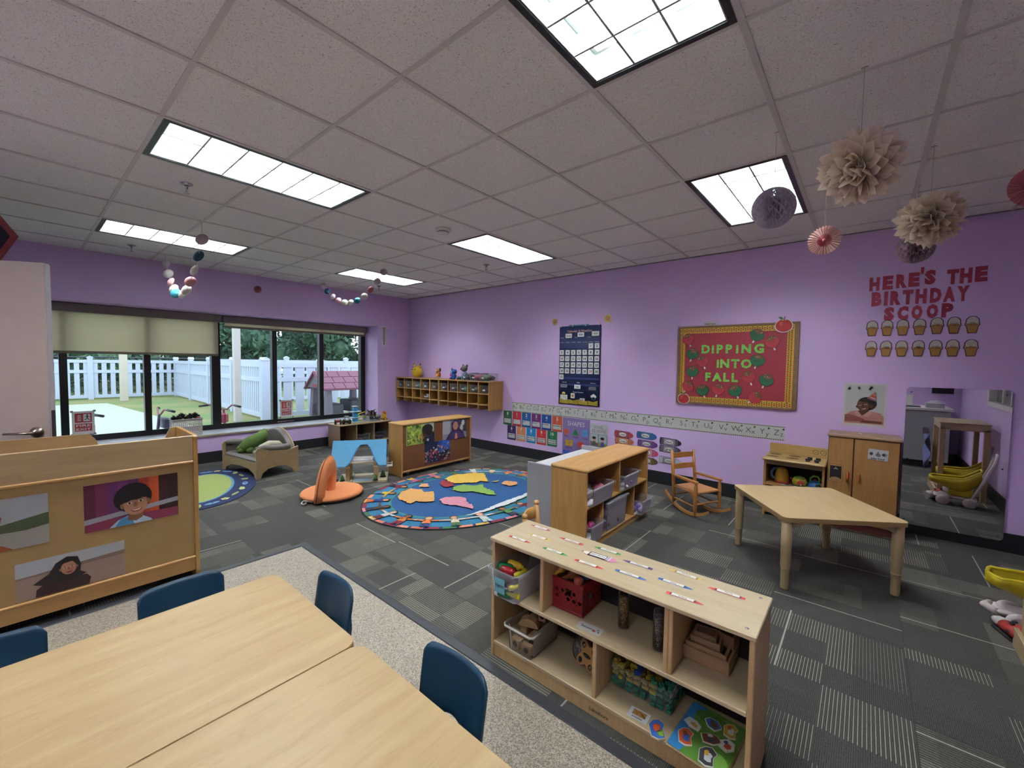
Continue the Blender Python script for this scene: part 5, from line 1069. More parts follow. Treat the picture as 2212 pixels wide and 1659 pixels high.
q = p.build('apple_border', bb); q.location = (0, -.0125, 0)
# green dotted title letters
t_ = NT('dotted_green', .5); v = t_.coord(); vo = t_.n('ShaderNodeTexVoronoi'); t_.l(v, vo.inputs['Vector']); vo.inputs['Scale'].default_value = 110; t_.base(t_.mix(t_.math('LESS_THAN', vo.outputs['Distance'], .32), '6fb84a', 'a5dc7a')); M_gl = t_.m
def letters(txt, xs, zc, hgt, mat, Y, off, name, labf, grp, wf=None, ext=.001, rot=None, rim=None):
    for k, (c, x) in enumerate(zip(txt, xs)):
        if c == ' ': continue
        if name == 'foil_letter': wf = .020 if c == "'" else .026 if c == 'I' else .070
        p = Flat('y'); vs, fs, xa, xb, ya, yb = glyphs(c, off)
        if rim: p.text(c, 0, 0, hgt, rim, wf, off+.02); 
        p.text(c, 0, 0, hgt, mat, wf, off); zz = zc(k) if callable(zc) else zc
        o = solo(p, name, labf(c, k), 'letter', (x, Y, zz), 0, grp)
        if rot: o.rotation_euler.y = rot(k)
BX = lambda px: px
YL = YB-.0165
ordn = ['first', 'second', 'third', 'fourth', 'fifth', 'sixth', 'seventh', 'eighth']
mk = lambda word, line: (lambda c, k: f'green dotted letter {c}, {ordn[k]} letter of {word} on the red board')
letters('DiPPiNG', [bx0+w*q for q in (.262, .325, .385, .463, .532, .605, .705)], bz0+h*.705, .088, M_gl, YL, .05, 'title_letter', mk('DiPPiNG', 1), 'green letters on the red board')
letters('iNTO', [bx0+w*q for q in (.373, .432, .520, .610)], bz0+h*.525, .088, M_gl, YL, .05, 'title_letter', mk('iNTO', 2), 'green letters on the red board')
letters('FALL', [bx0+w*q for q in (.290, .370, .450, .520)], bz0+h*.355, .088, M_gl, YL, .05, 'title_letter', mk('FALL', 3), 'green letters on the red board')
APPLES = [('Emma', 'r', .095, .845, -18), ('James', 'g', .145, .655, 15), ('Elise', 'r', .235, .56, -18), ('Rosie', 'g', .145, .43, 0), ('Andrea', 'r', .115, .235, 30), ('Caleb', 'g', .245, .195, -15), ('Fay', 'r', .385, .215, 12), ('Violet', 'g', .525, .205, -22),
 ('Anya', 'r', .63, .375, -20), ('Emmy', 'g', .70, .575, 15), ('Easton', 'g', .69, .875, 25), ('Atlas', 'r', .80, .79, -18), ('Wesley', 'g', .775, .345, 22), ('Lou', 'r', .695, .135, 45)]
for nm, c, u, v, a in APPLES:
    p = Flat('y'); col_ = cm('bb3a44' if c == 'r' else '2c6b48', .5); s = 1.2
    p.m(wht).prism([(-.006*s, -.085*s), (.006*s, -.085*s), (.006*s, -.03), (-.006*s, -.03)], -.003, 0, 'y')
    pts = [(.054*s*math.cos(t)*(1+.05*math.cos(2*t)), .048*s*math.sin(t)*(1+.10*math.cos(2*t+PI)) -.01) for t in [2*PI*k/22 for k in range(22)]]
    p.m(cm('3a2620')).prism([(x*1.04, z*1.04) for x, z in pts], -.005, -.0035, 'y'); p.ly = 10; p.poly(pts, col_); p.ell(0, .022*s, .036*s, .020*s, cm('7a5a3c', .6)); 
    rn = random.Random(nm)
    for k in range(9): p.ell(rn.uniform(-.028, .028)*s, (.02+rn.uniform(-.01, .012))*s, .005, .003, cm(('c9a06a', '5a3424', 'd9c08a')[k % 3]), 1 if k == 0 else 0, 6, rn.random()*3)
    p.text(nm, 0, -.015*s, .012, cm('2a1c20'), None, 0); o = solo(p, 'paper_apple', f'{"red" if c == "r" else "green"} paper caramel apple named {nm} on the red board', 'paper cut-out', (bx0+w*u, YB-.016, bz0+h*v), 0, 'paper caramel apples'); o.rotation_euler.y = R(a)
for x, z, s, l in ((bx0+w*.885, bz1-.035, 1.15, 'red apple cut-out on the top right corner of the board'), (bx0+w*.075, bz0+.055, 1.0, 'red apple cut-out on the bottom left corner of the board')):
    p = Flat('y'); ap = [(.062*s*math.cos(t)*(1-.08*math.sin(t)), .056*s*math.sin(t)-(.012*s if abs(math.cos(t)) < .25 and math.sin(t) > 0 else 0)) for t in [2*PI*k/26 for k in range(26)]]
    p.m(wht).prism([(a*1.13, b*1.13) for a, b in ap], -.004, -.002, 'y'); p.ly = 8; p.poly(ap, cm('b8302c', .35)); p.ell(-.02*s, .015*s, .015*s, .022*s, cm('cf5a4a')); p.poly([(-.004, .04*s), (.004, .04*s), (.012, .075*s), (.004, .078*s)], cm('5a3a24')); p.poly([(-.045*s, .075*s), (-.02*s, .078*s), (.002, .05*s), (-.025*s, .055*s)], cm('3f7a34'))
    solo(p, 'apple_cutout', l, 'paper cut-out', (x, YB-.0285, z), 0, 'apple cut-outs')
p = Flat('y'); p.backing(-.07, -.028, .07, .028, cm('d3cfd3', .4), .001); p.text('bulletin board', 0, 0, .017, M_black, .12, .02); o = solo(p, 'wall_label', 'small white label reading bulletin board above the red board', 'label', (.25, YW, 1.935)); o.rotation_euler.y = R(1)
# birthday lettering
pk = cm('b4405a', .35)
mk2 = lambda word: (lambda c, k: f'pink foil letter {c}, {ordn[k]} of {word} in the birthday heading')
letters("HERE'S", [1.645, 1.735, 1.825, 1.905, 1.955, 2.005], lambda k: 2.225+.004*k+(.03 if k == 4 else 0), .104, pk, YW, .07, 'foil_letter', mk2("HERE'S"), 'pink foil birthday letters')
letters("THE", [2.14, 2.215, 2.30], lambda k: 2.232+.002*k, .106, pk, YW, .07, 'foil_letter', mk2('THE'), 'pink foil birthday letters')
letters("BIRTHDAY", [1.665, 1.728, 1.792, 1.872, 1.955, 2.045, 2.125, 2.205], lambda k: 2.088, .108, pk, YW, .07, 'foil_letter', mk2('BIRTHDAY'), 'pink foil birthday letters')
letters("SCOOP", [1.755, 1.845, 1.935, 2.03, 2.12], lambda k: 1.948+.002*k, .102, pk, YW, .07, 'foil_letter', mk2('SCOOP'), 'pink foil birthday letters')
NM = [('Avaya', '4/10/23'), ('Solana', '6/22/23'), ('', ''), ('Kaia', '10/2/23'), ('Finley', '10/13/22'), ('Wesley', '11/16/22'), ('Atlas', '12/22/22'), ('Caleb', '12/21/22'), ('Violet', '1/18/23'), ('Jaxson', '1/24/23'), ('Willa', '2/10/23'), ('Rowan', '2/12/23'), ('Elise', '3/10/23'), ('Eva', '3/12/23')]
for k, (a, b) in enumerate(NM):
    x = (1.645, 1.747, 1.850, 1.957, 2.063, 2.164, 2.269)[k % 7]; z = 1.822+(.004 if k in (4, 5, 6) else 0) if k < 7 else 1.636
    p = Flat('y'); s = 1.0; O = [(-.026, -.070), (.026, -.070), (.036, -.012), (.044, -.004), (.040, .02), (.038, .045), (.022, .066), (0, .072), (-.022, .066), (-.038, .045), (-.040, .02), (-.044, -.004), (-.036, -.012)]
    p.m(cm('3f2238', .5)).prism(O, -.002, 0, 'y'); p.ly = 4; p.poly([(u*.86, v*.93) for u, v in O[3:12]], cm('cfc9c0', .45)); p.poly([(-.022, -.064), (.022, -.064), (.033, -.006), (.033, .010), (-.033, .010), (-.033, -.006)], cm('b58642', .5)); rn = random.Random(k)
    for i in range(12): p.ell(rn.uniform(-.024, .024), rn.uniform(.022, .058), .0022, .0012, cm(('55483c', '9a4a5a', '4a6a8a')[i % 3]), 1 if i == 0 else 0, 5)
    if a: p.text(a, 0, .016, .011, M_black, None, .01); p.text(b, 0, .002, .009, M_black, .06, .01)
    solo(p, 'ice_cream_cutout', (f'paper ice cream cone with the name {a} under the birthday heading' if a else 'blank paper ice cream cone without a name, third in the upper row'), 'paper cut-out', (x, YW-.001, z), 0, 'paper ice cream cones')
# birthday boy poster
p = Flat('y'); w, h = .305, .402; p.backing(0, 0, w, h, cm('d3d0cb', .4), .001); p.rect(.014, .026, w-.012, h-.014, cm('c3c4c1', .4))
for (x, z) in ((.04, .35), (.11, .36), (.20, .365), (.19, .35)): p.poly(star(x, z, .018, .008, 5, x*40), cm('a59a9c'), 0)
p.poly([(.014, .026), (.014, .10), (.06, .135), (.10, .145), (.20, .145), (.27, .13), (w-.012, .10), (w-.012, .026)], cm('b87f70', .5)); p.poly([(.014, .04), (.014, .10), (.05, .11), (.16, .07), (.15, .045)], cm('8a4a3a')); p.poly([(.13, .035), (.14, .06), (.28, .055), (.285, .035)], cm('6a3426')); p.poly([(.11, .145), (.14, .10), (.19, .15), (.17, .17)], cm('5a3020')); p.poly([(.10, .145), (.14, .10), (.115, .09), (.085, .13)], cm('c99a8c')); p.poly([(.19, .15), (.145, .10), (.18, .09), (.215, .13)], cm('c99a8c'))
p.ell(.172, .215, .068, .062, cm('1d1410', .6)); face(p, .145, .195, .055, 'c', tilt=.25); p.ell(.17, .255, .052, .02, cm('1d1410', .6), rot=.2); p.ell(.205, .19, .011, .016, cm('5a3324'))
p.poly([(.17, .265), (.235, .235), (.225, .325)], cm('b5563c'))
for k in range(4): f = k*.2; p.poly([(.17+.055*f+.01, .265+.06*f), (.235-.01*f, .235+.09*f), (.235-.012*f, .245+.09*f), (.17+.055*f+.01, .272+.06*f)], cm(('4a5a8a', 'd9cfc0', 'c4452f', 'e0b45a')[k]))
p.ell(.225, .328, .007, .007, cm('e8e0d0')); solo(p, 'birthday_poster', 'photograph poster of a smiling child in a party hat on the purple wall', 'poster', (1.466, YW, .914))
# wall mirror
mr = thing('wall_mirror', 'large frameless mirror screwed to the purple wall beside the toy fridge', 'mirror', (1.900, YB-.012, .085)); t_ = NT('mirror_glass', .015); t_.b.inputs['Metallic'].default_value = 1; t_.b.inputs['Base Color'].default_value = (.80, .80, .83, 1)
q = MB().m(t_.m); O = rrect(0, 0, .612, 1.212, .03, 6); q.prism(O, -.006, 0, 'y'); q.m(cm('6a5a78', .4)).prism(O, .0005, .010, 'y'); q.build('glass', mr)
for x in (.03, .582):
    for z in (.04, .58, 1.17): q = MB().m(M_black); q.push(Matrix.Translation((x, -.0065, z)) @ Matrix.Rotation(R(90), 4, 'X')); q.lathe([(0, 0), (.006, 0), (.004, .003), (0, .003)], 10); q.pop(); q.build('screw', mr)
for k, (x, y) in enumerate(((-4.45, 2.06), (-3.35, 2.07))): pass
# ================================================================ WALL CUBBIES
def cubby(lab, x0, w, n=5):
    z0, z1, y0 = .705, 1.168, 3.612; d = YB-.002-y0; r = thing('wall_cubby', lab, 'cubby shelf', (x0, y0, z0), 0, 'wall mounted coat cubbies'); h = z1-z0; hz = MW['honey_z']; hx = MW['honey_x']
    MB().m(hx).box(0, 0, h-.016, w, d, h, .003).build('top', r); MB().m(hx).box(.016, .003, h*.575-.012, w-.016, d, h*.575, .002).build('shelf', r); MB().m(hx).box(.016, .003, h*.20-.012, w-.016, d, h*.20, .002).build('shelf', r)
    for x in (0, w-.016): MB().m(hz).box(x, 0, 0, x+.016, d, h-.016, .003).build('side_panel', r)
    MB().m(hx).box(.016, d-.008, .0, w-.016, d-.002, h-.016).build('back_panel', r)
    for k in range(1, n):
        x = w*k/n; MB().m(hz).prism([(.004, 0.02), (.06, 0.0), (d-.008, 0), (d-.008, h-.016), (.004, h-.016)], x-.006, x+.006, 'x').build('divider', r)
    for k in range(n):
        x = w*(k+.5)/n; q = MB().m(M_chrome)
        for s in (-1, 1): q.tube([(x+s*.015, d-.01, h*.16), (x+s*.018, d-.045, h*.12), (x+s*.02, d-.05, h*.06), (x+s*.02, d-.065, h*.10)], .003, 6)
        q.tube([(x, d-.009, h*.18), (x, d-.012, h*.08)], .006, 6); q.build('coat_hook', r)
    return r
cubby('left wall-mounted cubby unit in the corner, holding five small bins', -5.335, 1.262); cubby('right wall-mounted cubby unit beside the number cards', -4.068, 1.208)
CB = [('26262c', 'black shoes'), ('3a3a3e', 'dark grey clothes'), ('8fb0a8', 'pale green clothes'), ('30363c', 'black and white clothes'), ('1f1c20', 'black clothes'), ('3f4c50', 'dark green clothes'), ('8a8078', 'beige shoes'), ('5fa594', 'mint green clothes'), ('8f8a86', 'grey and pink clothes'), ('2a2434', 'dark purple clothes')]
def cbin(lab, x, z, c, what, k, w=.185, d=.26, h=.125, y=3.625):
    b = bin_('name_bin', lab, 'bin', (x, y, z), w, d, h, M_bin2, 0, 'clear name bins on the cubbies', rim=.003, taper=.008)
    p = Flat('y'); p.backing(-.026, -.011, .026, .011, wht, .001, .008); p.rect(-.016, -.003, .016, .003, cm('55585c')); q = p.build('name_sticker', b); q.location = (w*.5, -.0035, h*.42)
    rn = random.Random(k); ph = rn.random()*6
    solo(MB().m(cm(c, .8, 0, .3)).ball((0, 0, 0), (w*.38, d*.36, h*.36), 16, 10, lambda th, p_: 1+.12*math.sin(3*p_+ph+th*2)+.08*math.sin(6*p_+ph)), 'folded_clothes', f'{what} inside the clear bin {lab.split(",")[0].replace("clear bin ", "")}', 'clothes', (x+w*.5, y+d*.5, z+h*.44), ph, 'clothes in the cubby bins')
place = ['nearest the corner', 'second from the corner', 'third from the corner', 'fourth from the corner', 'fifth from the corner', 'first in the right cubby unit', 'second in the right cubby unit', 'third in the right cubby unit', 'fourth in the right cubby unit', 'last in the right cubby unit']
for k in range(10):
    x = -5.335+1.262*((k % 5)+.5)/5 if k < 5 else -4.068+1.208*((k % 5)+.5)/5
    cbin(f'clear bin {place[k]}, upper row', x-.0925, .974, *CB[k], k)
for k, (x, c, wh) in enumerate(((-3.53, '2a2c30', 'black clothes'), (-3.315, 'c4627c', 'pink clothes'), (-3.10, '7a8a6a', 'green clothes'))):
    cbin(f'clear bin {("left", "middle", "right")[k]} on top of the cubbies, beside the dark plush toy', x, 1.169, c, wh, 20+k, .195, .27, .12, 3.62)
q = MB().m(cm('6a655c', .8)); 
rn = random.Random(2)
for k in range(14): a = rn.random()*3; q.tube([(-.06+rn.random()*.02, rn.uniform(-.08, .08), rn.uniform(-.03, .03)), (0, rn.uniform(-.08, .08), rn.uniform(0, .045)), (.07, rn.uniform(-.08, .08), rn.uniform(-.03, .02))], .012, 6)
solo(q, 'knit_scarf', 'olive striped scarf heaped in the right end bin on the cubbies', 'scarf', (-3.0, 3.755, 1.215))
q = MB().m(cm('b8b4b4', .7)); rn = random.Random(6)
for k in range(5): q.ball((rn.uniform(-.05, .05), rn.uniform(-.05, .02), .022+.012*k), (.055, .04, .02), 10, 7)
solo(q, 'folded_clothes', 'striped black and white cloth in the fourth lower cubby', 'clothes', (-5.335+1.262*.7, 3.69, .705+.463*.20)); 
solo(MB().m(cm('3a3034')).ball((0, 0, 0), (.03, .02, .012), 10, 6), 'baby_sock', 'dark sock on the striped cloth in the fourth lower cubby', 'sock', (-5.335+1.262*.68, 3.655, .705+.463*.20+.062))
# plush toys (plain generic animals)
def plush(lab, x, z0, y, body, parts):
    r = thing('plush_toy', lab, 'plush toy', (x, y, z0), 0, 'plush toys on the cubbies')
    MB().m(cm(body[3], .9, 0, .12)).ball((0, 0, body[2]), body[:3] if len(body) == 4 else body[:3], 20, 12).build('body', r)
    for nm, c, pos, rad in parts: MB().m(cm(c, .9, 0, .1)).ball(pos, rad, 14, 9).build(nm, r)
    return r
plush('round yellow plush with two short upright ears, nearest the corner', -4.90, 1.169, 3.78, (.115, .09, .105, 'd4b12c'), [('ear', 'cfae2e', (-.075, 0, .215), (.024, .016, .042)), ('ear', 'cfae2e', (.075, 0, .215), (.024, .016, .042)), ('ear_tip', '2a2420', (-.092, 0, .245), (.016, .012, .020)), ('ear_tip', '2a2420', (.092, 0, .245), (.016, .012, .020)), ('eye', '2a2018', (-.045, -.082, .15), (.012, .006, .010)), ('eye', '2a2018', (.045, -.082, .15), (.012, .006, .010)), ('nose', '3a2a20', (0, -.088, .14), (.007, .004, .005))])
plush('small orange and white plush animal with a brown ear, second on the cubbies', -4.27, 1.169, 3.78, (.042, .04, .06, 'b8682c'), [('head', 'c99a70', (0, -.01, .145), (.042, .04, .038)), ('muzzle', 'e0d0c4', (-.01, -.045, .138), (.022, .018, .016)), ('ear', '5a2c1c', (.04, 0, .155), (.016, .02, .035)), ('ear', '5a2c1c', (-.038, 0, .165), (.02, .02, .014)), ('belly', 'd9b04a', (-.01, -.03, .06), (.03, .02, .036)), ('foot', 'd8c4b4', (-.03, -.035, .016), (.02, .03, .016)), ('foot', 'd8c4b4', (.028, -.035, .016), (.02, .03, .016)), ('arm', 'a5502c', (-.045, -.01, .085), (.014, .016, .032)), ('arm', '8a3a24', (.045, -.01, .085), (.014, .016, .032))])
plush('small blue plush animal holding a pink heart, third on the cubbies', -3.86, 1.169, 3.78, (.045, .042, .055, '2f5fb0'), [('head', '3a70c0', (0, -.01, .135), (.05, .042, .042)), ('ear', '2c56a4', (-.05, 0, .165), (.014, .012, .034)), ('ear', '2c56a4', (.05, .0, .135), (.014, .02, .036)), ('face', '6fb0d0', (-.01, -.045, .128), (.026, .012, .02)), ('heart', 'c8508a', (-.02, -.052, .07), (.026, .014, .022)), ('foot', '2c56a4', (-.035, -.035, .018), (.022, .03, .018)), ('foot', '2c56a4', (.032, -.035, .018), (.022, .03, .018)), ('arm', '2c56a4', (-.045, -.03, .08), (.014, .02, .026))])
plush('grey plush animal in a blue shirt with stretched legs, beside the clear bins', -3.59, 1.169, 3.79, (.055, .045, .07, '5a7f9c'), [('head', '6f6560', (-.01, -.01, .19), (.06, .055, .055)), ('ear', '5f5652', (-.045, .0, .24), (.02, .014, .022)), ('ear', '5f5652', (.045, .0, .235), (.024, .014, .026)), ('muzzle', '5a504c', (-.04, -.05, .18), (.022, .022, .018)), ('leg', '3f6f9c', (-.07, -.03, .035), (.055, .026, .028)), ('foot', '6f6560', (-.125, -.04, .03), (.026, .02, .026)), ('leg', '3f6f9c', (-.03, -.07, .03), (.03, .05, .026)), ('foot', '6f6560', (-.045, -.12, .026), (.022, .026, .024)), ('arm', '6f6560', (.05, -.02, .09), (.018, .02, .04))])

# ================================================================ PLAY KITCHEN
fx0, fx1, fy0, fy1, fh = 1.385, 1.868, 3.61, 3.925, .862
fz, fxm = wood('fridge_door', 'a8763c', 'bd8c50', 2, .45), wood('fridge_top', 'a58262', 'b8977a', 0, .5)
fr_ = thing('toy_fridge', 'wooden toy fridge with two doors and orange handles against the purple wall', 'toy fridge', (0, 0, 0)); M_rb = cm('4a1a14', .5)
MB().m(fxm).box(fx0-.008, fy0-.012, fh-.022, fx1+.010, fy1, fh, .005).build('top', fr_)
MB().m(M_rb).box(fx0, fy0+.012, .02, fx1+.002, fy1, fh-.022, .002).build('carcass', fr_)
MB().m(MW['maple_x']).box(fx0+.01, fy0+.03, 0, fx1-.006, fy1-.01, .075, .002).build('plinth', fr_)
p = Flat('y'); p.rect(1.565, .030, 1.64, .052, cm('7a5a34')); p.ell(1.60, .041, .025, .007, cm('3a2a18')); q = p.build('maker_plate', fr_); q.location = (0, fy0+.029, 0)
ld = MB().m(fz).box(fx0+.004, fy0, .085, 1.562, fy0+.014, fh-.028, .003).build('door', fr_); rd_ = MB().m(fz).box(1.570, fy0, .085, fx1-.006, fy0+.014, fh-.028, .003).build('door', fr_)
for x, d_, l in ((1.531, ld, ''), (1.609, rd_, '')):
    q = MB().m(cm('b5501f', .35)).tube([(x, fy0, .53), (x, fy0-.025, .525), (x, fy0-.030, .49), (x, fy0-.025, .455), (x, fy0, .45)], .0075, 8); q.build('handle', d_)
p = Flat('y'); p.rect(-.051, -.078, .051, .078, cm('8a5f34'), 1, .012); p.rect(-.047, -.074, .047, .074, cm('b08a58'), 1, .010); p.rect(-.041, -.052, .041, .064, cm('14100e')); p.ell(0, -.052, .035, .016, cm('a8814e'), a0=0, a1=PI); p.poly([(-.002, .055), (.002, .055), (.002, .044), (.016, .036), (.015, .032), (0, .039), (-.015, .032), (-.016, .036), (-.002, .044)], cm('c9c3b8')); p.text('ICE  WATER', 0, -.063, .006, M_black, .06, 0)
q = p.build('dispenser', ld); q.location = (1.447, fy0-.0008, .512)
p = Flat('y'); p.backing(-.066, -.046, .066, .046, cm('c9c9c9', .35), .001); p.ell(-.045, .005, .012, .013, cm('3f3f42')); p.poly([(-.012, -.012), (.012, -.016), (.018, .0), (.006, .014), (-.002, .03), (-.008, .014), (-.018, .0)], cm('77777a')); p.ell(.04, .006, .016, .012, cm('3a3a3c')); p.ell(.052, .008, .009, .008, cm('9a9a9c')); p.text('play food', 0, -.032, .014, M_black, .085, .03)
o = solo(p, 'food_label', 'white play food label on the right fridge door', 'label', (1.727, fy0-.0015, .716)); o.rotation_euler.y = R(2)
solo(MB().m(wht).box(-.014, -.012, 0, .014, .012, .006, .002), 'small_eraser', 'tiny white piece lying on top of the toy fridge', 'toy', (1.60, 3.80, fh))
# stove
sx0, sx1, sy0, sy1, sh = .885, 1.377, 3.545, 3.925, .575
st = thing('toy_stove', 'wooden toy stove with black knobs beside the toy fridge', 'toy stove', (0, 0, 0)); mx_ = wood('stove_top', 'c29c58', 'd3b070', 0, .4)
q = MB().m(mx_).box(sx0-.01, sy0, sh-.022, sx1, sy1, sh, .008); q.build('top', st); MB().m(mx_).box(sx0+.005, sy1-.02, sh, sx1-.004, sy1, sh+.098, .003).build('backsplash', st)
for x in (sx0+.004, sx1-.026): MB().m(MW['honey_z']).box(x, sy0+.045, 0, x+.020, sy1, sh-.022, .002).build('side_panel', st)
MB().m(wood('rail', '8a6c48', '9f8058', 0)).box(sx0+.024, sy0+.05, sh-.065, sx1-.026, sy0+.066, sh-.022).build('front_rail', st)
MB().m(MW['honey_x']).box(sx0+.024, sy0+.05, .305, sx1-.026, sy1-.01, .322).build('shelf', st); MB().m(M_dark).box(sx0+.024, sy1-.012, .02, sx1-.026, sy1-.004, sh-.022).build('back_panel', st)
MB().m(MW['honey_x']).box(sx0+.024, sy0+.06, .03, sx1-.026, sy0+.075, .29).build('oven_door', st)
for x, y in ((.955, 3.82), (.948, 3.68), (1.118, 3.82), (1.112, 3.69)):
    p = Flat('z'); p.ell(0, 0, .055, .046, cm('6f5230')); 
    for k in range(4): p.ell(0, 0, .05-.012*k, .042-.010*k, cm('8a6b3e' if k % 2 == 0 else '5f4526'))
    q = p.build('burner', st); q.location = (x, y, sh+.0005)
for x, y in ((1.245, 3.73), (1.31, 3.73), (1.235, 3.64), (1.305, 3.63)):
    q = MB().m(M_black); q.lathe([(.017, 0), (.019, .006), (.016, .016), (0, .017)], 16); q.box(-.020, -.005, .012, .020, .005, .026, .003); q = q.build('knob', st); q.location = (x, y, sh); q.rotation_euler.z = .3
for x in (1.276, 1.337):
    p = Flat('y'); p.ell(0, 0, .024, .024, cm('3a2c18')); p.ell(0, 0, .0205, .0205, cm('c9a566'));
    for k in range(8): a = k*PI/4; p.poly([(.019*math.cos(a-.06), .019*math.sin(a-.06)), (.013*math.cos(a), .013*math.sin(a)), (.019*math.cos(a+.06), .019*math.sin(a+.06))], cm('3a2c18'), 0)
    p.poly([(0, .003), (.012, .010), (.002, -.003), (-.005, -.005)], cm('3a2c18')); q = p.build('dial', st); q.location = (x, sy1-.0205, sh+.052)
def pot(lab, x, y, z, fn): r = thing('toy_kettle', lab, 'toy kettle', (x, y, z), 0, 'toy kettles on the stove shelf'); fn(r); return r
def k1(r):
    MB().m(cm('c48f2c', .5)).lathe([(.055, .018), (.058, .03), (.056, .08), (.045, .13), (.025, .152), (0, .155)], 24).build('body', r); MB().m(cm('a32a22', .4)).lathe([(.055, 0), (.062, .004), (.062, .016), (.055, .019)], 24).build('base', r)
    MB().m(cm('5f7fa8', .4)).tube([(-.03, 0, .145), (-.07, 0, .13), (-.09, 0, .09), (-.085, 0, .05), (-.05, 0, .03)], .0125, 10).build('handle', r)
def k2(r):
    MB().m(cm('c4b02a', .4)).lathe([(.045, .008), (.056, .02), (.060, .045), (.052, .068), (.035, .078)], 24).build('body', r); MB().m(cm('3f7a5c', .4)).lathe([(.045, 0), (.050, .004), (.045, .009)], 24).build('base', r)
    MB().m(cm('6f9a34', .4)).lathe([(.046, .072), (.040, .084), (.02, .093), (0, .095)], 24).build('lid', r); MB().m(cm('b8403a', .4)).tube([(-.05, 0, .05), (-.075, 0, .068)], [.014, .008], 10).build('spout', r)
    q = MB().m(cm('b53028', .4)); q.push(Matrix.Translation((.015, -.058, .04)) @ Matrix.Rotation(R(85), 4, 'X')); q.lathe([(.026, 0), (.026, .005), (.02, .008), (0, .008)], 18); q.pop(); q.build('dial', r); MB().m(cm('cfd6da', .3)).ball((.018, -.068, .022), .008).build('button', r)
def k3(r):
    MB().m(cm('2a74b8', .3)).lathe([(.056, .003), (.058, .02), (.045, .05), (.025, .066), (0, .07)], 24).build('body', r); MB().m(cm('d3d6cc', .4)).lathe([(.058, 0), (.059, .005), (.056, .006)], 24).build('base', r)
    MB().m(cm('6aa834', .35)).tube([(-.035, 0, .05), (-.035, 0, .09), (-.01, 0, .112), (.02, 0, .11), (.035, 0, .085), (.03, 0, .06)], .009, 10).build('handle', r); MB().m(cm('a83a4c', .4)).ball((0, 0, .074), .01).build('knob', r)
    q = MB().m(M_black); q.push(Matrix.Translation((.03, -.052, .03)) @ Matrix.Rotation(R(70), 4, 'X')); q.lathe([(.02, 0), (.02, .008), (0, .009)], 16); q.m(M_chrome).lathe([(.023, 0), (.026, .004), (.023, .008), (.02, .004), (.023, 0)], 18, cap=False); q.pop(); q.build('spout_ring', r)
pot('yellow jug kettle with a blue handle on the left of the stove shelf', 1.03, 3.70, .323, k1); pot('round yellow toy kettle with a green lid in the middle of the stove shelf', 1.175, 3.68, .323, k2); pot('blue toy kettle with a green handle, next to the fridge', 1.295, 3.69, .323, k3)
p = Flat('z'); p.rect(-.06, -.03, .06, .03, cm('c9c9c6')); p.rect(-.03, -.02, .04, .02, cm('5a5a58')); solo(p, 'shelf_label', 'white picture label lying on the stove shelf', 'label', (1.10, 3.635, .323), R(-5), 'shelf labels')

# ================================================================ ROCKING CHAIR
rk = thing('rocking_chair', 'small wooden rocking chair with a woven seat in front of the purple wall', 'rocking chair', (.345, 3.235, 0), R(-27)); rm = MW['rock']
# local: x forward (front), y left-right
for s in (-1, 1):
    y = s*.145
    pts = [(-.235+.55*k/10, y, .006+.42*((k/10-.56)**2)) for k in range(11)]; q = MB().m(wood('rocker_wood', 'b27a3a', 'cf974f', 0, .4)); 
    n = len(pts); vs = []
    for (a, b, c) in pts: vs += [(a, b-.011, c), (a, b+.011, c), (a, b+.011, c+.028), (a, b-.011, c+.028)]
    q.add(vs, [(4*i+k, 4*i+(k+1) % 4, 4*i+4+(k+1) % 4, 4*i+4+k) for i in range(n-1) for k in range(4)]+[(0, 1, 2, 3), (4*n-4, 4*n-1, 4*n-2, 4*n-3)]); q.build('rocker', rk)
    MB().m(rm).tube([(-.115, y, .04), (-.12, y, .20), (-.135, y, .36), (-.165, y, .585)], [.014, .017, .017, .013], 10).build('back_post', rk)
    MB().m(rm).tube([(.17, y*1.08, .026), (.17, y*1.08, .09), (.17, y*1.08, .20), (.17, y*1.08, .28), (.17, y*1.08, .335)], [.010, .017, .018, .017, .010], 10).build('front_leg', rk)
    MB().m(rm).prism([(-.14, y-.018), (.18, y*1.08-.022*1), (.2, y*1.08), (.18, y*1.08+.022), (-.14, y+.018)], .335, .353).build('armrest', rk)
    MB().m(rm).tube([(-.12, y, .12), (.17, y*1.08, .105)], .0085, 8).build('stretcher', rk); MB().m(rm).tube([(-.12, y, .235), (.17, y*1.08, .235)], .009, 8).build('seat_rail', rk)
for x, z, k in ((-.118, .15, 1), (.17, .13, 1.08)): MB().m(rm).tube([(x, -.145*k, z), (x, .145*k, z)], .0085, 8).build('stretcher', rk)
for x, k in ((-.12, 1), (.17, 1.08)): MB().m(rm).tube([(x, -.145*k, .235), (x, .145*k, .235)], .009, 8).build('seat_rail', rk)
for z, x in ((.40, -.142), (.51, -.158)): MB().m(rm).prism([(-.14, z), (.14, z), (.14, z+.05), (0, z+.056), (-.14, z+.05)], x-.006, x+.006, 'x').build('back_slat', rk)
t_ = NT('woven_seat', .7); v = t_.coord(); ch2 = t_.n('ShaderNodeTexBrick'); t_.l(v, ch2.inputs['Vector']); ch2.inputs['Scale'].default_value = 22
for nme, c in (('Color1', 'b0764a'), ('Color2', 'c08858'), ('Mortar', '8a5832')): ch2.inputs[nme].default_value = (*lin(c), 1)
t_.base(ch2.outputs['Color']); MB().m(t_.m).prism([(-.115, -.135), (.172, -.148), (.172, .148), (-.115, .135)], .232, .247).build('woven_seat', rk)

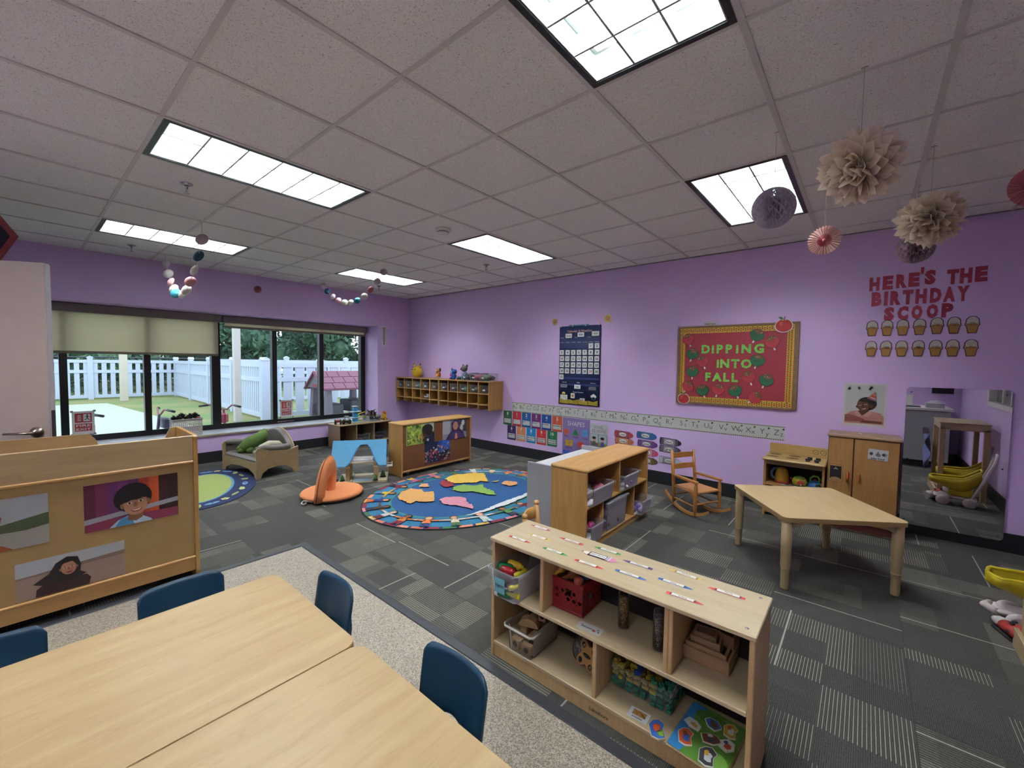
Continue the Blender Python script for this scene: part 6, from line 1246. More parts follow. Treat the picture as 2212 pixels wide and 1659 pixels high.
# small ladder-back chair tucked behind the birch shelf
wc_ = thing('wooden_chair', 'small wooden chair behind the birch shelf, only its curved back showing', 'chair', (.06, .945, 0), R(22)); hw = MW['honey_z']
for y in (-.135, .135):
    MB().m(hw).tube([(0, y, 0), (0, y, .28), (-.02, y, .535)], [.014, .017, .016], 12).build('back_post', wc_); MB().m(hw).lathe([(.017, .53), (.019, .54), (.015, .552), (0, .556)], 14, (-.02, y, 0)).build('post_cap', wc_); MB().m(hw).tube([(.24, y, 0), (.24, y, .27)], [.013, .016], 12).build('front_leg', wc_)
MB().m(hw).sheet(lambda u, v: (-.015-.03*math.sin(u*PI), -.13+.26*u, .44+.075*v+.012*math.sin(u*PI)), 12, 2, .012).build('back_slat', wc_); MB().m(hw).sheet(lambda u, v: (-.01-.03*math.sin(u*PI), -.13+.26*u, .33+.045*v), 12, 2, .012).build('back_slat', wc_)
MB().m(MW['honey_y']).box(-.01, -.15, .27, .27, .15, .288, .006).build('seat', wc_)

# ================================================================ SMALL SOFA
sf = thing('kids_sofa', 'small maple-framed sofa with grey vinyl cushions by the window', 'sofa', (-4.84, .59, 0), R(8)); sw, sd = .865, .53; grv = cm('6f6860', .45, 0, .05, 6); mzz = wood('sofa_wood', 'b89a6c', 'cdb083', 0, .45)
def side(x):
    pts = [(0, 0), (.05, 0), (.075, .06), (.14, .105), (.26, .12), (.38, .105), (.44, .06), (.46, 0), (sd, 0), (sd, .335), (.40, .30), (.18, .325), (.05, .375), (.012, .372), (-.008, .335), (0, .25)]
    MB().m(mzz).prism(pts, x, x+.02, 'x').build('side_panel', sf)
side(0); side(sw-.02)
MB().m(mzz).prism([(.02, .0), (.055, 0), (.085, .055), (.20, .10), (sw/2, .115), (sw-.20, .10), (sw-.085, .055), (sw-.055, 0), (sw-.02, 0), (sw-.02, .20), (.02, .20)], .01, .03, 'y').build('front_apron', sf)
MB().m(grv).box(.022, .012, .165, sw-.022, sd-.06, .248, .028).build('seat_cushion', sf)
q = MB().m(grv); n = 22; arc = [(.0+sw*k/n, .20+.0+.335*math.sin(PI*k/n)**.62) for k in range(n+1)]; arc = [(.04+(a/sw)*(sw-.08), b) for a, b in arc]
q.prism(arc, sd-.085, sd-.01, 'y'); q.build('back_cushion', sf, bevel=.015)
q = MB().m(mzz).prism([(a, b+.006) if 0 < i < n else (a, b) for i, (a, b) in enumerate(arc)]+[(sw-.03, .12), (.03, .12)], sd-.012, sd, 'y'); q.build('back_panel', sf)
for x in (.055, sw-.055): MB().m(grv).tube([(x, .025, .365), (x, .12, .362), (x, .25, .345), (x, .36, .340), (x, sd-.09, .345)], [.030, .050, .048, .050, .038], 12, flat=.8).build('arm_cushion', sf)
for x in (.045, sw-.045): MB().m(grv).box(x-.024, .03, .22, x+.024, sd-.08, .33, .01).build('arm_pad', sf)
for x in (.05, sw-.05):
    for y in (.03, sd-.03): MB().m(M_dark).lathe([(.012, -.0), (.012, .004)], 10, (x, y, .0)).build('glide', sf)
g_ = cm('5f7a3c', .95, 0, .25, 20)
r = thing('plush_dinosaur', 'green plush dinosaur slumped on the grey sofa', 'plush toy', (-4.47, .85, .275), R(25))
MB().m(g_).tube([(-.17, -.07, .0), (-.12, -.05, .03), (-.06, -.02, .07), (0, .0, .10), (.06, .03, .15), (.10, .06, .21), (.12, .07, .265)], [.045, .07, .10, .105, .085, .06, .012], 14).build('body', r)
for k, (a, b, c, s) in enumerate(((-.14, -.02, .09, .04), (-.09, .0, .14, .045), (-.03, .02, .18, .05), (.03, .05, .22, .045), (.08, .06, .255, .035), (-.15, -.10, .05, .035), (.07, -.02, .12, .04), (.0, -.07, .09, .04))): MB().m(cm('6d8a44', .95)).tube([(a, b, c-.03), (a+.012, b+.015, c+s*.7)], [s, .005], 8).build('spike', r)
for (a, b, c) in ((-.10, -.10, -.01), (.03, -.08, .0), (.0, .07, .0)): MB().m(g_).tube([(a, b+.04, c+.05), (a-.01, b, c+.01), (a-.04, b-.02, c)], [.04, .036, .024], 10).build('leg', r)
q = MB().m(cm('c9c4ac', .9, 0, .05)).tube([(0, 0, 0), (.01, .09, .055), (.015, .19, .085), (.015, .29, .075), (.01, .36, .03)], [.03, .052, .060, .052, .028], 14, flat=.8)
solo(q, 'crescent_pillow', 'cream curved pillow leaning on the sofa arm', 'pillow', (-4.13, .735, .30), R(10))

# ================================================================ ORANGE FLOOR CHAIR
oc = thing('floor_chair', 'orange folding floor chair with a cut-out backrest', 'floor chair', (-2.735, 1.035, 0)); om = paint('orange_fabric', 'cf7f4c', .75); odk = cm('2a2420', .7)
O = [(.315*math.cos(t), .315*math.sin(t)) for t in [2*PI*k/36 for k in range(36)]]
q = MB().m(om).lathe([(.28, .020), (.305, .026), (.318, .045), (.305, .064), (.27, .072), (0, .076)], 40); q.build('seat', oc); MB().m(odk).lathe([(.285, 0), (.30, .008), (.305, .026), (.28, .03)], 40).build('underside', oc)
hd = Vector((-.66, .70, 0)).normalized(); nn = Vector((-hd.y, hd.x, 0)); base = Vector((.165, -.235, 0))
def arch(u, v, off):    # ring shaped back: outer arch minus inner notch
    a = PI*u; ow, oh, iw, ih = .225, .435, .075, .20
    ox, oz = -ow*math.cos(a)*(1 if 1 else 0), (oh*math.sin(a)**.62) ; ix_, iz = -iw*math.cos(a), ih*math.sin(a)**.8
    s, z = ix_+(ox-ix_)*v, iz+(oz-iz)*v; return s, z
q = MB().m(om); nu, nv = 32, 8; bc = Vector((.075, -.12, 0)); base = bc-hd*.2
def AP(u, v, side_):
    s, z = arch(u, v, 0); puff = .042*math.sin(PI*min(max(v, 0), 1))**.5+.004; lean = -nn*(.05*(z/.46)); P = bc+hd*s+lean+nn*(side_*puff); return (P.x, P.y, z+.03)
ga = [[AP(i/nu, j/nv, 1) for j in range(nv+1)] for i in range(nu+1)]; gb = [[AP(i/nu, j/nv, -1) for j in range(nv+1)] for i in range(nu+1)]
for g, fl in ((ga, 0), (gb, 1)):
    q.add([g[i][j] for i in range(nu+1) for j in range(nv+1)], [(i*(nv+1)+j, (i+1)*(nv+1)+j, (i+1)*(nv+1)+j+1, i*(nv+1)+j+1) for i in range(nu) for j in range(nv)], True)
for jj in (0, nv): q.add([ga[i][jj] for i in range(nu+1)]+[gb[i][jj] for i in range(nu+1)], [(i, i+1, nu+2+i, nu+1+i) for i in range(nu)], True)
for ii in (0, nu): q.add(ga[ii]+gb[ii], [(j, j+1, nv+2+j, nv+1+j) for j in range(nv)], True)
q.build('backrest', oc)
q = MB().m(cm('8a4a26', .6)); pts = []
for k in range(25): s, z = arch(k/24, 1, 0); P = bc+hd*s-nn*(.05*(z/.46)); pts.append((P.x, P.y, z+.03))
q.tube(pts, .006, 6); q.build('piping', oc)
q = MB().m(cm('c9c4ba', .6)); c = base+Vector((-.13, -.03, .02)); q.tube([(c.x+.05, c.y+.02, .03), (c.x, c.y, .028), (c.x-.04, c.y-.03, .03), (c.x-.02, c.y-.06, .012), (c.x+.02, c.y-.05, .01), (c.x+.01, c.y-.02, .02)], .007, 6); q.build('strap', oc)

# ================================================================ DOLLHOUSE
dh = thing('dollhouse', 'plastic dollhouse with a sky blue roof between the orange chair and the photo shelf', 'dollhouse', (-3.08, 1.27, 0), R(55.2)); crm = cm('cfc39e', .55); blu = cm('4690b8', .45)
dw, dd_ = .56, .385
# local x along the front (to the right in the photo), y = back
MB().m(crm).box(0, 0, 0, .155, dd_, .028, .004).build('floor_panel', dh); MB().m(crm).box(.16, 0, 0, .385, dd_, .022, .004).build('floor_panel', dh); MB().m(crm).box(.39, 0, 0, dw, dd_, .028, .004).build('floor_panel', dh)
MB().m(cm('8fb4cc', .35)).box(.175, .015, .0225, .372, .13, .024).build('pool', dh); MB().m(cm('7a9a6a')).box(.17, .13, .0225, .377, .14, .026).build('pool_edge', dh)
for x in (.085, .405):
    for y in (.03, dd_-.07):
        MB().m(cm('b89c6c', .6, 0, .15, 60)).box(x, y, .028, x+.045, y+.04, .235, .003).build('column', dh); MB().m(crm).box(x-.004, y-.004, .18, x+.049, y+.044, .20, .002).build('column_cap', dh)
    MB().m(crm).box(x+.004, .07, .028, x+.041, dd_-.07, .235, .002).build('side_wall', dh)
MB().m(crm).box(.08, .02, .235, .455, dd_-.03, .25, .003).build('upper_floor', dh)
q = MB().m(wht); q.box(.13, .02, .25, .405, .026, .262); q.box(.13, .02, .29, .405, .026, .296); 
for k in range(12): q.box(.135+k*.023, .02, .262, .140+k*.023, .026, .29)
q.build('balcony_rail', dh)
MB().m(cm('d6dadf', .6)).box(.14, .06, .25, .40, .2, .275, .008).build('toy_bed', dh)
# roof: two sloped slabs with a trapezoid notch cut in the front one
rz_, ez, ry, ey = .49, .225, .19, -.055
def slope(x, t, s=1): return (x, (ry+(ey-ry)*t) if s > 0 else (ry+(ry-ey)*t), rz_+(ez-rz_)*t)
def slab(outline, s, nm):
    q = MB().m(blu); n = len(outline); top = [slope(x, t, s) for x, t in outline]; vs = top+[(x, y, z-.014) for x, y, z in top]
    q.add(vs, [tuple(range(n)), tuple(range(n, 2*n))[::-1]]+[(i, (i+1) % n, n+(i+1) % n, n+i) for i in range(n)]); q.build(nm, dh, bevel=.003)
x0r, x1r = -.075, .55; 
slab([(x0r, 1), (.105, 1), (.135, .86), (.21, .30), (.245, .17), (.325, .17), (.36, .30), (.435, .86), (.46, 1), (x1r, 1), (x1r, 0), (x0r, 0)], 1, 'roof_front')
slab([(x0r, 1), (.105, 1), (.135, .86), (.21, .30), (.245, .17), (.325, .17), (.36, .30), (.435, .86), (.46, 1), (x1r, 1), (x1r, 0), (x0r, 0)], -1, 'roof_back')
q = MB().m(cm('3a7fae', .45)); pts = [slope(x, t) for x, t in ((.105, 1), (.135, .86), (.21, .30), (.245, .17), (.325, .17), (.36, .30), (.435, .86), (.46, 1))]; q.tube([(a, b-.004, c-.004) for a, b, c in pts], .009, 6); q.build('roof_trim', dh)
for s in (0, 1):
    x = -.075 if s == 0 else dw-.01; q = MB().m(wht); q.box(x, .08, .17, x+.07, .16, .178, .002)
    for a in (x+.004, x+.064): q.tube([(a, .085, .178), (a, .085, .215)], .003, 5)
    q.tube([(x+.004, .085, .215), (x+.064, .085, .215), (x+.064, .155, .215)], .003, 5); q.tube([(x+.064, .155, .178), (x+.064, .155, .215)], .003, 5); q.build('side_balcony', dh)
def bush(lab, x, y, s=1.0): 
    P = Matrix.Rotation(R(55.2), 3, 'Z') @ Vector((x, y, 0)); r = thing('toy_tree', lab, 'toy tree', (-3.08+P.x, 1.27+P.y, .028), 0, 'toy trees on the dollhouse base'); MB().m(M_dark).lathe([(.028*s, 0), (.028*s, .006), (0, .007)], 18).build('pot_base', r)
    MB().m(cm('2f7a34', .45)).lathe([(.008*s, .006), (.020*s, .018), (.017*s, .035*s), (.008*s, .055*s), (0, .065*s)], 16).build('foliage', r)
bush('green toy tree at the left post of the dollhouse', .045, .05, 1.15); bush('green toy tree at the right post of the dollhouse', .425, -.0+.012, 1.1); bush('dark green toy tree behind the right post of the dollhouse', .505, .15, 1.35)
q = MB().m(cm('c9c3b8', .5)); q.box(-.04, -.025, 0, .04, .025, .03, .006); q.box(-.02, -.02, .03, .03, .02, .045, .005); q.tube([(.01, 0, .04), (.04, .01, .06), (.055, .01, .055)], .004, 6)
P = Matrix.Rotation(R(55.2), 3, 'Z') @ Vector((.13, .36, 0)); solo(q, 'toy_box', 'white crumpled toy resting behind the blue dollhouse roof', 'toy', (-3.42, 1.62, 0))

# ================================================================ TOYS ON THE LOW WINDOW SHELF
TZ_ = .399
def wheel(r, x, y, z, rad, w, c, c2, nm='wheel'):
    q = MB().m(cm(c, .5)); q.push(Matrix.Translation((x, y, z)) @ Matrix.Rotation(R(90), 4, 'Y')); q.lathe([(rad*.55, -w/2), (rad, -w/2), (rad, w/2), (rad*.55, w/2), (rad*.55, -w/2)], 18, cap=False); q.m(cm(c2, .4)).lathe([(0, -w*.4), (rad*.56, -w*.4), (rad*.56, w*.4), (0, w*.4)], 14); q.pop(); q.build(nm, r)
r = thing('toy_tractor', 'green toy tractor with a yellow wheel on the low window shelf', 'toy tractor', (-5.06, 2.435, TZ_), R(75))
MB().m(cm('2a3f2a', .4)).box(-.03, -.02, .03, .03, .07, .07, .006).build('hood', r); MB().m(cm('1f2f22', .4)).box(-.035, -.08, .025, .035, -.02, .07, .006).build('body', r)
q = MB().m(cm('3a5a34', .4)); q.box(-.036, -.085, .125, .036, -.01, .137, .006)
for a in (-.032, .032):
    for b in (-.08, -.015): q.tube([(a, b, .07), (a, b, .128)], .004, 5)
q.build('cab', r)
for (x, y, rad) in ((-.05, -.055, .042), (.05, -.055, .042), (-.042, .055, .026), (.042, .055, .026)): wheel(r, x, y, rad, rad, .025, '1c1a1c', 'c9b02c')
MB().m(cm('c9b82c', .4)).box(.03, .08, .03, -.03, .13, .06, .01).build('front_loader', r)
r = thing('toy_tractor', 'red-orange toy tractor at the left end of the low window shelf', 'toy tractor', (-5.10, 2.315, TZ_), R(60))
MB().m(cm('b5402c', .4)).box(-.025, -.04, .03, .025, .06, .075, .008).build('hood', r); 
for (x, y, rad) in ((-.042, -.035, .042), (.042, -.035, .042), (-.036, .05, .028), (.036, .05, .028)): wheel(r, x, y, rad, rad, .022, '1c181a', 'b5402c')
r = thing('toy_garage', 'blue and yellow toy garage tower with a spiral ramp on the low window shelf', 'toy garage', (-5.17, 2.66, TZ_))
MB().m(cm('3f9cc9', .4)).box(-.04, -.035, 0, .04, .035, .255, .008).build('tower', r); MB().m(cm('b8c6cc', .5)).box(-.045, -.045, .255, .045, .045, .28, .01).build('roof', r)
for z in (.07, .175): MB().m(cm('b4c9cc', .5)).box(-.05, -.10, z, .06, .09, z+.014, .004).build('deck', r)
q = MB().m(cm('c9c24a', .4)); n = 40; vs = []
for k in range(n+1): a = k/n*4*PI; z = .175-.17*k/n; vs += [(.02+.045*math.cos(a), .115+.045*math.sin(a), z), (.02+.08*math.cos(a), .115+.08*math.sin(a), z), (.02+.08*math.cos(a), .115+.08*math.sin(a), z+.012)]
q.add(vs, [f for k in range(n) for f in ((3*k, 3*k+1, 3*k+4, 3*k+3), (3*k+1, 3*k+2, 3*k+5, 3*k+4))]); q.build('spiral_ramp', r); MB().m(cm('b0b8bc', .5)).box(-.06, -.11, 0, .12, .2, .008).build('base', r)
# tub heaped with dark plastic dinosaurs
bt = bin_('plastic_tub', 'clear tub overflowing with dark toy dinosaurs on the low window shelf', 'bin', (-5.27, 2.84, TZ_), .28, .24, .10, M_bin2, 0)
rn = random.Random(11); DC = [('2c3830', 'dark green'), ('2a2430', 'black'), ('5a2834', 'maroon'), ('4a5a3c', 'olive'), ('6a3f34', 'brown')]
for k in range(20):
    c, cn = DC[k % 5]; a = rn.random()*6.3; q = MB().m(cm(c, .6)); q.tube([(-.06, 0, .02), (-.03, 0, .012), (0, 0, .014), (.03, 0, .03), (.045, 0, .05), (.062, 0, .046)], [.003, .011, .018, .011, .008, .006], 8)
    for (x, y) in ((-.012, -.012), (-.012, .012), (.014, -.012), (.014, .012)): q.tube([(x, y*.6, .01), (x, y, -.016)], [.007, .004], 6)
    for j in range(4): q.tube([(-.02+.013*j, 0, .026), (-.02+.013*j, 0, .042)], [.006, .001], 5)
    x, y = -5.20+.14*rn.random(), 2.885+.155*rn.random(); z = TZ_+.03+(.0 if k < 8 else .055 if k < 15 else .105)
    o = solo(q, 'toy_dinosaur', f'{cn} toy dinosaur in the overflowing clear tub, {("lowest", "second from bottom", "second from top", "topmost")[k//5]} of its colour', 'toy dinosaur', (x, y, z), a, f'{cn} dinosaurs in the clear tub'); o.rotation_euler.x = rn.uniform(-.4, .4); o.rotation_euler.y = rn.uniform(-.4, .3)
r = thing('toy_truck', 'yellow toy digger with an orange top at the right end of the low window shelf', 'toy truck', (-5.06, 3.165, TZ_), R(90))
MB().m(cm('cf9a24', .4)).prism([(-.05, 0), (.05, 0), (.045, .035), (.02, .06), (.015, .125), (-.02, .125), (-.045, .06)], -.03, .03, 'x').build('body', r); MB().m(cm('c2602a', .4)).tube([(0, .03, .13), (0, -.01, .145), (0, -.05, .13)], [.022, .028, .012], 10).build('scoop', r); MB().m(M_black).box(.031, -.02, .03, .033, .02, .05).build('panel', r)
for y in (-.035, .035): wheel(r, .034, y, .018, .018, .012, '1c1a1c', '8a8a8a'); wheel(r, -.034, y, .018, .018, .012, '1c1a1c', '8a8a8a')
# basket on the sill
bk = thing('laundry_basket', 'white perforated basket on the window sill', 'basket', (-5.70, .205, WZ0)); bw_, bd_, bh_ = .20, .33, .225; wb = cm('c9c4bd', .45)
def bwall(w, h):
    m = MB().m(wb); nx, nz = int(w/.022), 7; cell = w/nx; zc = (h-.07)/nz; m.box(0, 0, 0, w, .003, .03); m.box(0, 0, h-.04, w, .003, h)
    for i in range(nx):
        for j in range(nz):
            x, z = i*cell, .03+j*zc
            for b in ((x, z, x+cell*.25, z+zc), (x+cell*.75, z, x+cell, z+zc), (x+cell*.25, z, x+cell*.75, z+zc*.2), (x+cell*.25, z+zc*.8, x+cell*.75, z+zc)): m.add([(b[0], 0, b[1]), (b[2], 0, b[1]), (b[2], 0, b[3]), (b[0], 0, b[3])], [(0, 1, 2, 3)])
    return m
for (px, py, a, w) in ((0, 0, 0, bw_), (bw_, 0, 90, bd_), (bw_, bd_, 180, bw_), (0, bd_, 270, bd_)): o = bwall(w, bh_).build('basket_wall', bk); o.location = (px, py, 0); o.rotation_euler.z = R(a)
MB().m(wb).box(0, 0, 0, bw_, bd_, .004).build('basket_floor', bk)
q = MB().m(wb); O = rrect(-.008, -.008, bw_+.008, bd_+.008, .02, 4); q.tube([(a, b, bh_) for a, b in O]+[(O[0][0], O[0][1], bh_)], .006, 6); q.build('rim', bk)
rn = random.Random(3)
for k in range(6):
    q = MB().m(cm('141416', .9)); q.ball((0, 0, 0), .035, 10, 7)
    for j in range(26): a, b = rn.random()*6.3, rn.uniform(-.3, 1.5); d = Vector((math.cos(a)*math.cos(b), math.sin(a)*math.cos(b), math.sin(b))); q.tube([d*.02, d*.05+Vector((0, 0, .004))], [.006, .001], 4)
    solo(q, 'black_pompom', 'shaggy black pompom in the white basket, '+('leftmost', 'second from left', 'third from left', 'fourth from left', 'fifth from left', 'rightmost')[k], 'pompom', (-5.65+.06*(k % 2), .245+.045*k, WZ0+.225+.03*(k % 3)*.6), 0, 'black pompoms in the basket')
q = MB().m(cm('c9b8b4', .8)); q.ball((0, 0, 0), (.03, .03, .026), 14, 9); q.m(cm('141416', .9)).ball((0, 0, .012), (.028, .028, .022), 14, 9); solo(q, 'knit_hat', 'black and pink hat at the right end of the white basket', 'hat', (-5.60, .505, WZ0+.24)); solo(MB().m(cm('a8423c', .8)).ball((0, 0, 0), (.028, .03, .016), 12, 8), 'red_cloth', 'red cloth at the right end of the white basket', 'cloth', (-5.55, .49, WZ0+.225))

# ================================================================ RUGS
def rug_fig(p, ang, a, b, rr, cols_, sc=.155, up=1):
    x, y = a*math.cos(ang), b*math.sin(ang); nx, ny = math.cos(ang)/a, math.sin(ang)/b; l = math.hypot(nx, ny); nx, ny = nx/l, ny/l
    # body's up direction points to the rug centre
    U = (-nx, -ny); Rr = (-U[1]*-1, -U[0]) ; Rr = (U[1], -U[0]); W_ = lambda u, v: (x+(Rr[0]*u+U[0]*v)*sc, y+(Rr[1]*u+U[1]*v)*sc)
    skin, hair, top, bot = cols_
    p.poly([W_(-.55, .10), (W_(-.5, .22)), W_(-.1, .18), W_(-.1, .02)], cm(top, .9), up); p.poly([W_(.55, .10), W_(.5, .22), W_(.1, .18), W_(.1, .02)], cm(top, .9), 0)
    p.poly([W_(-.70, .10), W_(-.66, .22), W_(-.5, .22), W_(-.53, .10)], cm(skin, .9), 0); p.poly([W_(.70, .10), W_(.66, .22), W_(.5, .22), W_(.53, .10)], cm(skin, .9), 0)
    p.poly([W_(-.20, -.25), W_(.20, -.25), W_(.16, .22), W_(-.16, .22)], cm(top, .9), 0); p.poly([W_(-.24, -.62), W_(-.04, -.62), W_(0, -.35), W_(.04, -.62), W_(.24, -.62), W_(.18, -.22), W_(-.18, -.22)], cm(bot, .9), 0)
    hx, hy = W_(0, .42); p.ell(hx, hy, .21*sc, .21*sc, cm(hair, .9), 1, 14); hx, hy = W_(0, .38); p.ell(hx, hy, .15*sc, .16*sc, cm(skin, .9), 1, 14)
    for e in (-.06, .06): q_ = W_(e, .40); p.ell(q_[0], q_[1], .018*sc, .018*sc, M_black, 1 if e < 0 else 0, 6)
def blob(cx, cy, pts, s=1.0): return [(cx+x*s, cy+y*s) for x, y in pts]
rg = thing('world_map_rug', 'oval blue world map rug with children around its edge', 'rug', (-1.755, 2.085, .001)); ra, rb = .93, 1.165
def el(a, b, n=72): return [(a*math.cos(2*PI*k/n), b*math.sin(2*PI*k/n)) for k in range(n)]
def carpetc(h, v=.22): return cm(h, .95, 0, v, 42)
q = MB().m(carpetc('15161c')).prism(el(ra, rb), 0, .007); q.m(carpetc('2a6f92')).prism(el(ra-.05, rb-.05), .007, .0078); q.build('pile', rg)
p = Flat('z'); p.step = .00015; segs = ['c46a5a', '8a2c3c', '3f7a4a', 'd98a6a', 'c9a24a', '8a2c3c', 'd4808a', '3f6a4a', 'd9c06a', 'c4705a', '7a2438', 'd88a72']; NS = 44
for k in range(NS):
    t0, t1 = 2*PI*(k+.09)/NS, 2*PI*(k+.91)/NS; pts = [((ra-.012)*math.cos(t), (rb-.012)*math.sin(t)) for t in (t0, (t0+t1)/2, t1)]+[((ra-.055)*math.cos(t), (rb-.055)*math.sin(t)) for t in (t1, (t0+t1)/2, t0)]; p.poly(pts, carpetc(segs[k % 12]), 1 if k == 0 else 0)
    t2 = 2*PI*(k+1.09)/NS; pts = [((ra-.012)*math.cos(t), (rb-.012)*math.sin(t)) for t in (t1, t2)]+[((ra-.055)*math.cos(t), (rb-.055)*math.sin(t)) for t in (t2, t1)]; p.poly(pts, carpetc('1c2a5e'), 0)
p.poly(el(.665, .895), carpetc('3f7f72')); p.poly(el(.640, .870), carpetc('1f4f80', .35))
FC = [('c98a5c', '3a2418', '8a2c34', '26263a'), ('8a5a3c', '1c1612', 'c4722c', '7a2430'), ('d9a880', 'c4702c', 'd9808c', 'd9808c'), ('6a4028', '15110f', '4a3a2c', '26263c'), ('d9b090', 'b5502c', 'c9d0c8', 'b8c6c0'), ('b57a50', '2a1a14', 'c9a83a', '3f6a9c'), ('d9a880', '7a4a24', 'd97a3c', '2a3a6c'), ('7a4a30', '1a1412', 'c46a8a', 'd9c24a'), ('d9b090', '1c1c20', 'c9c9c4', '6a2c3c'), ('9a6440', '2c1c14', '5a8a4a', '3a3a4a'), ('c98a5c', '1c1a20', '2a3a7c', 'c8602c'), ('d9a880', '5a3420', 'd9c9b0', '4a6a3c')]
for k in range(22): rug_fig(p, 2*PI*(k+.4)/22, .775, 1.005, 0, FC[(k*5) % 12], .195, 1)
# continents: the map's east (right) runs along +y and slightly -x; north toward -x
def cont(pts, c):
    rj = random.Random(len(pts)); out = []
    for (a, b), (a2, b2) in zip(pts, pts[1:]+pts[:1]):
        n = max(2, int(math.hypot(a2-a, b2-b)/.035))
        for i in range(n): f = i/n; j = .016 if i else .006; out.append((a+(a2-a)*f+rj.uniform(-j, j), b+(b2-b)*f+rj.uniform(-j, j)))
    p.poly([(-n_*.62, e_*.85) for e_, n_ in out], carpetc(c))
cont([(-.80, .15), (-.78, .55), (-.62, .78), (-.42, .85), (-.36, .62), (-.42, .48), (-.30, .40), (-.36, .28), (-.46, .10), (-.54, -.02), (-.60, .02), (-.66, .10), (-.70, .20)], 'cf9a5a')
cont([(-.48, -.05), (-.36, .0), (-.24, -.14), (-.20, -.28), (-.30, -.48), (-.36, -.70), (-.42, -.78), (-.46, -.50), (-.54, -.25)], 'd08a9a')
cont([(-.32, .80), (-.20, .95), (-.14, .86), (-.22, .68)], 'd9a070')
cont([(-.10, .22), (.02, .34), (.16, .32), (.26, .10), (.36, .06), (.26, -.10), (.24, -.38), (.14, -.55), (.08, -.40), (.04, -.10), (-.08, .02)], '7da04a')
cont([(-.08, .44), (-.02, .70), (.10, .84), (.18, .72), (.12, .52), (.04, .38)], '8f2c34')
cont([(.12, .50), (.18, .88), (.40, .96), (.66, .82), (.80, .62), (.70, .42), (.60, .26), (.52, .10), (.46, .26), (.36, .22), (.26, .36)], 'd4ae4a')
cont([(.56, -.18), (.70, -.10), (.78, -.28), (.68, -.46), (.56, -.40)], 'c98f5e'); cont([(.52, .10), (.60, .04), (.66, .0), (.58, -.02)], 'd4ae4a')
cont([(-.62, -.90), (-.30, -.93), (.0, -.90), (.35, -.92), (.62, -.86), (.4, -1.0), (0, -1.04), (-.4, -1.0)], 'd3d6d4')
o = p.build('pattern', rg); o.location = (0, 0, .0079)
r2 = thing('nature_rug', 'navy oval rug with leaves and a lime centre, half behind the divider', 'rug', (-4.06, .186, .001), R(161.1)); q = MB().m(carpetc('1c2a52')).prism(el(.862, .514), 0, .007); q.build('pile', r2)
p = Flat('z'); p.step = .00015; p.poly(el(.64, .30), carpetc('5f8fb8')); p.poly(el(.615, .275), carpetc('9aa85c'))
for k in range(22):
    t = 2*PI*(k+.3)/22; x, y = .755*math.cos(t), .408*math.sin(t); a = math.atan2(math.sin(t)/.5, math.cos(t)/.86); kind = k % 4
    if kind == 0: p.ell(x, y, .072, .028, carpetc('6f9cc4'), rot=a+1.57); p.ell(x+.02, y, .018, .012, carpetc('33507c'))
    elif kind == 1:
        for j in range(5): p.ell(x+.024*math.cos(j*1.257), y+.024*math.sin(j*1.257), .017, .017, carpetc('c9c490'), 1 if j == 0 else 0, 10)
        p.ell(x, y, .012, .012, carpetc('9a8a4a'))
    elif kind == 2: p.ell(x, y, .068, .018, carpetc('a9b470'), rot=a+1.57); p.ell(x, y, .055, .004, carpetc('5a6a3a'), rot=a+1.57)
    else: p.poly(blob(x, y, [(-.06, -.02), (-.01, -.032), (.05, -.018), (.065, .018), (.02, .022), (-.02, .03), (-.06, .014)]), carpetc('b4b878'))
o = p.build('pattern', r2); o.location = (0, 0, .0072)

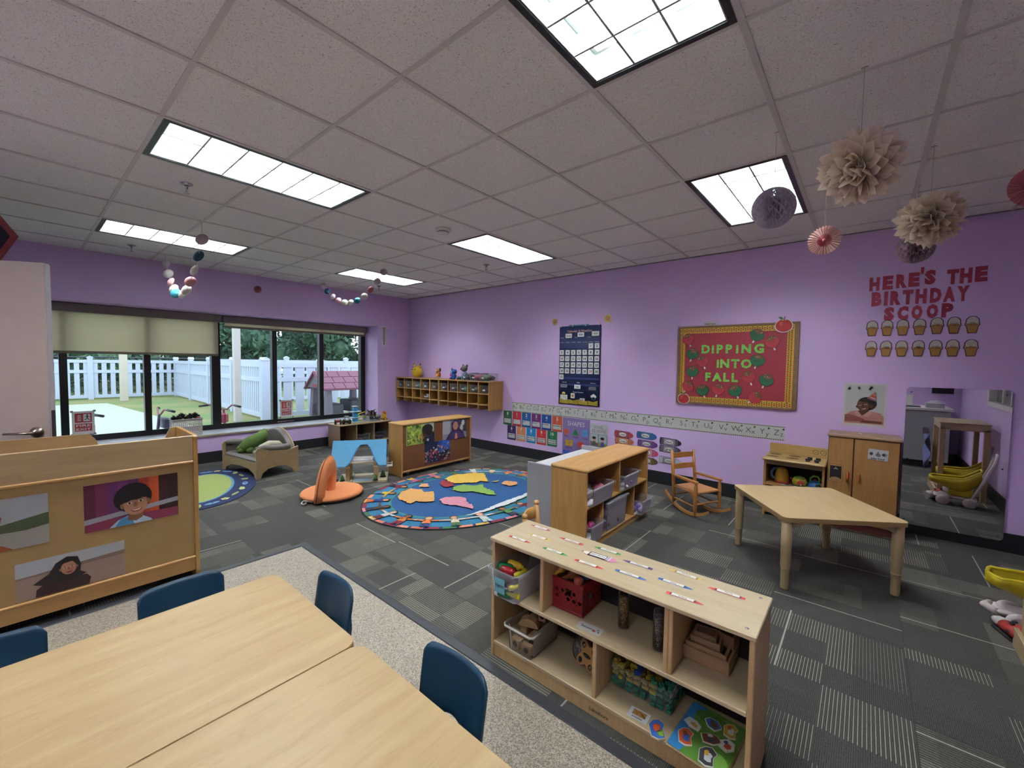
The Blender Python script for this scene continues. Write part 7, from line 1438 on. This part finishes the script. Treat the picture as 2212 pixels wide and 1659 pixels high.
# ================================================================ HANGING PAPER DECORATIONS
def string(r, z0, z1): MB().m(cm('c9c5c0', .5)).tube([(0, 0, z0), (0, 0, z1)], .0012, 4).build('string', r); q = MB().m(M_chrome); q.tube([(-.012, 0, z1), (.0, 0, z1+.003), (.012, 0, z1)], .002, 5); q.build('clip', r)
def tissue(c, k=.45):
    t_ = NT('tissue_'+c, .85); t_.b.inputs['Base Color'].default_value = (*lin(c), 1); tl = t_.n('ShaderNodeBsdfTranslucent'); tl.inputs[0].default_value = (*lin(c), 1); ms = t_.n('ShaderNodeMixShader'); ms.inputs[0].default_value = k; t_.l(t_.b.outputs[0], ms.inputs[1]); t_.l(tl.outputs[0], ms.inputs[2]); t_.l(ms.outputs[0], t_.out.inputs[0]); return t_.m
def honey(lab, x, y, z, s, c, top=HC-.002):
    r = thing('honeycomb_ball', lab, 'paper decoration', (x, y, z), 0, 'honeycomb paper balls'); n = 30; mt = tissue(c); q = MB().m(mt)
    for k in range(n):
        a = 2*PI*k/n; b = 2*PI*(k+1)/n; rows = 16
        for j in range(rows):
            t0, t1 = PI*j/rows, PI*(j+1)/rows; rad = lambda t: s*math.sin(t)
            ca, sa = math.cos(a), math.sin(a)
            # radial leaf
            q.add([(rad(t0)*.55*ca, rad(t0)*.55*sa, s*math.cos(t0)), (rad(t0)*ca, rad(t0)*sa, s*math.cos(t0)), (rad(t1)*ca, rad(t1)*sa, s*math.cos(t1)), (rad(t1)*.55*ca, rad(t1)*.55*sa, s*math.cos(t1))], [(0, 1, 2, 3)])
            # diamond cell walls joining alternate leaves
            if (j+k) % 2 == 0:
                cb, sb = math.cos(b), math.sin(b); tm = (t0+t1)/2; cm_, sm_ = math.cos((a+b)/2), math.sin((a+b)/2)
                q.add([(rad(t0)*ca, rad(t0)*sa, s*math.cos(t0)), (rad(t1)*cb, rad(t1)*sb, s*math.cos(t1)), (rad(t1)*.62*cb, rad(t1)*.62*sb, s*math.cos(t1)), (rad(t0)*.62*ca, rad(t0)*.62*sa, s*math.cos(t0))], [(0, 1, 2, 3)])
            else:
                cb, sb = math.cos(b), math.sin(b)
                q.add([(rad(t1)*ca, rad(t1)*sa, s*math.cos(t1)), (rad(t0)*cb, rad(t0)*sb, s*math.cos(t0)), (rad(t0)*.62*cb, rad(t0)*.62*sb, s*math.cos(t0)), (rad(t1)*.62*ca, rad(t1)*.62*sa, s*math.cos(t1))], [(0, 1, 2, 3)])
    q.ball((0, 0, 0), s*.60, 20, 12); q.build('paper_cells', r); string(r, s, top-z); return r
honey('grey honeycomb paper ball in front of the square-looking ceiling light', 1.20, 1.529, 2.311, .105, 'd9d0dc'); honey('mauve honeycomb ball behind the lower cream pompom', 1.842, 2.897, 2.289, .105, 'cdb4c0')
def pom(lab, x, y, z, s, seed, top=HC-.002):
    r = thing('tissue_pompom', lab, 'paper decoration', (x, y, z), 0, 'cream tissue pompoms'); rn = random.Random(seed)
    q = MB().m(tissue('efe0cc', .4)); N = 175
    for k in range(N):
        zz = 1-2*(k+.5)/N; ph = k*2.39996; rr = math.sqrt(1-zz*zz); d = Vector((rr*math.cos(ph), rr*math.sin(ph), zz)); d = (d+Vector((rn.uniform(-.15, .15), rn.uniform(-.15, .15), rn.uniform(-.15, .15)))).normalized(); L_ = s*rn.uniform(.88, 1.08)
        t = d.cross(Vector((rn.random(), rn.random(), rn.random()))).normalized(); n2 = d.cross(t); w = s*.20; vs = []
        for i in range(6):
            f = i/5; c = d*(s*.22+(L_-s*.22)*f)+n2*(s*.06*f*f); ww = w*(.25, .55, .9, 1.0, .72, .06)[i]
            vs += [c-t*ww+n2*ww*.35, c+n2*(-ww*.2), c+t*ww+n2*ww*.35]
        q.add(vs, [f_ for i in range(5) for f_ in ((3*i, 3*i+1, 3*i+4, 3*i+3), (3*i+1, 3*i+2, 3*i+5, 3*i+4))], True)
    q.build('petals', r); MB().m(M_chrome).tube([(0, 0, -.01), (0, 0, .01)], .004, 5).build('wire_tie', r); string(r, s*.8, top-z); return r
pom('large cream tissue pompom hanging highest at the right', 1.56, 1.187, 2.303, .150, 1); pom('smaller cream tissue pompom lower at the right', 1.857, 2.24, 2.306, .155, 2)
def fan(lab, x, y, z, s, ry, c1='d8b0a8', c2='c46a72', rx=0, top=HC-.002):
    r = thing('paper_fan', lab, 'paper decoration', (x, y, z), 0, 'pink paper fans'); n = 32; q = MB(); a_, b_ = cm(c1, .8), cm(c2, .8)
    f = bpy.data.objects.new('pleats_pivot', None); bpy.data.objects.remove(f)
    q.push(Matrix.Rotation(ry, 4, 'Z') @ Matrix.Rotation(R(90)+rx, 4, 'X')); 
    for k in range(n):
        t0, t1, t2 = 2*PI*k/n, 2*PI*(k+.5)/n, 2*PI*(k+1)/n
        P = lambda t, rad, h: (rad*math.cos(t), rad*math.sin(t), h)
        for (ra_, rb_, m_) in ((.04, .45, b_), (.45, 1.0, a_)):
            q.m(m_); q.add([P(t0, s*ra_, -.004), P(t0, s*rb_, -.012*rb_), P(t1, s*(rb_+(.06 if rb_ == 1 else 0)), .012*rb_), P(t1, s*ra_, .004)], [(0, 1, 2, 3)]); q.add([P(t1, s*ra_, .004), P(t1, s*(rb_+(.06 if rb_ == 1 else 0)), .012*rb_), P(t2, s*rb_, -.012*rb_), P(t2, s*ra_, -.004)], [(0, 1, 2, 3)])
    q.m(b_).ball((0, 0, 0), .012, 8, 6); q.pop(); q.build('pleats', r); string(r, s, top-z); return r
fan('pink pleated paper fan hanging below the large cream pompom', 1.368, 2.383, 2.306, .090, R(-8)); fan('red-pink pleated fan cut by the right edge of the picture', 2.275, 2.45, 2.45, .105, R(10), 'dc8a90', 'c86a74'); fan('small pink paper disc hanging alone by the window wall', -5.088, 1.126, 2.468, .048, R(60), 'c9828a', 'c07078')
def garland(lab, pts, cols__, s, ang, topA, topB):
    r = thing('paper_garland', lab, 'garland', pts[0], 0, 'paper ball garlands'); o0 = Vector(pts[0]); V = [Vector(p)-o0 for p in pts]
    MB().m(cm('d3cfd0', .5)).tube([Vector(topA)-o0]+V+[Vector(topB)-o0], .0022, 5).build('string', r)
    for k, (v, c) in enumerate(zip(V, cols__)):
        q = MB().m(cm(c, .8)); q.push(Matrix.Translation(v) @ Matrix.Rotation(ang+.3*math.sin(k*2.1), 4, 'Z') @ Matrix.Rotation(R(72), 4, 'X')); q.lathe([(0, -s*.62), (s*.45, -s*.36), (s*.97, -.003), (s*.97, .003), (s*.45, s*.36), (0, s*.62)], 22); q.pop(); q.build('paper_disc', r)
    return r
def along(px, A, B): return None
G1 = ([(-4.775, 0.04, 2.583), (-4.631, 0.036, 2.444), (-4.502, 0.033, 2.333), (-4.35, 0.029, 2.24), (-4.251, 0.027, 2.18), (-3.933, 0.019, 2.142), (-3.746, 0.015, 2.165), (-3.565, 0.01, 2.228), (-3.392, 0.006, 2.315), (-3.226, 0.002, 2.426), (-3.082, -0.002, 2.553)], (-4.775, 0.04, 2.705), (-3.082, -0.002, 2.705))
G2 = ([(-4.654, 1.869, 2.58), (-4.537, 1.879, 2.491), (-4.405, 1.891, 2.399), (-4.267, 1.904, 2.334), (-4.114, 1.917, 2.295), (-3.97, 1.93, 2.284), (-3.813, 1.945, 2.3), (-3.653, 1.959, 2.346), (-3.517, 1.971, 2.423), (-3.377, 1.984, 2.518), (-3.242, 1.996, 2.626)], (-4.654, 1.869, 2.705), (-3.242, 1.996, 2.705))
garland('beaded paper garland hanging in a narrow loop near the far left light', G1[0], ['cfc6cc', 'e4dcd8', 'e0aaaa', 'ece9d6', '3fa0b4', 'eae8d6', 'e6e2d4', 'c88890', 'e4e2d4', '1f4f64', 'c8b8b8'], .056, R(35), G1[1], G1[2])
garland('beaded paper garland curving in front of the far window corner', G2[0], ['cfc0cc', '1f4f68', 'e0d8d8', 'e0aab0', 'e8e4dc', 'eaeada', '2f8fa8', 'e0dccc', 'b8606f', 'c8b4ba', 'b4a6aa'], .048, R(35), G2[1], G2[2])

# ================================================================ RIGHT SIDE: DRESS-UP FRAME, DOLL STROLLERS, COUNTER
df = thing('display_frame', 'tall open wooden frame stand at the right edge', 'wooden stand', (2.292, 1.62, 0)); wz = MW['honey_z']; fw_, fd_, fh_ = .385, .60, .862
for x in (0, fw_-.045):
    for y in (0, fd_-.045): MB().m(wood('frame_post', 'b08d62', 'c8a67a', 2)).box(x, y, 0, x+.045, y+.045, fh_-.06, .003).build('post', df)
MB().m(MW['maple_x']).box(-.01, -.01, fh_-.012, fw_+.01, fd_+.01, fh_, .004).build('top', df)
for y in (0, fd_-.02): MB().m(MW['maple_x']).box(0, y, fh_-.085, fw_, y+.02, fh_-.012, .002).build('rail', df)
for x in (0, fw_-.02): MB().m(MW['maple_y']).box(x, .02, fh_-.085, x+.02, fd_-.02, fh_-.012, .002).build('rail', df)
for x in (-.022, ): MB().m(MW['maple_y']).box(x, -.02, 0, x+.02, fd_+.02, .10, .003).build('base_board', df)
q = MB().m(cm('5a5f8a', .9, 0, .35, 30)); q.sheet(lambda u, v: (.0+.03*math.sin(v*9+u*4), .02+.22*u, .05+.42*v), 10, 12, .006); solo(q, 'patterned_cloth', 'blue patterned cloth hanging on the wooden frame, seen in the mirror', 'cloth', (2.245, 1.52, .18))
r = thing('ladybug_shoe', 'red spotted ladybug costume shoe with a white toe at the right edge', 'shoe', (2.262, 2.28, .0), R(75)); 
MB().m(M_black).box(-.02, -.035, 0, .20, .035, .02, .008).build('sole', r); MB().m(cm('a8322c', .6)).tube([(.03, 0, .045), (.10, 0, .055), (.17, 0, .06)], [.036, .045, .05], 12, flat=.8).build('upper', r); MB().m(cm('cfcbc6', .5)).tube([(-.045, 0, .04), (-.01, 0, .045), (.035, 0, .05)], [.018, .034, .037], 12, flat=.75).build('toe', r)
for (x, y, z) in ((.06, .02, .083), (.11, -.02, .095), (.15, .02, .10), (.09, .04, .06), (.13, -.045, .06)): MB().m(M_black).ball((x, y, z), (.014, .012, .006), 10, 6).build('spot', r)
r.location = (2.255, 2.40, 0); r.rotation_euler.z = R(-70)
def stroller(lab, x, y, rz, rch=0):
    r = thing('doll_stroller', lab, 'doll stroller', (x, y, 0), rz, 'yellow doll strollers'); ye = cm('c9b41c', .45); wh = cm('dccfcc', .5)
    # local x: front is -x
    def tub(u, v):
        x_ = -.20+.38*u; hw_ = (.085 if u > .1 else .085*(u/.1)**.5+.01)*(1 if u < .9 else .92); a = PI*(v); top = .285+.02*u+(.10*max(0, (u-.62)/.38)**1.4); dep = (.05+.10*min(1, u/.6)) if u < 1 else .12
        return (x_, -hw_*math.cos(a), top-dep*math.sin(a)**.6)
    MB().m(ye).sheet(tub, 20, 14, .008).build('seat_tub', r)
    q = MB().m(ye); L_ = [tub(k/20, 0) for k in range(21)]; Rr_ = [tub(k/20, 1) for k in range(21)]; q.tube(L_+Rr_[::-1]+[L_[0]], .009, 7); q.build('rim', r)
    MB().m(wh).box(-.17, -.06, .07, .16, .06, .10, .012).build('chassis', r); MB().m(ye).box(-.05, -.05, .09, .14, .05, .18, .02).build('pedestal', r)
    for (a, b) in ((-.09, -.085), (-.09, .085), (.11, -.085), (.11, .085)):
        q = MB().m(wh); q.push(Matrix.Translation((a, b, .055)) @ Matrix.Rotation(R(90), 4, 'X')); q.lathe([(0, -.012), (.03, -.014), (.052, -.010), (.055, 0), (.052, .010), (.03, .014), (0, .012)], 24); q.pop(); q.build('wheel', r)
    MB().m(wh).tube([(.12, -.075, .10), (.16, -.075, .20), (.21+rch, -.07, .51), (.225+rch, -.04, .58), (.225+rch, .04, .58), (.21+rch, .07, .51), (.16, .075, .20), (.12, .075, .10)], .014, 10).build('handle', r); MB().m(wh).tube([(-.17, -.05, .085), (-.205, 0, .088), (-.17, .05, .085)], .02, 8).build('footrest', r)
stroller('yellow doll stroller whose seat tip shows left of the wooden post', 2.405, 2.50, R(5), .055); stroller('yellow doll stroller inside the wooden frame, seen in the mirror', 2.515, 1.90, R(3))
# counter behind the partition corner, seen only in the mirror
ct = thing('white_counter', 'white counter cabinet with clutter, seen in the mirror', 'counter', (2.02, -.27, 0)); gwt = cm('a5a7a8', .45)
MB().m(gwt).box(0, 0, .10, .56, .60, .845, .004).build('body', ct); MB().m(M_base).box(.02, 0, 0, .54, .57, .10).build('toe_kick', ct); MB().m(wht).box(-.01, 0, .845, .585, .615, .885, .004).build('worktop', ct); MB().m(M_chrome).box(.28, .60, .50, .33, .635, .60, .01).build('latch', ct)
solo(MB().m(M_black).box(0, 0, 0, .22, .16, .012, .003), 'black_tray', 'flat black tray on the white counter in the mirror', 'tray', (2.05, .10, .885)); solo(MB().m(cm('b8b4b8', .4)).box(0, 0, 0, .20, .14, .07, .006), 'clear_organizer', 'clear organizer box on the white counter in the mirror', 'box', (2.32, .12, .885))
solo(MB().m(M_black).box(0, 0, 0, .24, .03, .22, .006), 'black_bag', 'black bag hanging on the purple wall above the counter, in the mirror', 'bag', (2.42, -.27, 1.08)); solo(MB().m(wht).box(0, 0, 0, .10, .10, .16, .004), 'white_box', 'white box standing on the counter in the mirror', 'box', (2.10, -.20, .885)); solo(MB().m(cm('c9c6cc', .6)).ball((0, 0, 0), (.10, .07, .05), 14, 9), 'paper_bag', 'crumpled white bag on the counter in the mirror', 'bag', (2.46, -.05, .933))
